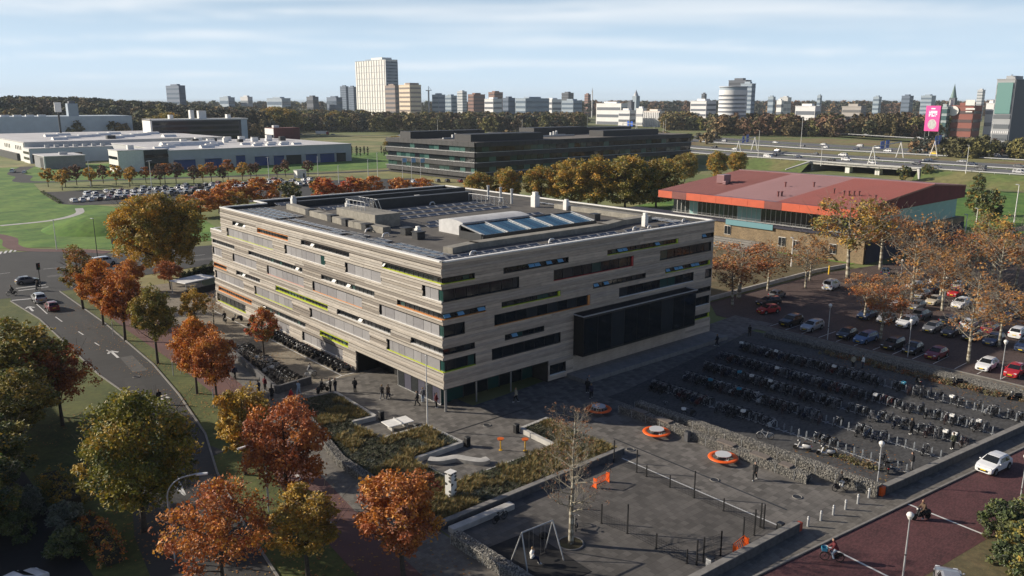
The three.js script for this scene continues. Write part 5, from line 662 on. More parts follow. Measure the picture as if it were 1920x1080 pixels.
  // bicycles standing in the walled bed left of the school
  for (let i = 0; i < 34; i++) { const row = i % 2, z = -38.6 + Math.floor(i / 2) * 1.1 + (rr() - 0.5) * 0.5, q = rr(), kind = q < 0.5 ? 'black' : q < 0.75 ? 'grey' : q < 0.88 ? 'silver' : 'white_crate'; if (Math.abs(z + 33) < 0.9 && row) continue; bike(kind, -8.4 + row * 1.5 - (z + 38) * 0.06 + (rr() - 0.5) * 0.3, z, 0.4 + row * 2.4 + (rr() - 0.5) * 0.6, { black: 'black', grey: 'dark grey', silver: 'silver', white_crate: 'white crated black' }[kind] + ' bicycle among those inside the dark low wall', { black: 'black', grey: 'dark grey', silver: 'silver', white_crate: 'white crated' }[kind] + ' bicycles inside the dark wall', (rr() - 0.5) * 0.25); }
  for (const [x, z, k, ry, l] of [[-10.6, 22.4, 'black', 0.1, 'black bicycle leaning on the long white bench'], [-6.6, 27.2, 'grey', 0.9, 'dark bicycle lying by the pale tree and court fence'], [21.2, 27.4, 'silver', 2.2, 'silver bicycle lying loose beside the stone wall'], [20.2, 18.4, 'white_crate', 2.6, 'bicycle with white crate apart from the racks near the wall'], [19.6, 15.4, 'grey', 0.6, 'grey bicycle left between racks and stone wall']]) bike(k, x, z, ry, l, null, 0.12);
  // mopeds and scooters
  const mop = (label, mat) => { const t = thing('moped', label, 'moped'); part('body', [place(new THREE.SphereGeometry(0.26, 12, 8).scale(1.9, 1, 0.75), -0.42, 0.58, 0), RB(0.5, 0.1, 0.3, 0.04, 0.1, 0.3, 0), place(RB(0.1, 0.62, 0.4, 0.05, 0, 0, 0), 0.42, 0.36, 0, 0, 0, 0.32), RB(0.3, 0.08, 0.16, 0.03, 0.6, 0.5, 0)], mat, t); part('seat', [RB(0.7, 0.12, 0.28, 0.05, -0.42, 0.76, 0)], M.black, t); part('handlebar', [rod([0.5, 0.5, 0], [0.3, 1.05, 0], 0.03), rod([0.28, 1.04, -0.32], [0.28, 1.04, 0.32], 0.02), RB(0.16, 0.16, 0.24, 0.05, 0.32, 0.95, 0), rod([0.28, 1.05, 0.28], [0.24, 1.25, 0.34], 0.01), rod([0.28, 1.05, -0.28], [0.24, 1.25, -0.34], 0.01)], M.darkMetal, t); for (const x of [0.66, -0.62]) { const w = part('wheel', [new THREE.TorusGeometry(0.2, 0.07, 6, 16), place(new THREE.CylinderGeometry(0.14, 0.14, 0.08, 10), 0, 0, 0, 0, 1.571)], M.tyre, t); w.position.set(x, 0.27, 0); } part('headlight', [place(new THREE.SphereGeometry(0.08, 10, 6), 0.42, 1.0, 0)], M.white, t); part('tail_light', [B(0.05, 0.06, 0.16, -0.92, 0.64, 0)], std({ color: rgb(0.4, 0.01, 0.01), roughness: 0.3 }), t); scene.remove(t); counts.set('moped', 0); return t; };
  const mops = { black: mop('black moped', std({ color: rgb(0.014, 0.014, 0.016), roughness: 0.25 })), grey: mop('dark grey moped', std({ color: rgb(0.07, 0.07, 0.075), roughness: 0.3 })), red: mop('dark red moped', std({ color: rgb(0.16, 0.02, 0.02), roughness: 0.3 })), white: mop('white moped', std({ color: rgb(0.55, 0.55, 0.55), roughness: 0.3 })) };
  const moped = (k, x, z, ry, l, g) => { const c = copy(mops[k], [x, 0, z], ry, l, g); c.name = numbered('moped'); return c; };
  for (let i = 0; i < 25; i++) { const z = -20.6 - i * 0.92, q = rr(), k = q < 0.66 ? 'black' : q < 0.86 ? 'grey' : q < 0.94 ? 'red' : 'white'; if (i === 7) continue; moped(k, -1.15 + (rr() - 0.5) * 0.3, z, Math.PI - 0.35 + (rr() - 0.5) * 0.35, { black: 'black', grey: 'dark grey', red: 'dark red', white: 'white' }[k] + ' moped in the line along the school wall', k + ' mopeds in the line along the school wall'); }
  moped('black', -1.6, -54.2, 2.6, 'black moped alone at the far part of the forecourt'); moped('grey', -1.0, -49.6, 2.9, 'grey moped beside the red tree and school wall'); moped('black', 23.4, 39.2, 0.5, 'black and orange motor scooter under the small lamp'); moped('white', 21.6, 31.4, 1.9, 'white moped parked at the end of the first rack row'); moped('white', 22.2, 33.6, 2.1, 'second white moped beside the leaf strip'); moped('black', 53.8, 33.6, 2.4, 'black moped on the leaves by the wide stone wall'); moped('black', 53.6, 40.2, 2.4, 'dark moped on the leaves nearest the red road'); moped('black', 50.6, 30.4, 0.7, 'black moped left between the racks and the cars');
  { const m1 = moped('black', 16.5, 45.3, 2.5, 'black scooter ridden along the red road'); m1.rotation.y = 2.6; moped('black', -7, -15.4, 0.1, 'black moped whose rider waits by the planting bed'); }
  bike('black_crate', 16.3, 38.3, -0.5, 'black bicycle with front box ridden past the stone wall'); bike('blue_crate', 4.8, 43.6, 2.2, 'bicycle with a teal front crate ridden on the red road'); bike('black', -3.6, -54.4, 1.5, 'black bicycle ridden across the far forecourt'); bike('black', -25.7, -97.9, 2.9, 'black bicycle ridden over the junction'); bike('grey', -21.2, -99.1, 0.9, 'grey bicycle ridden over the crossing by the white car'); bike('silver', -5.5, -21.4, 0, 'silver bicycle ridden past the wall corner');
  { const lb = rng(44), cl = []; for (let i = 0; i < 60; i++) cl.push([22.9 + (lb() - 0.5) * 0.7, 0.12 + lb() * 0.2, lerp(32.8, 38.6, lb()), 0.3]); const t = thing('leaf_strip', 'low strip of rusty plants along the first rack row', 'plants'); part('foliage', leafGeo(cl, 24, 0.18, PAL.dull, lb), leafMat, t); const c2 = []; for (let i = 0; i < 190; i++) c2.push([53.6 + (lb() - 0.5) * 1.5, 0.1 + lb() * 0.25, lerp(16, 45, lb()), 0.36]); const t2 = thing('leaf_strip', 'long bed of rusty plants between racks and wide stone wall', 'plants'); part('foliage', leafGeo(c2, 22, 0.2, [...PAL.dull, PAL.rust[3]], lb), leafMat, t2); }
}
// ---------------------------------------------------------------- cars
const carGlass = new THREE.MeshPhysicalMaterial({ color: rgb(0.012, 0.014, 0.016), roughness: 0.08, ior: 1.5 });
const lampWhite = std({ color: rgb(0.7, 0.72, 0.74), roughness: 0.15 }), lampRed = std({ color: rgb(0.35, 0.01, 0.012), roughness: 0.2 }), hub = std({ color: rgb(0.3, 0.31, 0.32), roughness: 0.35, metalness: 0.6 });
function carShape(o) {                                               // stations front to back: x, top height, half width, cabin 0/1
  const ring = (s) => { const [x, top, w] = s, sh = Math.min(o.belt, top * 0.985), rw = s[3] ? w * 0.76 : w * 0.9; return [[w * 0.8, o.floor], [w * 0.97, o.floor + 0.08], [w, o.floor + 0.32], [w * 0.985, sh], [rw, s[3] ? top - 0.07 : top - 0.02], [rw * 0.8, top], [0, top + 0.012]].map(([z, y]) => [x, y, z]); };
  const R = o.st.map(ring), pos = [], push = (a, b, c) => pos.push(...a, ...b, ...c), m = (p) => [p[0], p[1], -p[2]];
  for (let i = 0; i < R.length - 1; i++) for (let j = 0; j < 6; j++) { const a = R[i][j], b = R[i][j + 1], c = R[i + 1][j], d = R[i + 1][j + 1]; push(a, b, d); push(a, d, c); push(m(a), m(d), m(b)); push(m(a), m(c), m(d)); }
  for (const [k, f] of [[0, 1], [R.length - 1, -1]]) for (let j = 0; j < 6; j++) { const a = R[k][j], b = R[k][j + 1], ma = m(a), mb = m(b); if (f > 0) { push(a, mb, b); push(a, ma, mb); } else { push(a, b, mb); push(a, mb, ma); } }
  const g = new THREE.BufferGeometry(); g.setAttribute('position', new THREE.Float32BufferAttribute(pos, 3)); g.computeVertexNormals(); boxUV(g);
  const gl = [], q = (a, b, c, d) => gl.push(...a, ...b, ...d, ...a, ...d, ...c), L = (a, b, t) => a.map((v, i) => v + (b[i] - a[i]) * t), off = 0.012;
  for (const [i0, i1] of o.side) { const lo0 = L(R[i0][3], R[i0][4], 0.08), lo1 = L(R[i1][3], R[i1][4], 0.08), hi0 = L(R[i0][3], R[i0][4], 0.9), hi1 = L(R[i1][3], R[i1][4], 0.9); for (const s of [1, -1]) { const f = (p) => [p[0], p[1] + 0.004, (p[2] + off) * s]; const A = f(L(lo0, lo1, 0.03)), Bq = f(L(hi0, hi1, 0.05)), Cq = f(L(lo0, lo1, 0.97)), D = f(L(hi0, hi1, 0.95)); s > 0 ? q(A, Bq, Cq, D) : q(Bq, A, D, Cq); } }
  for (const [i0, i1, dx] of o.screens) { const f = (p, s, k) => [p[0] + dx * 0.014, p[1] + 0.012, p[2] * s * k]; const a = L(R[i0][5], R[i1][5], 0.06), b = L(R[i0][5], R[i1][5], 0.94), k0 = i0 < i1 ? 1.12 : 1.05; const A = f(a, 1, k0), Bq = f(a, -1, k0), Cq = f(b, 1, 1.08), D = f(b, -1, 1.08); dx > 0 ? q(A, Bq, Cq, D) : q(Bq, A, D, Cq); }
  const w = new THREE.BufferGeometry(); w.setAttribute('position', new THREE.Float32BufferAttribute(gl, 3)); w.computeVertexNormals(); boxUV(w);
  return { body: g, windows: w, o };
}
const carKinds = {
  hatch: carShape({ floor: 0.2, belt: 0.93, len: 4.0, wb: [1.28, -1.22], w: 0.86, st: [[2.0, 0.5, 0.62], [1.96, 0.68, 0.76], [1.6, 0.84, 0.85], [1.0, 0.98, 0.87], [0.2, 1.44, 0.86, 1], [-0.5, 1.48, 0.86, 1], [-1.3, 1.43, 0.85, 1], [-1.82, 1.0, 0.83], [-1.97, 0.86, 0.8], [-2.0, 0.5, 0.72]], side: [[3, 4], [4, 5], [5, 6]], screens: [[3, 4, 1], [7, 6, -1]] }),
  estate: carShape({ floor: 0.2, belt: 0.95, len: 4.6, wb: [1.45, -1.35], w: 0.88, st: [[2.3, 0.5, 0.64], [2.26, 0.7, 0.78], [1.8, 0.86, 0.87], [1.1, 0.99, 0.89], [0.35, 1.44, 0.87, 1], [-0.7, 1.49, 0.87, 1], [-1.9, 1.44, 0.86, 1], [-2.22, 1.0, 0.84], [-2.28, 0.84, 0.82], [-2.3, 0.5, 0.74]], side: [[3, 4], [4, 5], [5, 6]], screens: [[3, 4, 1], [7, 6, -1]] }),
  suv: carShape({ floor: 0.26, belt: 1.05, len: 4.5, wb: [1.4, -1.35], w: 0.92, st: [[2.25, 0.6, 0.68], [2.2, 0.86, 0.82], [1.8, 1.0, 0.91], [1.0, 1.1, 0.93], [0.35, 1.6, 0.91, 1], [-0.6, 1.66, 0.91, 1], [-1.75, 1.6, 0.9, 1], [-2.14, 1.1, 0.88], [-2.22, 0.95, 0.86], [-2.25, 0.55, 0.78]], side: [[3, 4], [4, 5], [5, 6]], screens: [[3, 4, 1], [7, 6, -1]] }),
  van: carShape({ floor: 0.26, belt: 1.15, len: 4.9, wb: [1.55, -1.45], w: 0.95, st: [[2.45, 0.6, 0.72], [2.4, 0.95, 0.86], [1.9, 1.14, 0.94], [1.55, 1.22, 0.95], [0.8, 1.84, 0.94, 1], [-0.6, 1.92, 0.94, 1], [-2.2, 1.88, 0.93, 1], [-2.4, 1.2, 0.92], [-2.43, 1.0, 0.91], [-2.45, 0.5, 0.85]], side: [[3, 4], [4, 5], [5, 6]], screens: [[3, 4, 1], [7, 6, -1]] }),
};
const tyreG = boxUV(merge([place(new THREE.CylinderGeometry(0.32, 0.32, 0.22, 18), 0, 0, 0, 0, 1.571)])), hubG = boxUV(merge([place(new THREE.CylinderGeometry(0.2, 0.2, 0.235, 12), 0, 0, 0, 0, 1.571)])), archG = boxUV(merge([place(new THREE.CylinderGeometry(0.39, 0.39, 0.1, 18), 0, 0, 0, 0, 1.571)]));
const paints = {}; const CARCOL = { white: [0.72, 0.73, 0.74], silver: [0.38, 0.39, 0.41], grey: [0.13, 0.135, 0.145], black: [0.012, 0.012, 0.014], 'dark blue': [0.02, 0.035, 0.08], blue: [0.07, 0.14, 0.28], red: [0.42, 0.015, 0.018], 'dark red': [0.16, 0.012, 0.02], beige: [0.45, 0.4, 0.32], yellow: [0.75, 0.5, 0.03] };
for (const [k, c] of Object.entries(CARCOL)) paints[k] = new THREE.MeshPhysicalMaterial({ color: rgb(...c), roughness: 0.42, metalness: k === 'silver' ? 0.4 : 0, clearcoat: 1, clearcoatRoughness: 0.05 });
function car(kind, colour, x, z, ry, label, group, y = 0) {
  const k = carKinds[kind], o = k.o, t = thing('parked_car', label, 'car', [x, y, z], ry, group);
  part('body', k.body, paints[colour], t); part('window', k.windows, carGlass, t);
  for (const wx of o.wb) for (const s of [-1, 1]) { const a = part('wheel_arch', archG, M.black, t); a.position.set(wx, 0.36, s * (o.w - 0.035)); const w = part('wheel', tyreG, M.tyre, t); w.position.set(wx, 0.32, s * (o.w - 0.07)); const h = part('rim', hubG, hub, w); }
  const hx = o.len / 2, hy = o.belt * 0.74;
  for (const s of [-1, 1]) { part('headlight', [place(RB(0.22, 0.15, 0.34, 0.05), hx - 0.16, hy - 0.1, s * (o.w - 0.3))], lampWhite, t); part('tail_light', [RB(0.1, 0.22, 0.2, 0.03, -hx + 0.05, hy, s * (o.w - 0.17))], lampRed, t); part('mirror', [RB(0.12, 0.12, 0.16, 0.04, hx - 1.25, o.belt + 0.02, s * (o.w + 0.07))], paints[colour], t); }
  part('bumper', [RB(0.1, 0.24, o.w * 1.1, 0.04, hx - 0.04, 0.28, 0)], M.black, t); part('number_plate', [B(0.02, 0.11, 0.5, hx + 0.02, 0.42, 0), B(0.02, 0.11, 0.5, -hx - 0.012, 0.6, 0)], M.plate, t);
  return t;
}
{
  const W = Math.PI;
  [['suv', 'black', 5.1, 'black car nearest the school in the front row'], ['estate', 'silver', 8.7, 'silver estate car second in the front row'], ['hatch', 'black', 14.3, 'black hatchback with yellow plate right of the first lamp'], ['estate', 'blue', 17.2, 'blue grey estate car in the front row'], ['estate', 'black', 21.2, 'black car with roof bars left of the middle lamp'], ['hatch', 'black', 24, 'black hatchback behind the middle lamp'], ['hatch', 'dark red', 27.2, 'dark red hatchback in the front row'], ['hatch', 'white', 33.6, 'white hatchback in the front row near the pale bare tree'], ['hatch', 'red', 36.9, 'bright red car at the right end of the front row']].forEach(([k, c, z, l], i) => car(k, c, 63.7, z, W + (i % 3 - 1) * 0.04, l));
  [['estate', 'dark blue', 11, 'dark blue car at the left end of the middle row'], ['hatch', 'silver', 14.1, 'silver hatchback second in the middle row'], ['suv', 'white', 17.3, 'white off-road car in the middle row'], ['hatch', 'grey', 21.2, 'grey hatchback in the middle row'], ['estate', 'black', 24, 'black estate car in the middle row'], ['hatch', 'black', 26.9, 'black hatchback in the middle row left of the slanting trunk'], ['estate', 'dark blue', 29.8, 'blue grey car in the middle row beside the slanting trunk'], ['suv', 'dark blue', 34, 'dark blue car at the right end of the middle row']].forEach(([k, c, z, l]) => car(k, c, 76.9, z, W, l));
  [['suv', 'grey', 16.8, 'grey off-road car behind the white one in the third row'], ['estate', 'grey', 21, 'grey car half hidden by orange leaves in the third row'], ['hatch', 'white', 24, 'white car in the third row behind the black estate'], ['estate', 'dark red', 27.2, 'dark red car in the third row'], ['suv', 'white', 31, 'white car at the right of the third row'], ['hatch', 'dark blue', 34.4, 'dark blue car last in the third row']].forEach(([k, c, z, l]) => car(k, c, 83.6, z, 0, l));
  [['van', 'white', 92.4, -3.6, 0.15, 'white people carrier in front of the hall wall'], ['hatch', 'red', 67.6, -1.4, 2.9, 'red car under the rusty tree at the end of the school'], ['estate', 'black', 72.4, -4.4, 2.9, 'black car beside the red one under the rusty tree'], ['hatch', 'grey', 78.4, -6.4, 0.1, 'grey car by the low wall before the hall stairs'], ['hatch', 'white', 104.6, 6.4, W, 'white car far back behind the white trunks'], ['hatch', 'beige', 95, 14, W, 'beige car in the far row'], ['suv', 'white', 96, 18, W, 'white off-road car in the far row'], ['hatch', 'silver', 89.5, 10.4, W, 'silver car behind the orange branches in the far row'], ['estate', 'grey', 105, 24, W, 'grey green estate car at the right edge'], ['hatch', 'silver', 98.4, 10.4, W, 'small silver car left of the far white one'], ['estate', 'silver', 95.6, 22, W, 'silver estate car in the far row'], ['hatch', 'dark blue', 95.4, 26, W, 'dark blue car in the far row'], ['hatch', 'grey', 89, 13.6, W, 'grey hatchback beside the silver one in the far row'], ['suv', 'black', 104.4, 10, W, 'black off-road car beside the white one far back'], ['hatch', 'red', 104.2, 14, W, 'red car under the far branches'], ['estate', 'white', 111, 8, 0, 'white estate car before the lane at the back'], ['hatch', 'silver', 111, 12, 0, 'silver hatchback before the lane at the back'], ['hatch', 'black', 104.4, 29, W, 'black car behind the branches at the right edge'], ['estate', 'dark blue', 113, -3, 0.4, 'dark car beside the lane at the back of the car park']].forEach(([k, c, x, z, r, l]) => car(k, c, x, z, r, l));
  car('hatch', 'white', 31.6, 45.6, W - 0.12, 'white hatchback driving on the red brick road').name = 'car';
  car('hatch', 'grey', -21.4, -107.6, 0.05, 'dark grey hatchback turning on the junction').name = 'car_001';
  car('suv', 'silver', -22.9, -89.6, Math.PI / 2, 'silver car waiting first at the stop line').name = 'car_002';
  car('hatch', 'dark red', -22.5, -81.8, Math.PI / 2, 'red car waiting behind the silver one at the junction').name = 'car_003';
  car('van', 'white', -5, -117.6, 0.2, 'white van behind the orange trees at the junction').name = 'van';
  car('hatch', 'white', -43.3, 7.6, 0.4, 'white car cut off by the lower left corner').name = 'car_004';
  car('estate', 'silver', 7.4, 51.2, 0.5, 'silver car cut off by the bottom edge beside the bushes').name = 'car_005';
  // the far parking lot
  const rr = rng(321), kinds = ['hatch', 'estate', 'suv', 'hatch', 'estate', 'van'], cols = ['white', 'silver', 'grey', 'black', 'dark blue', 'white', 'black', 'grey', 'silver', 'dark red'];
  const protos = {};
  for (const [z, x0, x1, dir] of [[-246, 18.4, 112, 1], [-251.8, 24, 116, -1], [-263.5, 27, 118, 1], [-269.5, 30, 112, -1]]) for (let x = x0; x < x1; x += 2.75) {
    if (rr() < 0.13) continue; if (z === -269.5 && rr() < 0.3) continue;
    const c = cols[Math.floor(rr() * cols.length)], k = kinds[Math.floor(rr() * kinds.length)], key = k + c, lab = c + ' ' + { hatch: 'hatchback', estate: 'estate car', suv: 'off-road car', van: 'van' }[k] + ' among the rows of the far parking lot', grp = c + ' ' + k + 's in the far parking lot', ry = dir * Math.PI / 2 + (rr() - 0.5) * 0.06;
    if (!protos[key]) protos[key] = car(k, c, x, z, ry, lab, grp); else copy(protos[key], [x, 0, z], ry, lab, grp);
  }
  for (const [x, z, c, k, ry, l] of [[76.5, -234, 'white', 'estate', 0.3, 'white car alone before the far parking lot'], [30, -392, 'white', 'hatch', 1.2, 'white car on the access road left of the warehouse'], [26.5, -401, 'white', 'van', 1.2, 'white van behind the white car on the access road'], [112, -201, 'white', 'van', 0.5, 'white van under the orange tree beside the flags'], [148, -226, 'white', 'estate', 1.2, 'white car parked before the black office'], [158, -222, 'grey', 'hatch', 1.2, 'grey car parked before the black office'], [161, -219, 'black', 'hatch', 1.2, 'black car parked before the black office'], [165, -215, 'red', 'hatch', 1.2, 'red car parked before the black office']]) car(k, c, x, z, ry, l);
}
// ---------------------------------------------------------------- people: one continuous body from joints, clothes over it
const cap = (p, a, b, ra, rb) => { const bx = b[0] - a[0], by = b[1] - a[1], bz = b[2] - a[2], px = p[0] - a[0], py = p[1] - a[1], pz = p[2] - a[2], t = clamp((px * bx + py * by + pz * bz) / (bx * bx + by * by + bz * bz + 1e-9)); return Math.hypot(px - bx * t, py - by * t, pz - bz * t) - (ra + (rb - ra) * t); };
function fieldMesh(caps, centre, half, size, k, grow = 0) {
  const mc = new MarchingCubes(size, new THREE.MeshStandardMaterial(), false, false, 60000), p = [0, 0, 0];
  for (let z = 0; z < size; z++) for (let y = 0; y < size; y++) for (let x = 0; x < size; x++) {
    p[0] = centre[0] + (x / size * 2 - 1) * half; p[1] = centre[1] + (y / size * 2 - 1) * half; p[2] = centre[2] + (z / size * 2 - 1) * half;
    let s = 0; for (const c of caps) { const d = cap(p, c[0], c[1], c[2] + grow, c[3] + grow); if (d < 0.3) s += Math.exp(-d / k); } mc.field[x + y * size + z * size * size] = s > 0 ? k * Math.log(s) : -0.5;
  }
  mc.isolation = 0; mc.update();
  const n = mc.count, g = new THREE.BufferGeometry(), a = new Float32Array(n * 3), b = new Float32Array(n * 3);
  for (let i = 0; i < n * 3; i += 3) for (let j = 0; j < 3; j++) { a[i + j] = mc.positionArray[i + j] * half + centre[j]; b[i + j] = mc.normalArray[i + j]; }
  g.setAttribute('position', new THREE.BufferAttribute(a, 3)); g.setAttribute('normal', new THREE.BufferAttribute(b, 3)); return boxUV(g);
}
function figure(o) {                                                 // joints of a pose facing +x; builds shared shapes
  const H = { neck: o.neck, head: [o.neck[0] + 0.03 + (o.nod || 0), o.neck[1] + 0.16, 0] }, arms = [], legs = [], skin = [], hd = H.head;
  const torso = [[o.hip, o.chest, 0.135, 0.15], [[o.hip[0], o.hip[1], 0.07], [o.hip[0], o.hip[1], -0.07], 0.12, 0.12], [[o.chest[0], o.chest[1] + 0.08, 0.14], [o.chest[0], o.chest[1] + 0.08, -0.14], 0.085, 0.085], [o.chest, o.neck, 0.1, 0.06]];
  for (const s of [1, -1]) { const A = s > 0 ? o.armL : o.armR, L = s > 0 ? o.legL : o.legR, sh = [o.chest[0], o.chest[1] + 0.1, s * 0.19]; arms.push([sh, A[0], 0.058, 0.047], [A[0], A[1], 0.045, 0.034]); legs.push([[o.hip[0], o.hip[1] - 0.02, s * 0.09], L[0], 0.092, 0.062], [L[0], L[1], 0.06, 0.042]); }
  const head = [[[hd[0], hd[1] + 0.04, 0], [hd[0] - 0.015, hd[1] - 0.005, 0], 0.088, 0.085], [[hd[0] + 0.05, hd[1] - 0.07, 0], [hd[0] + 0.03, hd[1] - 0.03, 0], 0.045, 0.06], [[hd[0] + 0.1, hd[1] - 0.012, 0], [hd[0] + 0.085, hd[1] + 0.02, 0], 0.014, 0.01], [[hd[0], hd[1] - 0.01, 0.09], [hd[0], hd[1] + 0.02, 0.09], 0.015, 0.018], [[hd[0], hd[1] - 0.01, -0.09], [hd[0], hd[1] + 0.02, -0.09], 0.015, 0.018], [o.neck, [hd[0] - 0.01, hd[1] - 0.06, 0], 0.055, 0.052]];
  const hands = []; for (const s of [1, -1]) { const A = s > 0 ? o.armL : o.armR, d = new THREE.Vector3(...A[1]).sub(new THREE.Vector3(...A[0])).normalize(), w = new THREE.Vector3(...A[1]), sd = new THREE.Vector3(1, 0, 0).addScaledVector(d, -d.x).normalize(), P = (u, v) => w.clone().addScaledVector(d, u).addScaledVector(sd, v).toArray(); const h = [[P(0, 0), P(0.05, 0), 0.032, 0.036]]; for (let i = 0; i < 4; i++) { const v = (i - 1.5) * 0.021, l = [0.055, 0.07, 0.066, 0.05][i]; h.push([P(0.06, v), P(0.075 + l * 0.5, v), 0.011, 0.0095], [P(0.075 + l * 0.5, v), P(0.07 + l, v * 0.9), 0.0095, 0.008]); } h.push([P(0.02, 0.03), P(0.06, 0.062), 0.013, 0.01]); hands.push(fieldMesh(h, P(0.07, 0), 0.11, 34, 0.004)); }
  const c = [o.hip[0] + 0.05, o.mid || 0.9, 0], half = 1.0;
  const body = merge([fieldMesh([...torso, ...arms, ...legs], c, half, 72, 0.02), fieldMesh(head, hd, 0.2, 40, 0.01), ...hands]);
  const jacket = fieldMesh([...torso, ...arms], c, half, 78, 0.02, 0.022), trousers = fieldMesh([...legs, [[o.hip[0], o.hip[1], 0.06], [o.hip[0], o.hip[1], -0.06], 0.125, 0.125]], c, half, 78, 0.02, 0.016);
  const hair = fieldMesh([[[hd[0] - 0.02, hd[1] + 0.055, 0], [hd[0] - 0.035, hd[1] + 0.01, 0], 0.094, 0.092]], hd, 0.2, 30, 0.008);
  const shoes = [o.legL, o.legR].map((L) => fieldMesh([[[L[1][0] - 0.03, L[1][1] - 0.035, L[1][2]], [L[1][0] + 0.15, L[1][1] - 0.045, L[1][2]], 0.05, 0.042]], [L[1][0] + 0.05, L[1][1] - 0.04, L[1][2]], 0.2, 24, 0.01));
  return { body, jacket, trousers, hair, shoes };
}
{
  const poses = {
    walk: figure({ hip: [0, 0.94, 0], chest: [0.03, 1.27, 0], neck: [0.04, 1.5, 0], armL: [[-0.12, 1.12, 0.22], [-0.08, 0.88, 0.23]], armR: [[0.14, 1.12, -0.22], [0.27, 0.92, -0.2]], legL: [[0.2, 0.52, 0.09], [0.26, 0.09, 0.08]], legR: [[-0.02, 0.5, -0.09], [-0.3, 0.13, -0.08]] }),
    stand: figure({ hip: [0, 0.95, 0], chest: [0, 1.28, 0], neck: [0.01, 1.51, 0], nod: 0.03, armL: [[0.0, 1.1, 0.25], [0.1, 0.87, 0.22]], armR: [[0.02, 1.1, -0.25], [0.2, 1.02, -0.12]], legL: [[0.03, 0.52, 0.1], [0, 0.09, 0.11]], legR: [[0.02, 0.52, -0.1], [0.02, 0.09, -0.1]] }),
    ride: figure({ hip: [-0.3, 1.06, 0], chest: [-0.12, 1.38, 0], neck: [-0.05, 1.61, 0], mid: 1.05, armL: [[0.02, 1.2, 0.27], [0.2, 1.06, 0.26]], armR: [[0.02, 1.2, -0.27], [0.2, 1.06, -0.26]], legL: [[0.12, 0.9, 0.12], [-0.02, 0.52, 0.13]], legR: [[0.02, 0.72, -0.12], [-0.12, 0.3, -0.13]] }),
    sit: figure({ hip: [0, 0.6, 0], chest: [-0.03, 0.93, 0], neck: [0, 1.16, 0], mid: 0.7, armL: [[0.02, 0.78, 0.26], [0.1, 0.98, 0.26]], armR: [[0.02, 0.78, -0.26], [0.1, 0.98, -0.26]], legL: [[0.42, 0.58, 0.1], [0.55, 0.2, 0.11]], legR: [[0.42, 0.56, -0.1], [0.48, 0.16, -0.1]] }),
  };
  const cloth = {}; const CL = { black: [0.012, 0.012, 0.014], navy: [0.02, 0.025, 0.05], grey: [0.16, 0.16, 0.165], red: [0.42, 0.02, 0.025], lightblue: [0.34, 0.42, 0.5], white: [0.66, 0.66, 0.64], beige: [0.34, 0.3, 0.22], brown: [0.10, 0.065, 0.04], olive: [0.08, 0.085, 0.05], maroon: [0.13, 0.02, 0.025] };
  for (const [k, c] of Object.entries(CL)) cloth[k] = std({ color: rgb(...c), roughness: 0.9 });
  const skins = [[0.42, 0.26, 0.19], [0.3, 0.17, 0.11], [0.5, 0.33, 0.25]].map((c) => std({ color: rgb(...c), roughness: 0.6 })), hairs = [[0.02, 0.014, 0.01], [0.06, 0.035, 0.02], [0.2, 0.13, 0.06]].map((c) => std({ color: rgb(...c), roughness: 0.7 }));
  let n = 0;
  const person = (pose, x, z, ry, top, legs, label, y = 0, s = 1) => { const f = poses[pose], t = thing('person', label, 'person', [x, y, z], ry); t.scale.setScalar(s * 1.02); part('body', f.body, skins[n % 3], t); part('jacket', f.jacket, cloth[top], t); part('trousers', f.trousers, cloth[legs], t); part('hair', f.hair, hairs[(n * 2) % 3], t); for (const sh of f.shoes) part('shoe', sh, n % 3 ? cloth.white : cloth.black, t); n++; return t; };
  person('stand', -4, -12.9, 1, 'black', 'black', 'person in black standing alone in front of the dark doorway'); person('walk', -2.8, -8.7, 0.6, 'black', 'grey', 'left of two people in dark clothes walking before the glass base'); person('walk', -2.2, -8.3, 0.6, 'brown', 'navy', 'right of two people in dark clothes walking before the glass base');
  person('walk', -0.8, -4.2, 2.6, 'black', 'black', 'person in black walking left beside the flagpole top'); person('stand', 0.3, -4.7, 1, 'grey', 'lightblue', 'person in grey standing behind the flagpole'); person('stand', 0.5, -2.3, -1, 'maroon', 'black', 'person in dark red at the corner of the school');
  person('walk', -11.5, -14.6, 5.6, 'red', 'black', 'person in a red coat walking by the planting bed'); person('walk', -9.6, -16.4, 3.6, 'lightblue', 'lightblue', 'person in light blue walking left of the school square'); person('stand', -12, -20.6, 0.5, 'maroon', 'black', 'person in dark maroon standing at the wall corner'); person('stand', -12.8, -16.9, 0.9, 'black', 'black', 'person in black near the golden tree'); person('stand', -13.2, -19.6, 2, 'navy', 'black', 'person in navy half hidden by the golden tree');
  person('walk', -13.7, -27.7, 5, 'black', 'black', 'left of two people in black walking on the cycle path'); person('walk', -13.1, -27.1, 5, 'navy', 'black', 'right of two people in black walking on the cycle path'); person('stand', -23.3, -24.2, 4.4, 'black', 'black', 'person in black with a hat standing on the side road'); person('walk', 12.3, 32, 3.4, 'black', 'black', 'man in a black hooded coat walking past the last ring table');
  person('stand', 25.5, 40.6, 2, 'black', 'grey', 'person in dark clothes standing in the bicycle park corner'); person('sit', -12.9, 29.0, 5.5, 'white', 'navy', 'person in a pale top and jeans on the swing'); person('stand', -6.3, -14.7, 3, 'black', 'black', 'first of two people in black beside the waiting moped'); person('stand', -5.8, -14.4, 3.3, 'black', 'navy', 'second of two people in black beside the waiting moped');
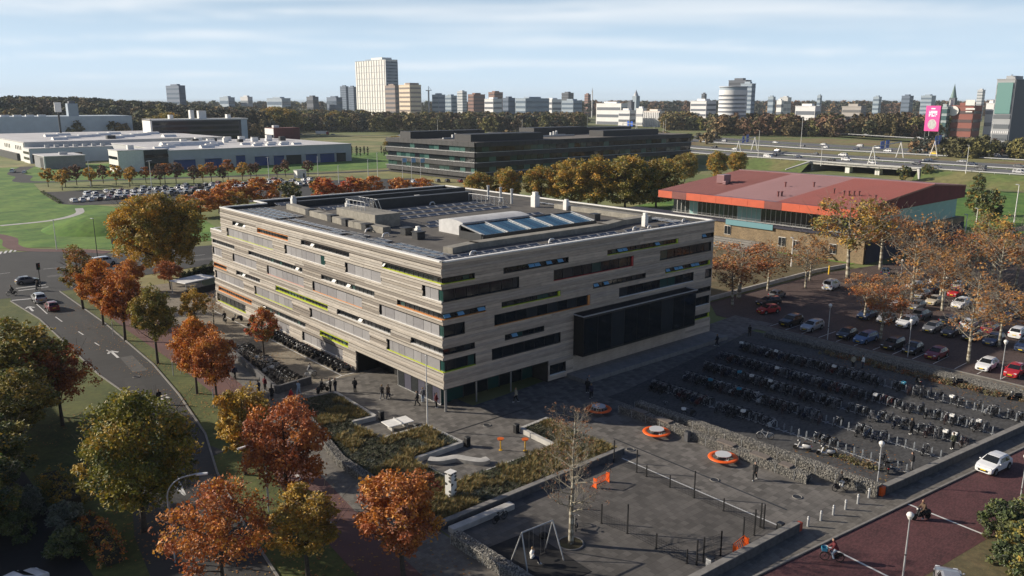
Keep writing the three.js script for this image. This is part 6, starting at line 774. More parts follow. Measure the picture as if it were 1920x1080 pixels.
  person('walk', 8.6, 2.4, 2.8, 'beige', 'black', 'person with a pale jacket in the shade of the entrance'); person('stand', 17.2, 5.6, 1, 'black', 'black', 'person in black at the start of the stone wall'); person('stand', 18.3, 4.8, 4, 'grey', 'black', 'person in grey at the start of the stone wall'); person('walk', 16.2, 7.2, 0.6, 'navy', 'black', 'person in navy walking beside the shaded ring table'); person('stand', 50.5, 22, 1, 'beige', 'black', 'person in a beige coat between the last racks'); person('stand', 51.4, 22.9, 2, 'white', 'navy', 'person in a white top between the last racks'); person('walk', 45.2, 4.4, 2, 'black', 'black', 'person in black by the end of the terrace'); person('stand', 33.4, 41.2, 1, 'olive', 'black', 'person in olive green standing by the low concrete wall'); person('walk', 53, 4.6, 0.3, 'black', 'black', 'person in black on the paving before the cars'); person('stand', 34, 36.8, 1, 'black', 'black', 'person in black among the middle racks');
  person('ride', 16.3, 38.3, -0.5, 'black', 'white', 'cyclist in a black jacket and white trousers by the stone wall'); person('ride', 4.8, 43.6, 2.2, 'maroon', 'lightblue', 'cyclist in dark red on the bicycle with the teal crate'); person('ride', 16.5, 45.3, 2.6, 'brown', 'black', 'rider in a brown coat on the black scooter', -0.14); person('ride', -3.6, -54.4, 1.5, 'black', 'black', 'cyclist in black on the far forecourt'); person('ride', -25.7, -97.9, 2.9, 'black', 'black', 'cyclist in black on the junction'); person('ride', -21.2, -99.1, 0.9, 'black', 'navy', 'cyclist in black in front of the waiting silver car'); person('ride', -5.5, -21.4, 0, 'grey', 'white', 'cyclist in grey at the wall corner'); person('ride', -7, -15.4, 0.1, 'black', 'black', 'person in black sitting on the waiting moped', -0.14);
}
// ---------------------------------------------------------------- brick hall with the red roof
{
  const H = thing('brick_hall', 'low brick hall with a wide red ribbed metal roof', 'hall', [0, 0, 0]), rr = rng(55);
  const brick = std({ map: dataTex(512, (u, v) => { const row = Math.floor(v * 60), off = (row % 2) * 0.5, cx = Math.floor(u * 20 + off) % 20, fy = v * 60 - row, fx = (u * 20 + off) % 1, mort = fy < 0.16 || fx < 0.07, q = hash2(cx, row, 3), st = fbm(u * 3, v * 3, 3, 4, 6); const k = mort ? 0.8 : 0.6 + 0.75 * q; const t = 0.75 + 0.5 * st; return [0.235 * k * t, 0.175 * k * t, 0.105 * k * t]; }, 4.4), roughness: 0.9 });
  const redM = std({ map: dataTex(256, (u, v) => { const a = fbm(u * 5, v * 5, 5, 4, 12), k = 0.85 + 0.3 * a; return [0.26 * k, 0.082 * k, 0.07 * k]; }, 20), roughness: 0.42, metalness: 0.1 });
  const sheenPinkM = std({ map: dataTex(256, (u, v) => { const a = fbm(u * 5, v * 5, 5, 4, 13), k = 0.88 + 0.24 * a; return [0.27 * k, 0.15 * k, 0.155 * k]; }, 20), roughness: 0.33, metalness: 0.1 });  // pink-lilac: the roof's sheen put into the colour of the middle zone
  const deepM = noisy([0.185, 0.058, 0.052], 0.2, 12, { roughness: 0.45 }), fasc = noisy([0.52, 0.095, 0.04], 0.12, 6, { roughness: 0.5 }), teal = noisy([0.26, 0.48, 0.45], 0.12, 5, { roughness: 0.4 }), navy = noisy([0.03, 0.03, 0.05], 0.25, 5);
  part('wall', [B(53, 5.7, 52, 146, 0, -37)], brick, H); part('upper_wall', [B(49, 4.8, 50, 146.5, 5.7, -38)], navy, H); part('side_wall', [B(48, 6, 0.3, 146.5, 4.4, -12.7)], teal, H); part('dark_base', [B(52, 4.4, 0.3, 146, 0, -10.85)], navy, H);
  part('terrace', [B(3, 0.5, 54, 120.6, 5.45, -38), B(5, 5.6, 24, 122.6, 0, -68)], navy, H);
  const roofSlab = (pts, y0, m, name) => { const pos = [], q = (a, b, c, d) => pos.push(...a, ...b, ...c, ...a, ...c, ...d), t = pts, u = pts.map((p) => [p[0], p[1] - 0.35, p[2]]); q(t[0], t[1], t[2], t[3]); q(u[3], u[2], u[1], u[0]); for (let i = 0; i < 4; i++) { const j = (i + 1) % 4; q(t[i], u[i], u[j], t[j]); } const g = new THREE.BufferGeometry(); g.setAttribute('position', new THREE.Float32BufferAttribute(pos, 3)); g.computeVertexNormals(); return part(name, [g], m, H); };
  // zones across the roof: eave at x 115.5, ridge at x 165.5, far eave at x 193
  const zs = [[-64.5, -67], [-47.5, -50], [-30.5, -32], [-11, -12]], ms = [deepM, sheenPinkM, redM];
  for (let i = 0; i < 3; i++) { const [a0, a1] = zs[i], [b0, b1] = zs[i + 1]; roofSlab([[115.5, 12.1, b0], [155, 15, b1], [155, 15, a1], [115.5, 12.1, a0]], 0, ms[i], 'roof_panel'); roofSlab([[155, 15, b1], [174, 13.6, b1], [174, 13.6, a1], [155, 15, a1]], 0, ms[i], 'roof_panel');
    const ribs = []; for (let x = 117; x < 154.6; x += 1.0) { const t = (x - 115.5) / 39.5, za = lerp(a0, a1, t), zb = lerp(b0, b1, t), y = lerp(12.1, 15, t); ribs.push(B(0.14, 0.09, zb - za, x, y, (za + zb) / 2)); } const st = part('roof_seam', ribs, ms[i], H); st.userData.kind = 'stuff'; }
  part('ridge_cap', [B(0.5, 0.2, 55, 155, 14.97, -39.5)], sheenPinkM, H);
  for (let i = 0; i < 12; i++) part('fascia_panel', [B(0.3, 1.75, 4.4, 115.4 + (i % 2) * 0.012, 10.35, -13.3 - i * 4.44)], i === 4 || i === 10 ? deepM : fasc, H);
  { const sh = new THREE.Shape(); sh.moveTo(115.5, 10.4); sh.lineTo(115.5, 12.1); sh.lineTo(155, 14.95); sh.lineTo(174, 13.55); sh.lineTo(174, 10.4); sh.closePath(); const g = new THREE.ExtrudeGeometry(sh, { depth: 0.3, bevelEnabled: false }); g.translate(0, 0, -12.4); part('gable', [g], noisy([0.17, 0.035, 0.034], 0.2, 8), H); }
  part('soffit', [B(6.5, 0.15, 54, 118.9, 10.2, -38)], navy, H);
  for (let i = 0; i < 38; i++) { const z = -15 - i * 1.32, tealPane = (i > 17 && i < 23) || (i > 31 && i < 34); const w = part('window', [B(0.12, 4.3, 0.1, 121.86, 5.95, z + 0.66), B(0.12, 0.1, 1.3, 121.86, 5.95, z)], M.white, H); part('pane', [B(0.06, 4.3, 1.2, 121.88, 5.98, z)], tealPane ? teal : rr() < 0.85 ? M.glass : M.glassTeal, w); }
  for (const [z, y, h, w2] of [[-45.6, 2.4, 2.2, 1.8], [-30.6, 1.4, 2.2, 1.8], [-27, 0.9, 2.4, 1.6], [-18, 1.4, 2.2, 1.6]]) { const w = part('window', [B(0.2, h, w2, 119.45, y, z)], M.white, H); for (const s of [-1, 1]) part('pane', [B(0.05, h - 0.2, w2 / 2 - 0.12, 119.33, y + 0.1, z + s * w2 / 4)], M.glass, w); }
  part('banner', [B(0.1, 1.3, 13, 119.05, 4.9, -39.5)], std({ color: rgb(0.12, 0.27, 0.31), roughness: 0.6 }), H, 'pale blue banner along the terrace edge');
  { const rl = []; for (let z = -13; z > -63; z -= 2.5) rl.push(rod([119.2, 5.95, z], [119.2, 7, z], 0.03, 0.03, 4)); for (const y of [6.3, 6.65, 7]) rl.push(rod([119.2, y, -13], [119.2, y, -63], 0.02, 0.02, 4)); part('railing', rl, M.galv, H); }
  for (let i = 0; i < 5; i++) part('step', [B(1.2, 0.35 * (i + 1), 15, 118.6 - (4 - i) * 1.1, 0, -43)], M.kerb, H);
  part('stair', Array.from({ length: 12 }, (_, i) => B(0.9, 0.12, 0.5, 118.6, 5.2 - i * 0.42, -24 + i * 0.55)), M.darkMetal, H);
  for (const [x, z, w, h] of [[133, -57, 3, 2.2], [131, -55, 1.2, 0.9]]) part('roof_unit', [RB(w, h, w * 0.8, 0.1, x, lerp(12.1, 15, (x - 115.5) / 39.5), z)], sheenPinkM, H);
  for (const [x, z] of [[122, -34], [122.6, -33.4], [135, -40], [138, -34], [132, -25.5], [130, -22], [130.4, -21], [130.8, -20], [131.2, -19], [128, -13.6]]) part('roof_vent', [C(0.22, 0.22, 1.0, x, lerp(12.1, 15, (x - 115.5) / 39.5), z, 8), C(0.34, 0.34, 0.2, x, lerp(13.1, 16, (x - 115.5) / 39.5), z, 8)], deepM, H);
  const lw = thing('low_wall', 'low pale wall in front of the brick hall and stairs', 'low wall', [0, 0, 0]); part('wall_segment', [wallBox([64, -12.8], [104, -13.2], 0.7, 0.4), wallBox([104, -13.2], [114, -12], 0.7, 0.4)], M.concrete, lw);
  const bs = thing('blue_container', 'bright blue box behind the red roof ridge', 'container', [222, 0, -96]); part('body', [RB(8, 3, 3, 0.08)], std({ color: rgb(0.03, 0.22, 0.55), roughness: 0.5 }), bs); part('door', [B(0.06, 2.6, 2.6, -4.03, 0.2, 0)], M.galv, bs);
}
// ---------------------------------------------------------------- black office behind the school
{
  const O = thing('black_office', 'long black four storey office with banded panels and green glass', 'office building', [0, 0, 0]), rr = rng(66);
  const pan = [[0.02, 0.02, 0.023], [0.026, 0.025, 0.028], [0.016, 0.016, 0.019]].map((c) => noisy(c, 0.25, 4, { roughness: 0.55 })), glassM = [M.glass, M.glass, M.glassTeal, new THREE.MeshPhysicalMaterial({ color: rgb(0.06, 0.13, 0.115), roughness: 0.1 })];
  part('core', [B(153, 16.4, 60, 249, 0, -243.6), B(66, 16.4, 20, 205.6, 0, -275)], noisy([0.03, 0.03, 0.032], 0.2, 6), O); part('roof', [B(154, 0.3, 61, 249, 16.6, -243.5), B(67, 0.28, 20, 205.6, 16.6, -275.4)], noisy([0.15, 0.135, 0.12], 0.3, 20, { roughness: 0.95 }), O);
  for (let f = 0; f < 4; f++) { const y = 15 - f * 4.45; // panels proud of the glass, floor by floor
    const yy = Math.max(0.2, y);
    for (let i = 0; i < 18; i++) part('facade_panel', [B(0.5, 2.05, 3.9, 171.4, yy, -214.6 - i * 4)], pan[Math.floor(rr() * 3)], O);
    for (let i = 0; i < 37; i++) part('facade_panel', [B(4.0, 2.05, 0.5, 173.8 + i * 4.12, yy, -212.3)], pan[Math.floor(rr() * 3)], O);
    if (f === 3) continue;
    part('floor_edge', [B(1.0, 0.16, 73, 171.2, y - 2.45, -248.5), B(154, 0.16, 1, 248.6, y - 2.45, -212.1)], M.galv, O);
    for (let i = 0; i < 18; i++) part('pane', [B(0.1, 2.2, 3.8, 172.3, y - 2.28, -214.6 - i * 4)], glassM[Math.floor(rr() * 4)], O);
    for (let i = 0; i < 37; i++) part('pane', [B(3.9, 2.2, 0.1, 173.8 + i * 4.12, y - 2.28, -213.3)], glassM[Math.floor(rr() * 4)], O);
  }
  for (const [x, z, w, d, h] of [[195, -268, 46, 9, 3.4], [197, -226, 44, 12, 3.2], [262, -258, 40, 12, 4], [303, -262, 44, 10, 3.2], [284, -226, 44, 10, 3]]) part('roof_box', [B(w, h, d, x, 16.9, z)], pan[0], O);
  for (const [x, z, w] of [[190, -248, 20], [206, -244, 10], [246, -238, 24], [252, -244, 10]]) part('roof_duct', [RB(w, 0.7, 1, 0.1, x, 17, z), RB(1.2, 2, 1.2, 0.1, x - w * 0.2, 17, z), RB(0.9, 2.6, 0.9, 0.1, x - w * 0.12, 17, z)], M.galv, O);
  for (let i = 0; i < 3; i++) { const f = thing('flag', ['left pale blue flag on a white pole before the black office', 'middle pale blue flag on a white pole before the black office', 'right pale blue flag on a white pole before the black office'][i], 'flag', [147.4 + i * 2.6, 0, -233.6 + i * 3.2]); part('pole', [C(0.06, 0.1, 10.4, 0, 0, 0, 8)], M.white, f); const g = new THREE.PlaneGeometry(2.2, 1.8, 8, 2), p = g.attributes.position; for (let k = 0; k < p.count; k++) p.setZ(k, Math.sin(p.getX(k) * 2.4) * 0.18); g.computeVertexNormals(); part('cloth', [place(g, 1.15, 9.3, 0)], std({ color: rgb(0.25, 0.42, 0.62), roughness: 0.8, side: THREE.DoubleSide }), f); }
}
// ---------------------------------------------------------------- warehouses and offices at the left
const slab = noisy([0.46, 0.47, 0.48], 0.08, 12, { roughness: 0.6 }), roofWhite = noisy([0.56, 0.55, 0.55], 0.2, 40, { roughness: 0.75 }), blueDoor = std({ color: rgb(0.02, 0.06, 0.22), roughness: 0.5 }), blueGrey = noisy([0.44, 0.51, 0.57], 0.1, 20, { roughness: 0.6 });
const dome = (w, l, h) => { const sh = new THREE.Shape(); sh.moveTo(-w / 2, 0); sh.quadraticCurveTo(0, h * 2, w / 2, 0); sh.closePath(); return new THREE.ExtrudeGeometry(sh, { depth: l, bevelEnabled: false }); };
{
  const rr = rng(99), F = thing('warehouse', 'long white warehouse with blue loading doors behind the row of trees', 'warehouse');
  part('wall', [B(106, 9.8, 100, 143, 0, -413)], slab, F); part('office_end', [B(24, 10.6, 16, 78, 0, -371.5)], M.white, F); part('office_dark', [B(12, 10.4, 0.4, 84.3, 0.2, -363.3)], M.darkMetal, F); part('roof', [B(106.6, 0.4, 100.6, 143, 9.8, -413), B(24.4, 0.3, 16.4, 78, 10.6, -371.5)], roofWhite, F);
  for (const y of [2.2, 6.4]) { part('window', [B(0.3, 1.4, 14, 65.9, y, -371.5)], M.glass, F); part('window', [B(11.6, 1.4, 0.3, 84.3, y + 0.4, -363.0)], M.glass, F); }
  for (const [x, w] of [[98, 11], [113, 9], [128, 5], [140, 8], [150, 6], [159, 9], [170, 7], [180, 9], [189, 6]]) { const d = part('loading_door', [B(w, x === 128 ? 6 : 5, 0.4, x, 0, -362.9)], x > 138 && x % 2 ? M.darkMetal : blueDoor, F); part('canopy', [B(w + 0.6, 0.2, 1.2, x, x === 128 ? 6.1 : 5.1, -362.4)], slab, d); }
  const dm = (par, x, z, w, l, h, y) => { const g = dome(w, l, h); g.rotateY(Math.PI / 2); g.translate(x, y, z); part('roof_light', [g], M.white, par); };
  for (let i = 0; i < 6; i++) dm(F, 86 + i * 8, -372 - (i % 3) * 14, 5, 7, 1.6, 10.2); dm(F, 100, -404, 9, 30, 2.4, 10.2); for (let i = 0; i < 8; i++) dm(F, 140 + (i % 4) * 8, -374 - Math.floor(i / 4) * 16, 4, 5, 1.2, 10.2);
  for (let i = 0; i < 14; i++) part('roof_unit', [RB(3 + rr() * 2.4, 1.6 + rr() * 1.4, 2.6, 0.1, 126 + (i % 7) * 9.2, 10.2, -424 - Math.floor(i / 7) * 20)], i % 3 ? M.white : M.darkMetal, F);
  part('roof_unit', [RB(3, 2.2, 2.4, 0.1, 74, 10.9, -370)], M.white, F);
  const W2 = thing('warehouse', 'large pale warehouse with curved roof lights behind the front one', 'warehouse'); part('wall', [B(118, 11, 160, 106, 0, -560)], slab, W2); part('roof', [B(118.6, 0.4, 160.6, 106, 11, -560)], roofWhite, W2); part('side_wall', [B(0.3, 10.8, 158, 46.7, 0, -560)], M.white, W2); part('loading_strip', [B(2, 4.2, 90, 46.0, 0, -540)], M.darkMetal, W2);
  for (let i = 0; i < 8; i++) part('window', [B(0.3, 2.4, 1.2, 46.5, 6.5, -489 - i * 5 - (i > 3 ? 14 : 0))], M.glass, W2); for (let i = 0; i < 9; i++) part('window', [B(2.6, 1.6, 0.3, 64 + i * 4, 5.8, -479.8)], M.glass, W2);
  for (let i = 0; i < 14; i++) dm(W2, 66 + (i % 7) * 11 + (i > 6 ? 7 : 0), -500 - Math.floor(i / 7) * 40 - (i % 3) * 16, 8, 8, 1.8, 11.4); part('roof_unit', [RB(5, 2.2, 4, 0.1, 98, 11.4, -494)], M.darkMetal, W2);
  const W3 = thing('office_block', 'grey two storey office annex left of the warehouses', 'office building'); part('wall', [B(60, 8.2, 16, 76, 0, -470)], blueGrey, W3); part('front_end', [B(0.3, 8, 15.6, 45.8, 0, -470)], M.white, W3); part('roof', [B(60.4, 0.3, 16.4, 76, 8.2, -470)], roofWhite, W3); for (const y of [2, 5.2]) part('window', [B(0.3, 1.4, 14, 45.5, y, -470)], M.glass, W3); part('window', [B(26, 5, 0.3, 60, 0.4, -461.8)], M.glass, W3); part('roof_unit', Array.from({ length: 7 }, (_, i) => RB(2.4, 1.5, 2, 0.1, 56 + i * 5, 8.5, -467)), M.galv, W3).userData.kind = 'stuff';
  const W4 = thing('shed', 'low grey flat roofed shed in front of the warehouses at the left', 'shed'); part('wall', [B(19, 6.4, 26, 52.8, 0, -424)], noisy([0.24, 0.245, 0.25], 0.15, 8), W4); part('roof', [B(20, 0.4, 27, 52.8, 6.4, -424)], roofWhite, W4); part('door', [B(0.3, 5.6, 10, 43.2, 0, -417)], M.darkMetal, W4); part('post', [B(0.7, 6.4, 0.7, 43, 0, -411.2)], M.white, W4); part('roof_unit', [RB(4, 1.4, 2, 0.1, 54, 6.8, -420)], M.galv, W4);
  const W5 = thing('distribution_hall', 'high blue grey windowless hall at the left edge behind the warehouses', 'hall'); part('wall', [B(152, 21.4, 80, 98, 0, -752)], blueGrey, W5); part('higher_wall', [B(120, 22.4, 60, 114.5, 0, -741.4)], blueGrey, W5); part('roof', [B(152, 0.4, 80, 98, 21.4, -752)], roofWhite, W5); for (let i = 0; i < 6; i++) part('roof_light', [RB(6, 1.4, 4, 0.2, 60 + i * 9, 22.4, -720)], M.white, W5);
  const W6 = thing('dark_office', 'dark glass fronted office block with a white edge behind the warehouses', 'office building'); part('wall', [B(74, 20.6, 18, 186, 0, -585)], noisy([0.025, 0.025, 0.04], 0.3, 8, { roughness: 0.35 }), W6); part('edge', [B(1.2, 21.4, 19, 148.6, 0, -585), B(76, 1, 19, 186, 20.6, -585)], M.white, W6); part('end_wall', [B(5, 20.4, 18.2, 220.5, 0, -584.6)], blueGrey, W6); for (let f = 0; f < 5; f++) part('window_band', [B(66, 2.2, 0.2, 183, 2.4 + f * 3.7, -575.9)], M.glass, W6); for (const [x, h] of [[166, 3], [182, 6.5], [190, 6], [211, 3]]) part('roof_unit', [RB(x === 190 ? 6 : 3, h, 4, 0.1, x, 21.6, -584)], M.white, W6);
  const W7 = thing('brick_office', 'dark red brick office with a white striped end right of the dark office', 'office building'); part('wall', [B(19, 17, 14, 202, 0, -467)], noisy([0.14, 0.05, 0.045], 0.25, 6), W7); part('end_wall', [B(0.3, 15, 13.6, 192.3, 1.6, -467)], M.white, W7); for (const y of [6, 10.5]) part('window', [B(0.3, 2, 13, 192, y, -467)], M.glass, W7); part('roof_unit', [RB(4, 1.6, 3, 0.1, 197, 17, -467)], M.white, W7);
  const kb = thing('kiosk', 'small white cabin on the green lawn behind the far parking lot', 'cabin', [122, 0, -281]); part('body', [RB(4.6, 3.4, 3.6, 0.1)], M.white, kb); part('roof', [B(5, 0.2, 4, 0, 3.4, 0)], M.galv, kb); part('door', [B(0.9, 2, 0.06, 1, 0.1, 1.82)], M.darkMetal, kb);
  const pl = (x, z, h, l, y = 0, d = 2) => { const t = thing('lamp_post', l, 'street lamp', [x, y, z], 0.8); part('pole', [C(0.09, 0.16, h, 0, 0, 0, 8)], M.white, t); part('lamp_head', d > 1 ? [RB(1.6, 0.16, 0.5, 0.05, 0.9, h, 0), RB(1.6, 0.16, 0.5, 0.05, -0.9, h, 0)] : [RB(1.4, 0.16, 0.45, 0.05, 0.7, h, 0)], M.galv, t); };
  pl(40.7, -231.4, 14, 'tall white lamp mast at the left of the far parking lot'); pl(99.9, -265.7, 11, 'white lamp mast at the right of the far parking lot'); pl(37.2, -299.7, 10.6, 'white lamp post among the row trees before the warehouse', 0, 1); pl(132.4, -283.4, 9, 'curved lamp post on the lawn by the white cabin', 0, 1); pl(122.7, -246.1, 7.4, 'lamp post at the end of the far parking lot', 0, 1); pl(141, -252, 9, 'lamp post on the lawn left of the flags', 0, 1); pl(152, -262, 11, 'lamp post between lawn and black office', 0, 1);
  pl(190, -5, 13, 'tall white lamp mast at the right edge by the dark path', 0, 1); pl(185.9, -15.2, 4.4, 'small lamp at the right end of the brick hall', 0, 1); pl(202.3, -18.5, 4.4, 'small lamp behind the right end of the brick hall', 0, 1); pl(106, -20, 6, 'grey lamp post beside the hall stairs', 0, 1);
  // motorway lamps, gantries, signs
  [[344, -182, 15], [352, -262, 15], [448, -217, 20], [424, -60, 15], [432, -97, 20], [330, -70, 12], [322, -133, 9], [560, -420, 15], [600, -560, 15], [650, -700, 15], [700, -860, 16], [470, -520, 14], [520, -640, 14], [400, -560, 14], [590, -195, 13], [640, -300, 13], [690, -420, 13], [470, -350, 15], [505, -420, 15]].forEach(([x, z, h], i) => pl(x, z, h, ['lamp mast on the near motorway edge', 'lamp mast on the near motorway edge left of the gantry', 'tall lamp mast between the motorway carriageways', 'lamp mast on the far carriageway at the right', 'tallest lamp mast near the right edge of the motorway', 'lamp mast above the right end of the motorway bridge', 'low lamp mast left of the motorway bridge', 'lamp mast by the motorway bend', 'second lamp mast by the motorway bend', 'lamp mast on the motorway left of the signs', 'far lamp mast at the motorway trees', 'lamp mast behind the black office', 'lamp mast left of the blue far sign', 'lamp mast by the slip road', 'lamp mast on the high ramp at the right', 'lamp mast on the middle of the high ramp', 'lamp mast at the left part of the high ramp', 'lamp mast right of the white truck', 'lamp mast beside the far gantry'][i], 4, 1));
}
// ---------------------------------------------------------------- motorway on its embankment
{
  const Y = 4.5, edge = [[326, 90], [328, -10], [329, -47], [335, -92], [339, -148], [345, -217], [372, -330], [424, -470], [520, -700]];
  struct('embankment', [sheet([...edge, [620, -860], [860, -1250], [1300, -1900], [1400, -1500], [900, -700], [700, -300], [640, 90]], Y - 0.06)], M.embank, 'raised grassy ground that carries the motorway');
  const slope = (a, b, w) => { const pos = [a[0], Y - 0.06, a[1], a[0] - w, -0.05, a[1] + 4, b[0], Y - 0.06, b[1], b[0], Y - 0.06, b[1], a[0] - w, -0.05, a[1] + 4, b[0] - w, -0.05, b[1] + 4]; const g = new THREE.BufferGeometry(); g.setAttribute('position', new THREE.Float32BufferAttribute(pos, 3)); g.computeVertexNormals(); return g; };
  const sl = []; for (let i = 1; i < edge.length; i++) if (i !== 4) sl.push(slope(edge[i - 1], edge[i], 16)); struct('embankment', sl, M.embank, 'green side slope of the motorway embankment');
  const br = thing('motorway_bridge', 'concrete motorway bridge over a dark underpass with white piers', 'bridge'); part('deck', [wallBox([335.6, -92], [339.6, -148], 1.3, 1.2, 3.4)], M.concrete, br); for (const z of [-113, -128]) part('pier', [B(3.4, 3.5, 2.2, 340.5, 0, z)], M.white, br); part('abutment', [wallBox([336, -92.4], [372, -98], 3.6, 0.8), wallBox([340, -147.6], [374, -150], 3.6, 0.8)], M.concrete, br); part('wing_wall', [rod([335, 4.2, -92], [322, 0.6, -86], 0.9, 0.5, 4), rod([339, 4.2, -148], [326, 0.6, -154], 0.9, 0.5, 4)], M.concrete, br); part('back_wall', [wallBox([380, -94], [384, -152], 4.3, 0.4)], M.black, br);  // black backing stands for the shade inside the underpass, not a wall
  const road = (a, b, y, lab) => struct('motorway', [ribbon(edge, [-a, b], y)], M.motorway, lab);
  road(5, 29, Y, 'near carriageway of the motorway with cars'); road(35, 62, Y + 0.01, 'second carriageway of the motorway'); road(96, 124, Y, 'third carriageway of the motorway, beyond the wide median'); road(130, 158, Y + 0.01, 'farthest carriageway of the motorway below the brown slope');
  struct('brown_field', [ribbon(edge, [-66, 92], Y - 0.03)], M.brownField, 'rough brown median between the motorway carriageways');
  struct('brown_field', [ribbon(edge.slice(0, 7), [-164, 232], Y - 0.02)], M.brownField, 'brown and green slope between motorway and high ramp');
  struct('motorway', [ribbon([[540, 90, 7], [560, -140, 7], [592, -200, 7], [660, -330, 7], [745, -510, 7], [860, -720, 6], [1000, -950, 5]], 11)], M.asphalt, 'high ramp road behind the motorway');
  struct('embankment', [ribbon([[533, 90, 5.7], [553, -140, 5.7], [585, -196, 5.7], [652, -326, 5.7], [737, -506, 5.7], [852, -716, 4.9]], [7, 5])], M.embank, 'grassy shoulder of the high ramp');
  struct('road', [ribbon([[120, -1000], [250, -850], [338, -715], [406, -602], [470, -505]], 8, 1.4)], M.asphalt, 'slip road with a white lorry behind the warehouses');
  { const ln = (o, w, label) => struct('road_marking', [ribbon(edge, [-o, o + w], Y + 0.04)], M.paint, label); [[6, 'white edge line nearest the green embankment'], [14, 'first white lane line of the near carriageway'], [27.6, 'inner white line of the near carriageway'], [36.4, 'outer white line of the second carriageway'], [60, 'inner white line of the second carriageway'], [97.4, 'white edge line of the third carriageway'], [122, 'inner white line of the third carriageway'], [131.6, 'white edge line of the farthest carriageway'], [156, 'outer white line of the farthest carriageway']].forEach(([o, l]) => ln(o, 0.5, l)); }
  const rail = (pts, label, y) => { const t = thing('crash_barrier', label, 'crash barrier'); const o = []; for (let i = 1; i < pts.length; i++) o.push(wallBox(pts[i - 1], pts[i], 0.35, 0.12, y + 0.45)); part('rail', o, M.galv, t); const p = []; for (let i = 1; i < pts.length; i++) { const [a, b] = [pts[i - 1], pts[i]], L = Math.hypot(b[0] - a[0], b[1] - a[1]); for (let u = 0; u < L; u += 6) p.push(B(0.14, 0.7, 0.14, lerp(a[0], b[0], u / L), y - 0.05, lerp(a[1], b[1], u / L))); } part('post', p, M.galv, t).userData.kind = 'stuff'; };
  rail([[328.8, 60], [330, -47], [336, -130], [345.4, -217], [373.6, -330], [425.6, -470]], 'grey crash barrier along the near motorway edge', Y); rail([[359, 60], [360.8, -47], [368.5, -130], [376.5, -212], [403, -318]], 'grey crash barrier on the inside of the near carriageway', Y); rail([[418, 60], [420, 20], [424, -47], [433, -130], [439, -205], [466, -310]], 'grey crash barrier before the far carriageway', Y); rail([[533.6, 60], [554, -140], [586.4, -197], [654, -327], [739, -507]], 'pale barrier of the high ramp', 7);
  const gantry = (a, b, label, signs, y0 = Y) => { const t = thing('sign_gantry', label, 'sign gantry'), h = 8.5 + y0, dx = b[0] - a[0], dz = b[1] - a[1], L = Math.hypot(dx, dz), ux = dx / L, uz = dz / L; for (const p of [a, b]) part('leg', [rod([p[0] + uz * 1.9, y0, p[1] - ux * 1.9], [p[0], h, p[1]], 0.26, 0.2, 8), rod([p[0] - uz * 1.9, y0, p[1] + ux * 1.9], [p[0], h, p[1]], 0.26, 0.2, 8)], M.white, t); part('beam', [rod([a[0], h, a[1]], [b[0], h, b[1]], 0.28, 0.28, 8)], M.galv, t); for (const [f, w, hh] of signs) { const s = part('sign', [B(w, hh, 0.2, a[0] + dx * f, h - hh * 0.45, a[1] + dz * f, -Math.atan2(dz, dx))], std({ color: rgb(0.02, 0.09, 0.42), roughness: 0.5 }), t); } };
  gantry([346, -196], [402, -222], 'white gantry with blue signs over the motorway, left of the two', [[0.25, 7, 3.6], [0.5, 8, 4.4]]); gantry([343, -118], [404, -132], 'white gantry with blue signs over the motorway in the middle', [[0.3, 8, 3.8], [0.48, 7, 3.8]]); gantry([428, -124], [470, -134], 'white gantry leg with two bright blue signs at the right', [[0.1, 9, 5], [0.38, 8, 5]]); gantry([560, -455], [596, -505], 'white gantry with a blue sign behind the black office', [[0.35, 9, 4.6], [0.6, 8, 4.6]]); gantry([640, -830], [700, -880], 'blue sign gantry far along the motorway', [[0.3, 14, 6], [0.6, 12, 6]]);
  // vehicles on the motorway
  const rr = rng(712), cc = ['white', 'silver', 'grey', 'black', 'white', 'dark blue'];
  const ride = (pts, n, y, where, off) => { const c = new THREE.CatmullRomCurve3(pts.map((p) => new THREE.Vector3(p[0], y, p[1]))); for (let i = 0; i < n; i++) { const t = (i + 0.2 + 0.6 * rr()) / n, p = c.getPoint(t), d = c.getTangent(t), s = (rr() - 0.5) * off, col = cc[Math.floor(rr() * cc.length)], k = ['hatch', 'estate', 'van'][Math.floor(rr() * 3)]; const v = car(k, col, p.x - d.z * s, p.z + d.x * s, -Math.atan2(d.z, d.x) + (s > 0 ? 0 : Math.PI), col + ' ' + { hatch: 'car', estate: 'estate car', van: 'van' }[k] + ' driving on the ' + where, col + ' ' + k + 's on the ' + where, y + 0.02); v.name = numbered('motorway_car'); } };
  const lane = (o, n, where, off) => ride(edge.slice(1, 8).map(([x, z]) => [x + o, z + 3]), n, Y, where, off);
  lane(11, 13, 'near carriageway of the motorway', 6); lane(21, 12, 'inner lanes of the near carriageway', 6); lane(48, 18, 'second carriageway of the motorway', 16); lane(110, 18, 'third carriageway of the motorway', 18); lane(144, 18, 'farthest carriageway of the motorway', 18); ride([[560, -140], [592, -200], [660, -330], [745, -510]], 7, 7, 'high ramp', 5); ride([[250, -850], [338, -715], [406, -602]], 5, 1.4, 'slip road behind the warehouses', 3); ride([[620, -700], [700, -860], [900, -1250]], 9, Y, 'motorway bend far left', 30);
  car('van', 'yellow', 446, -131, 1.2, 'yellow recovery van on the motorway shoulder', null, Y).name = 'yellow_van';
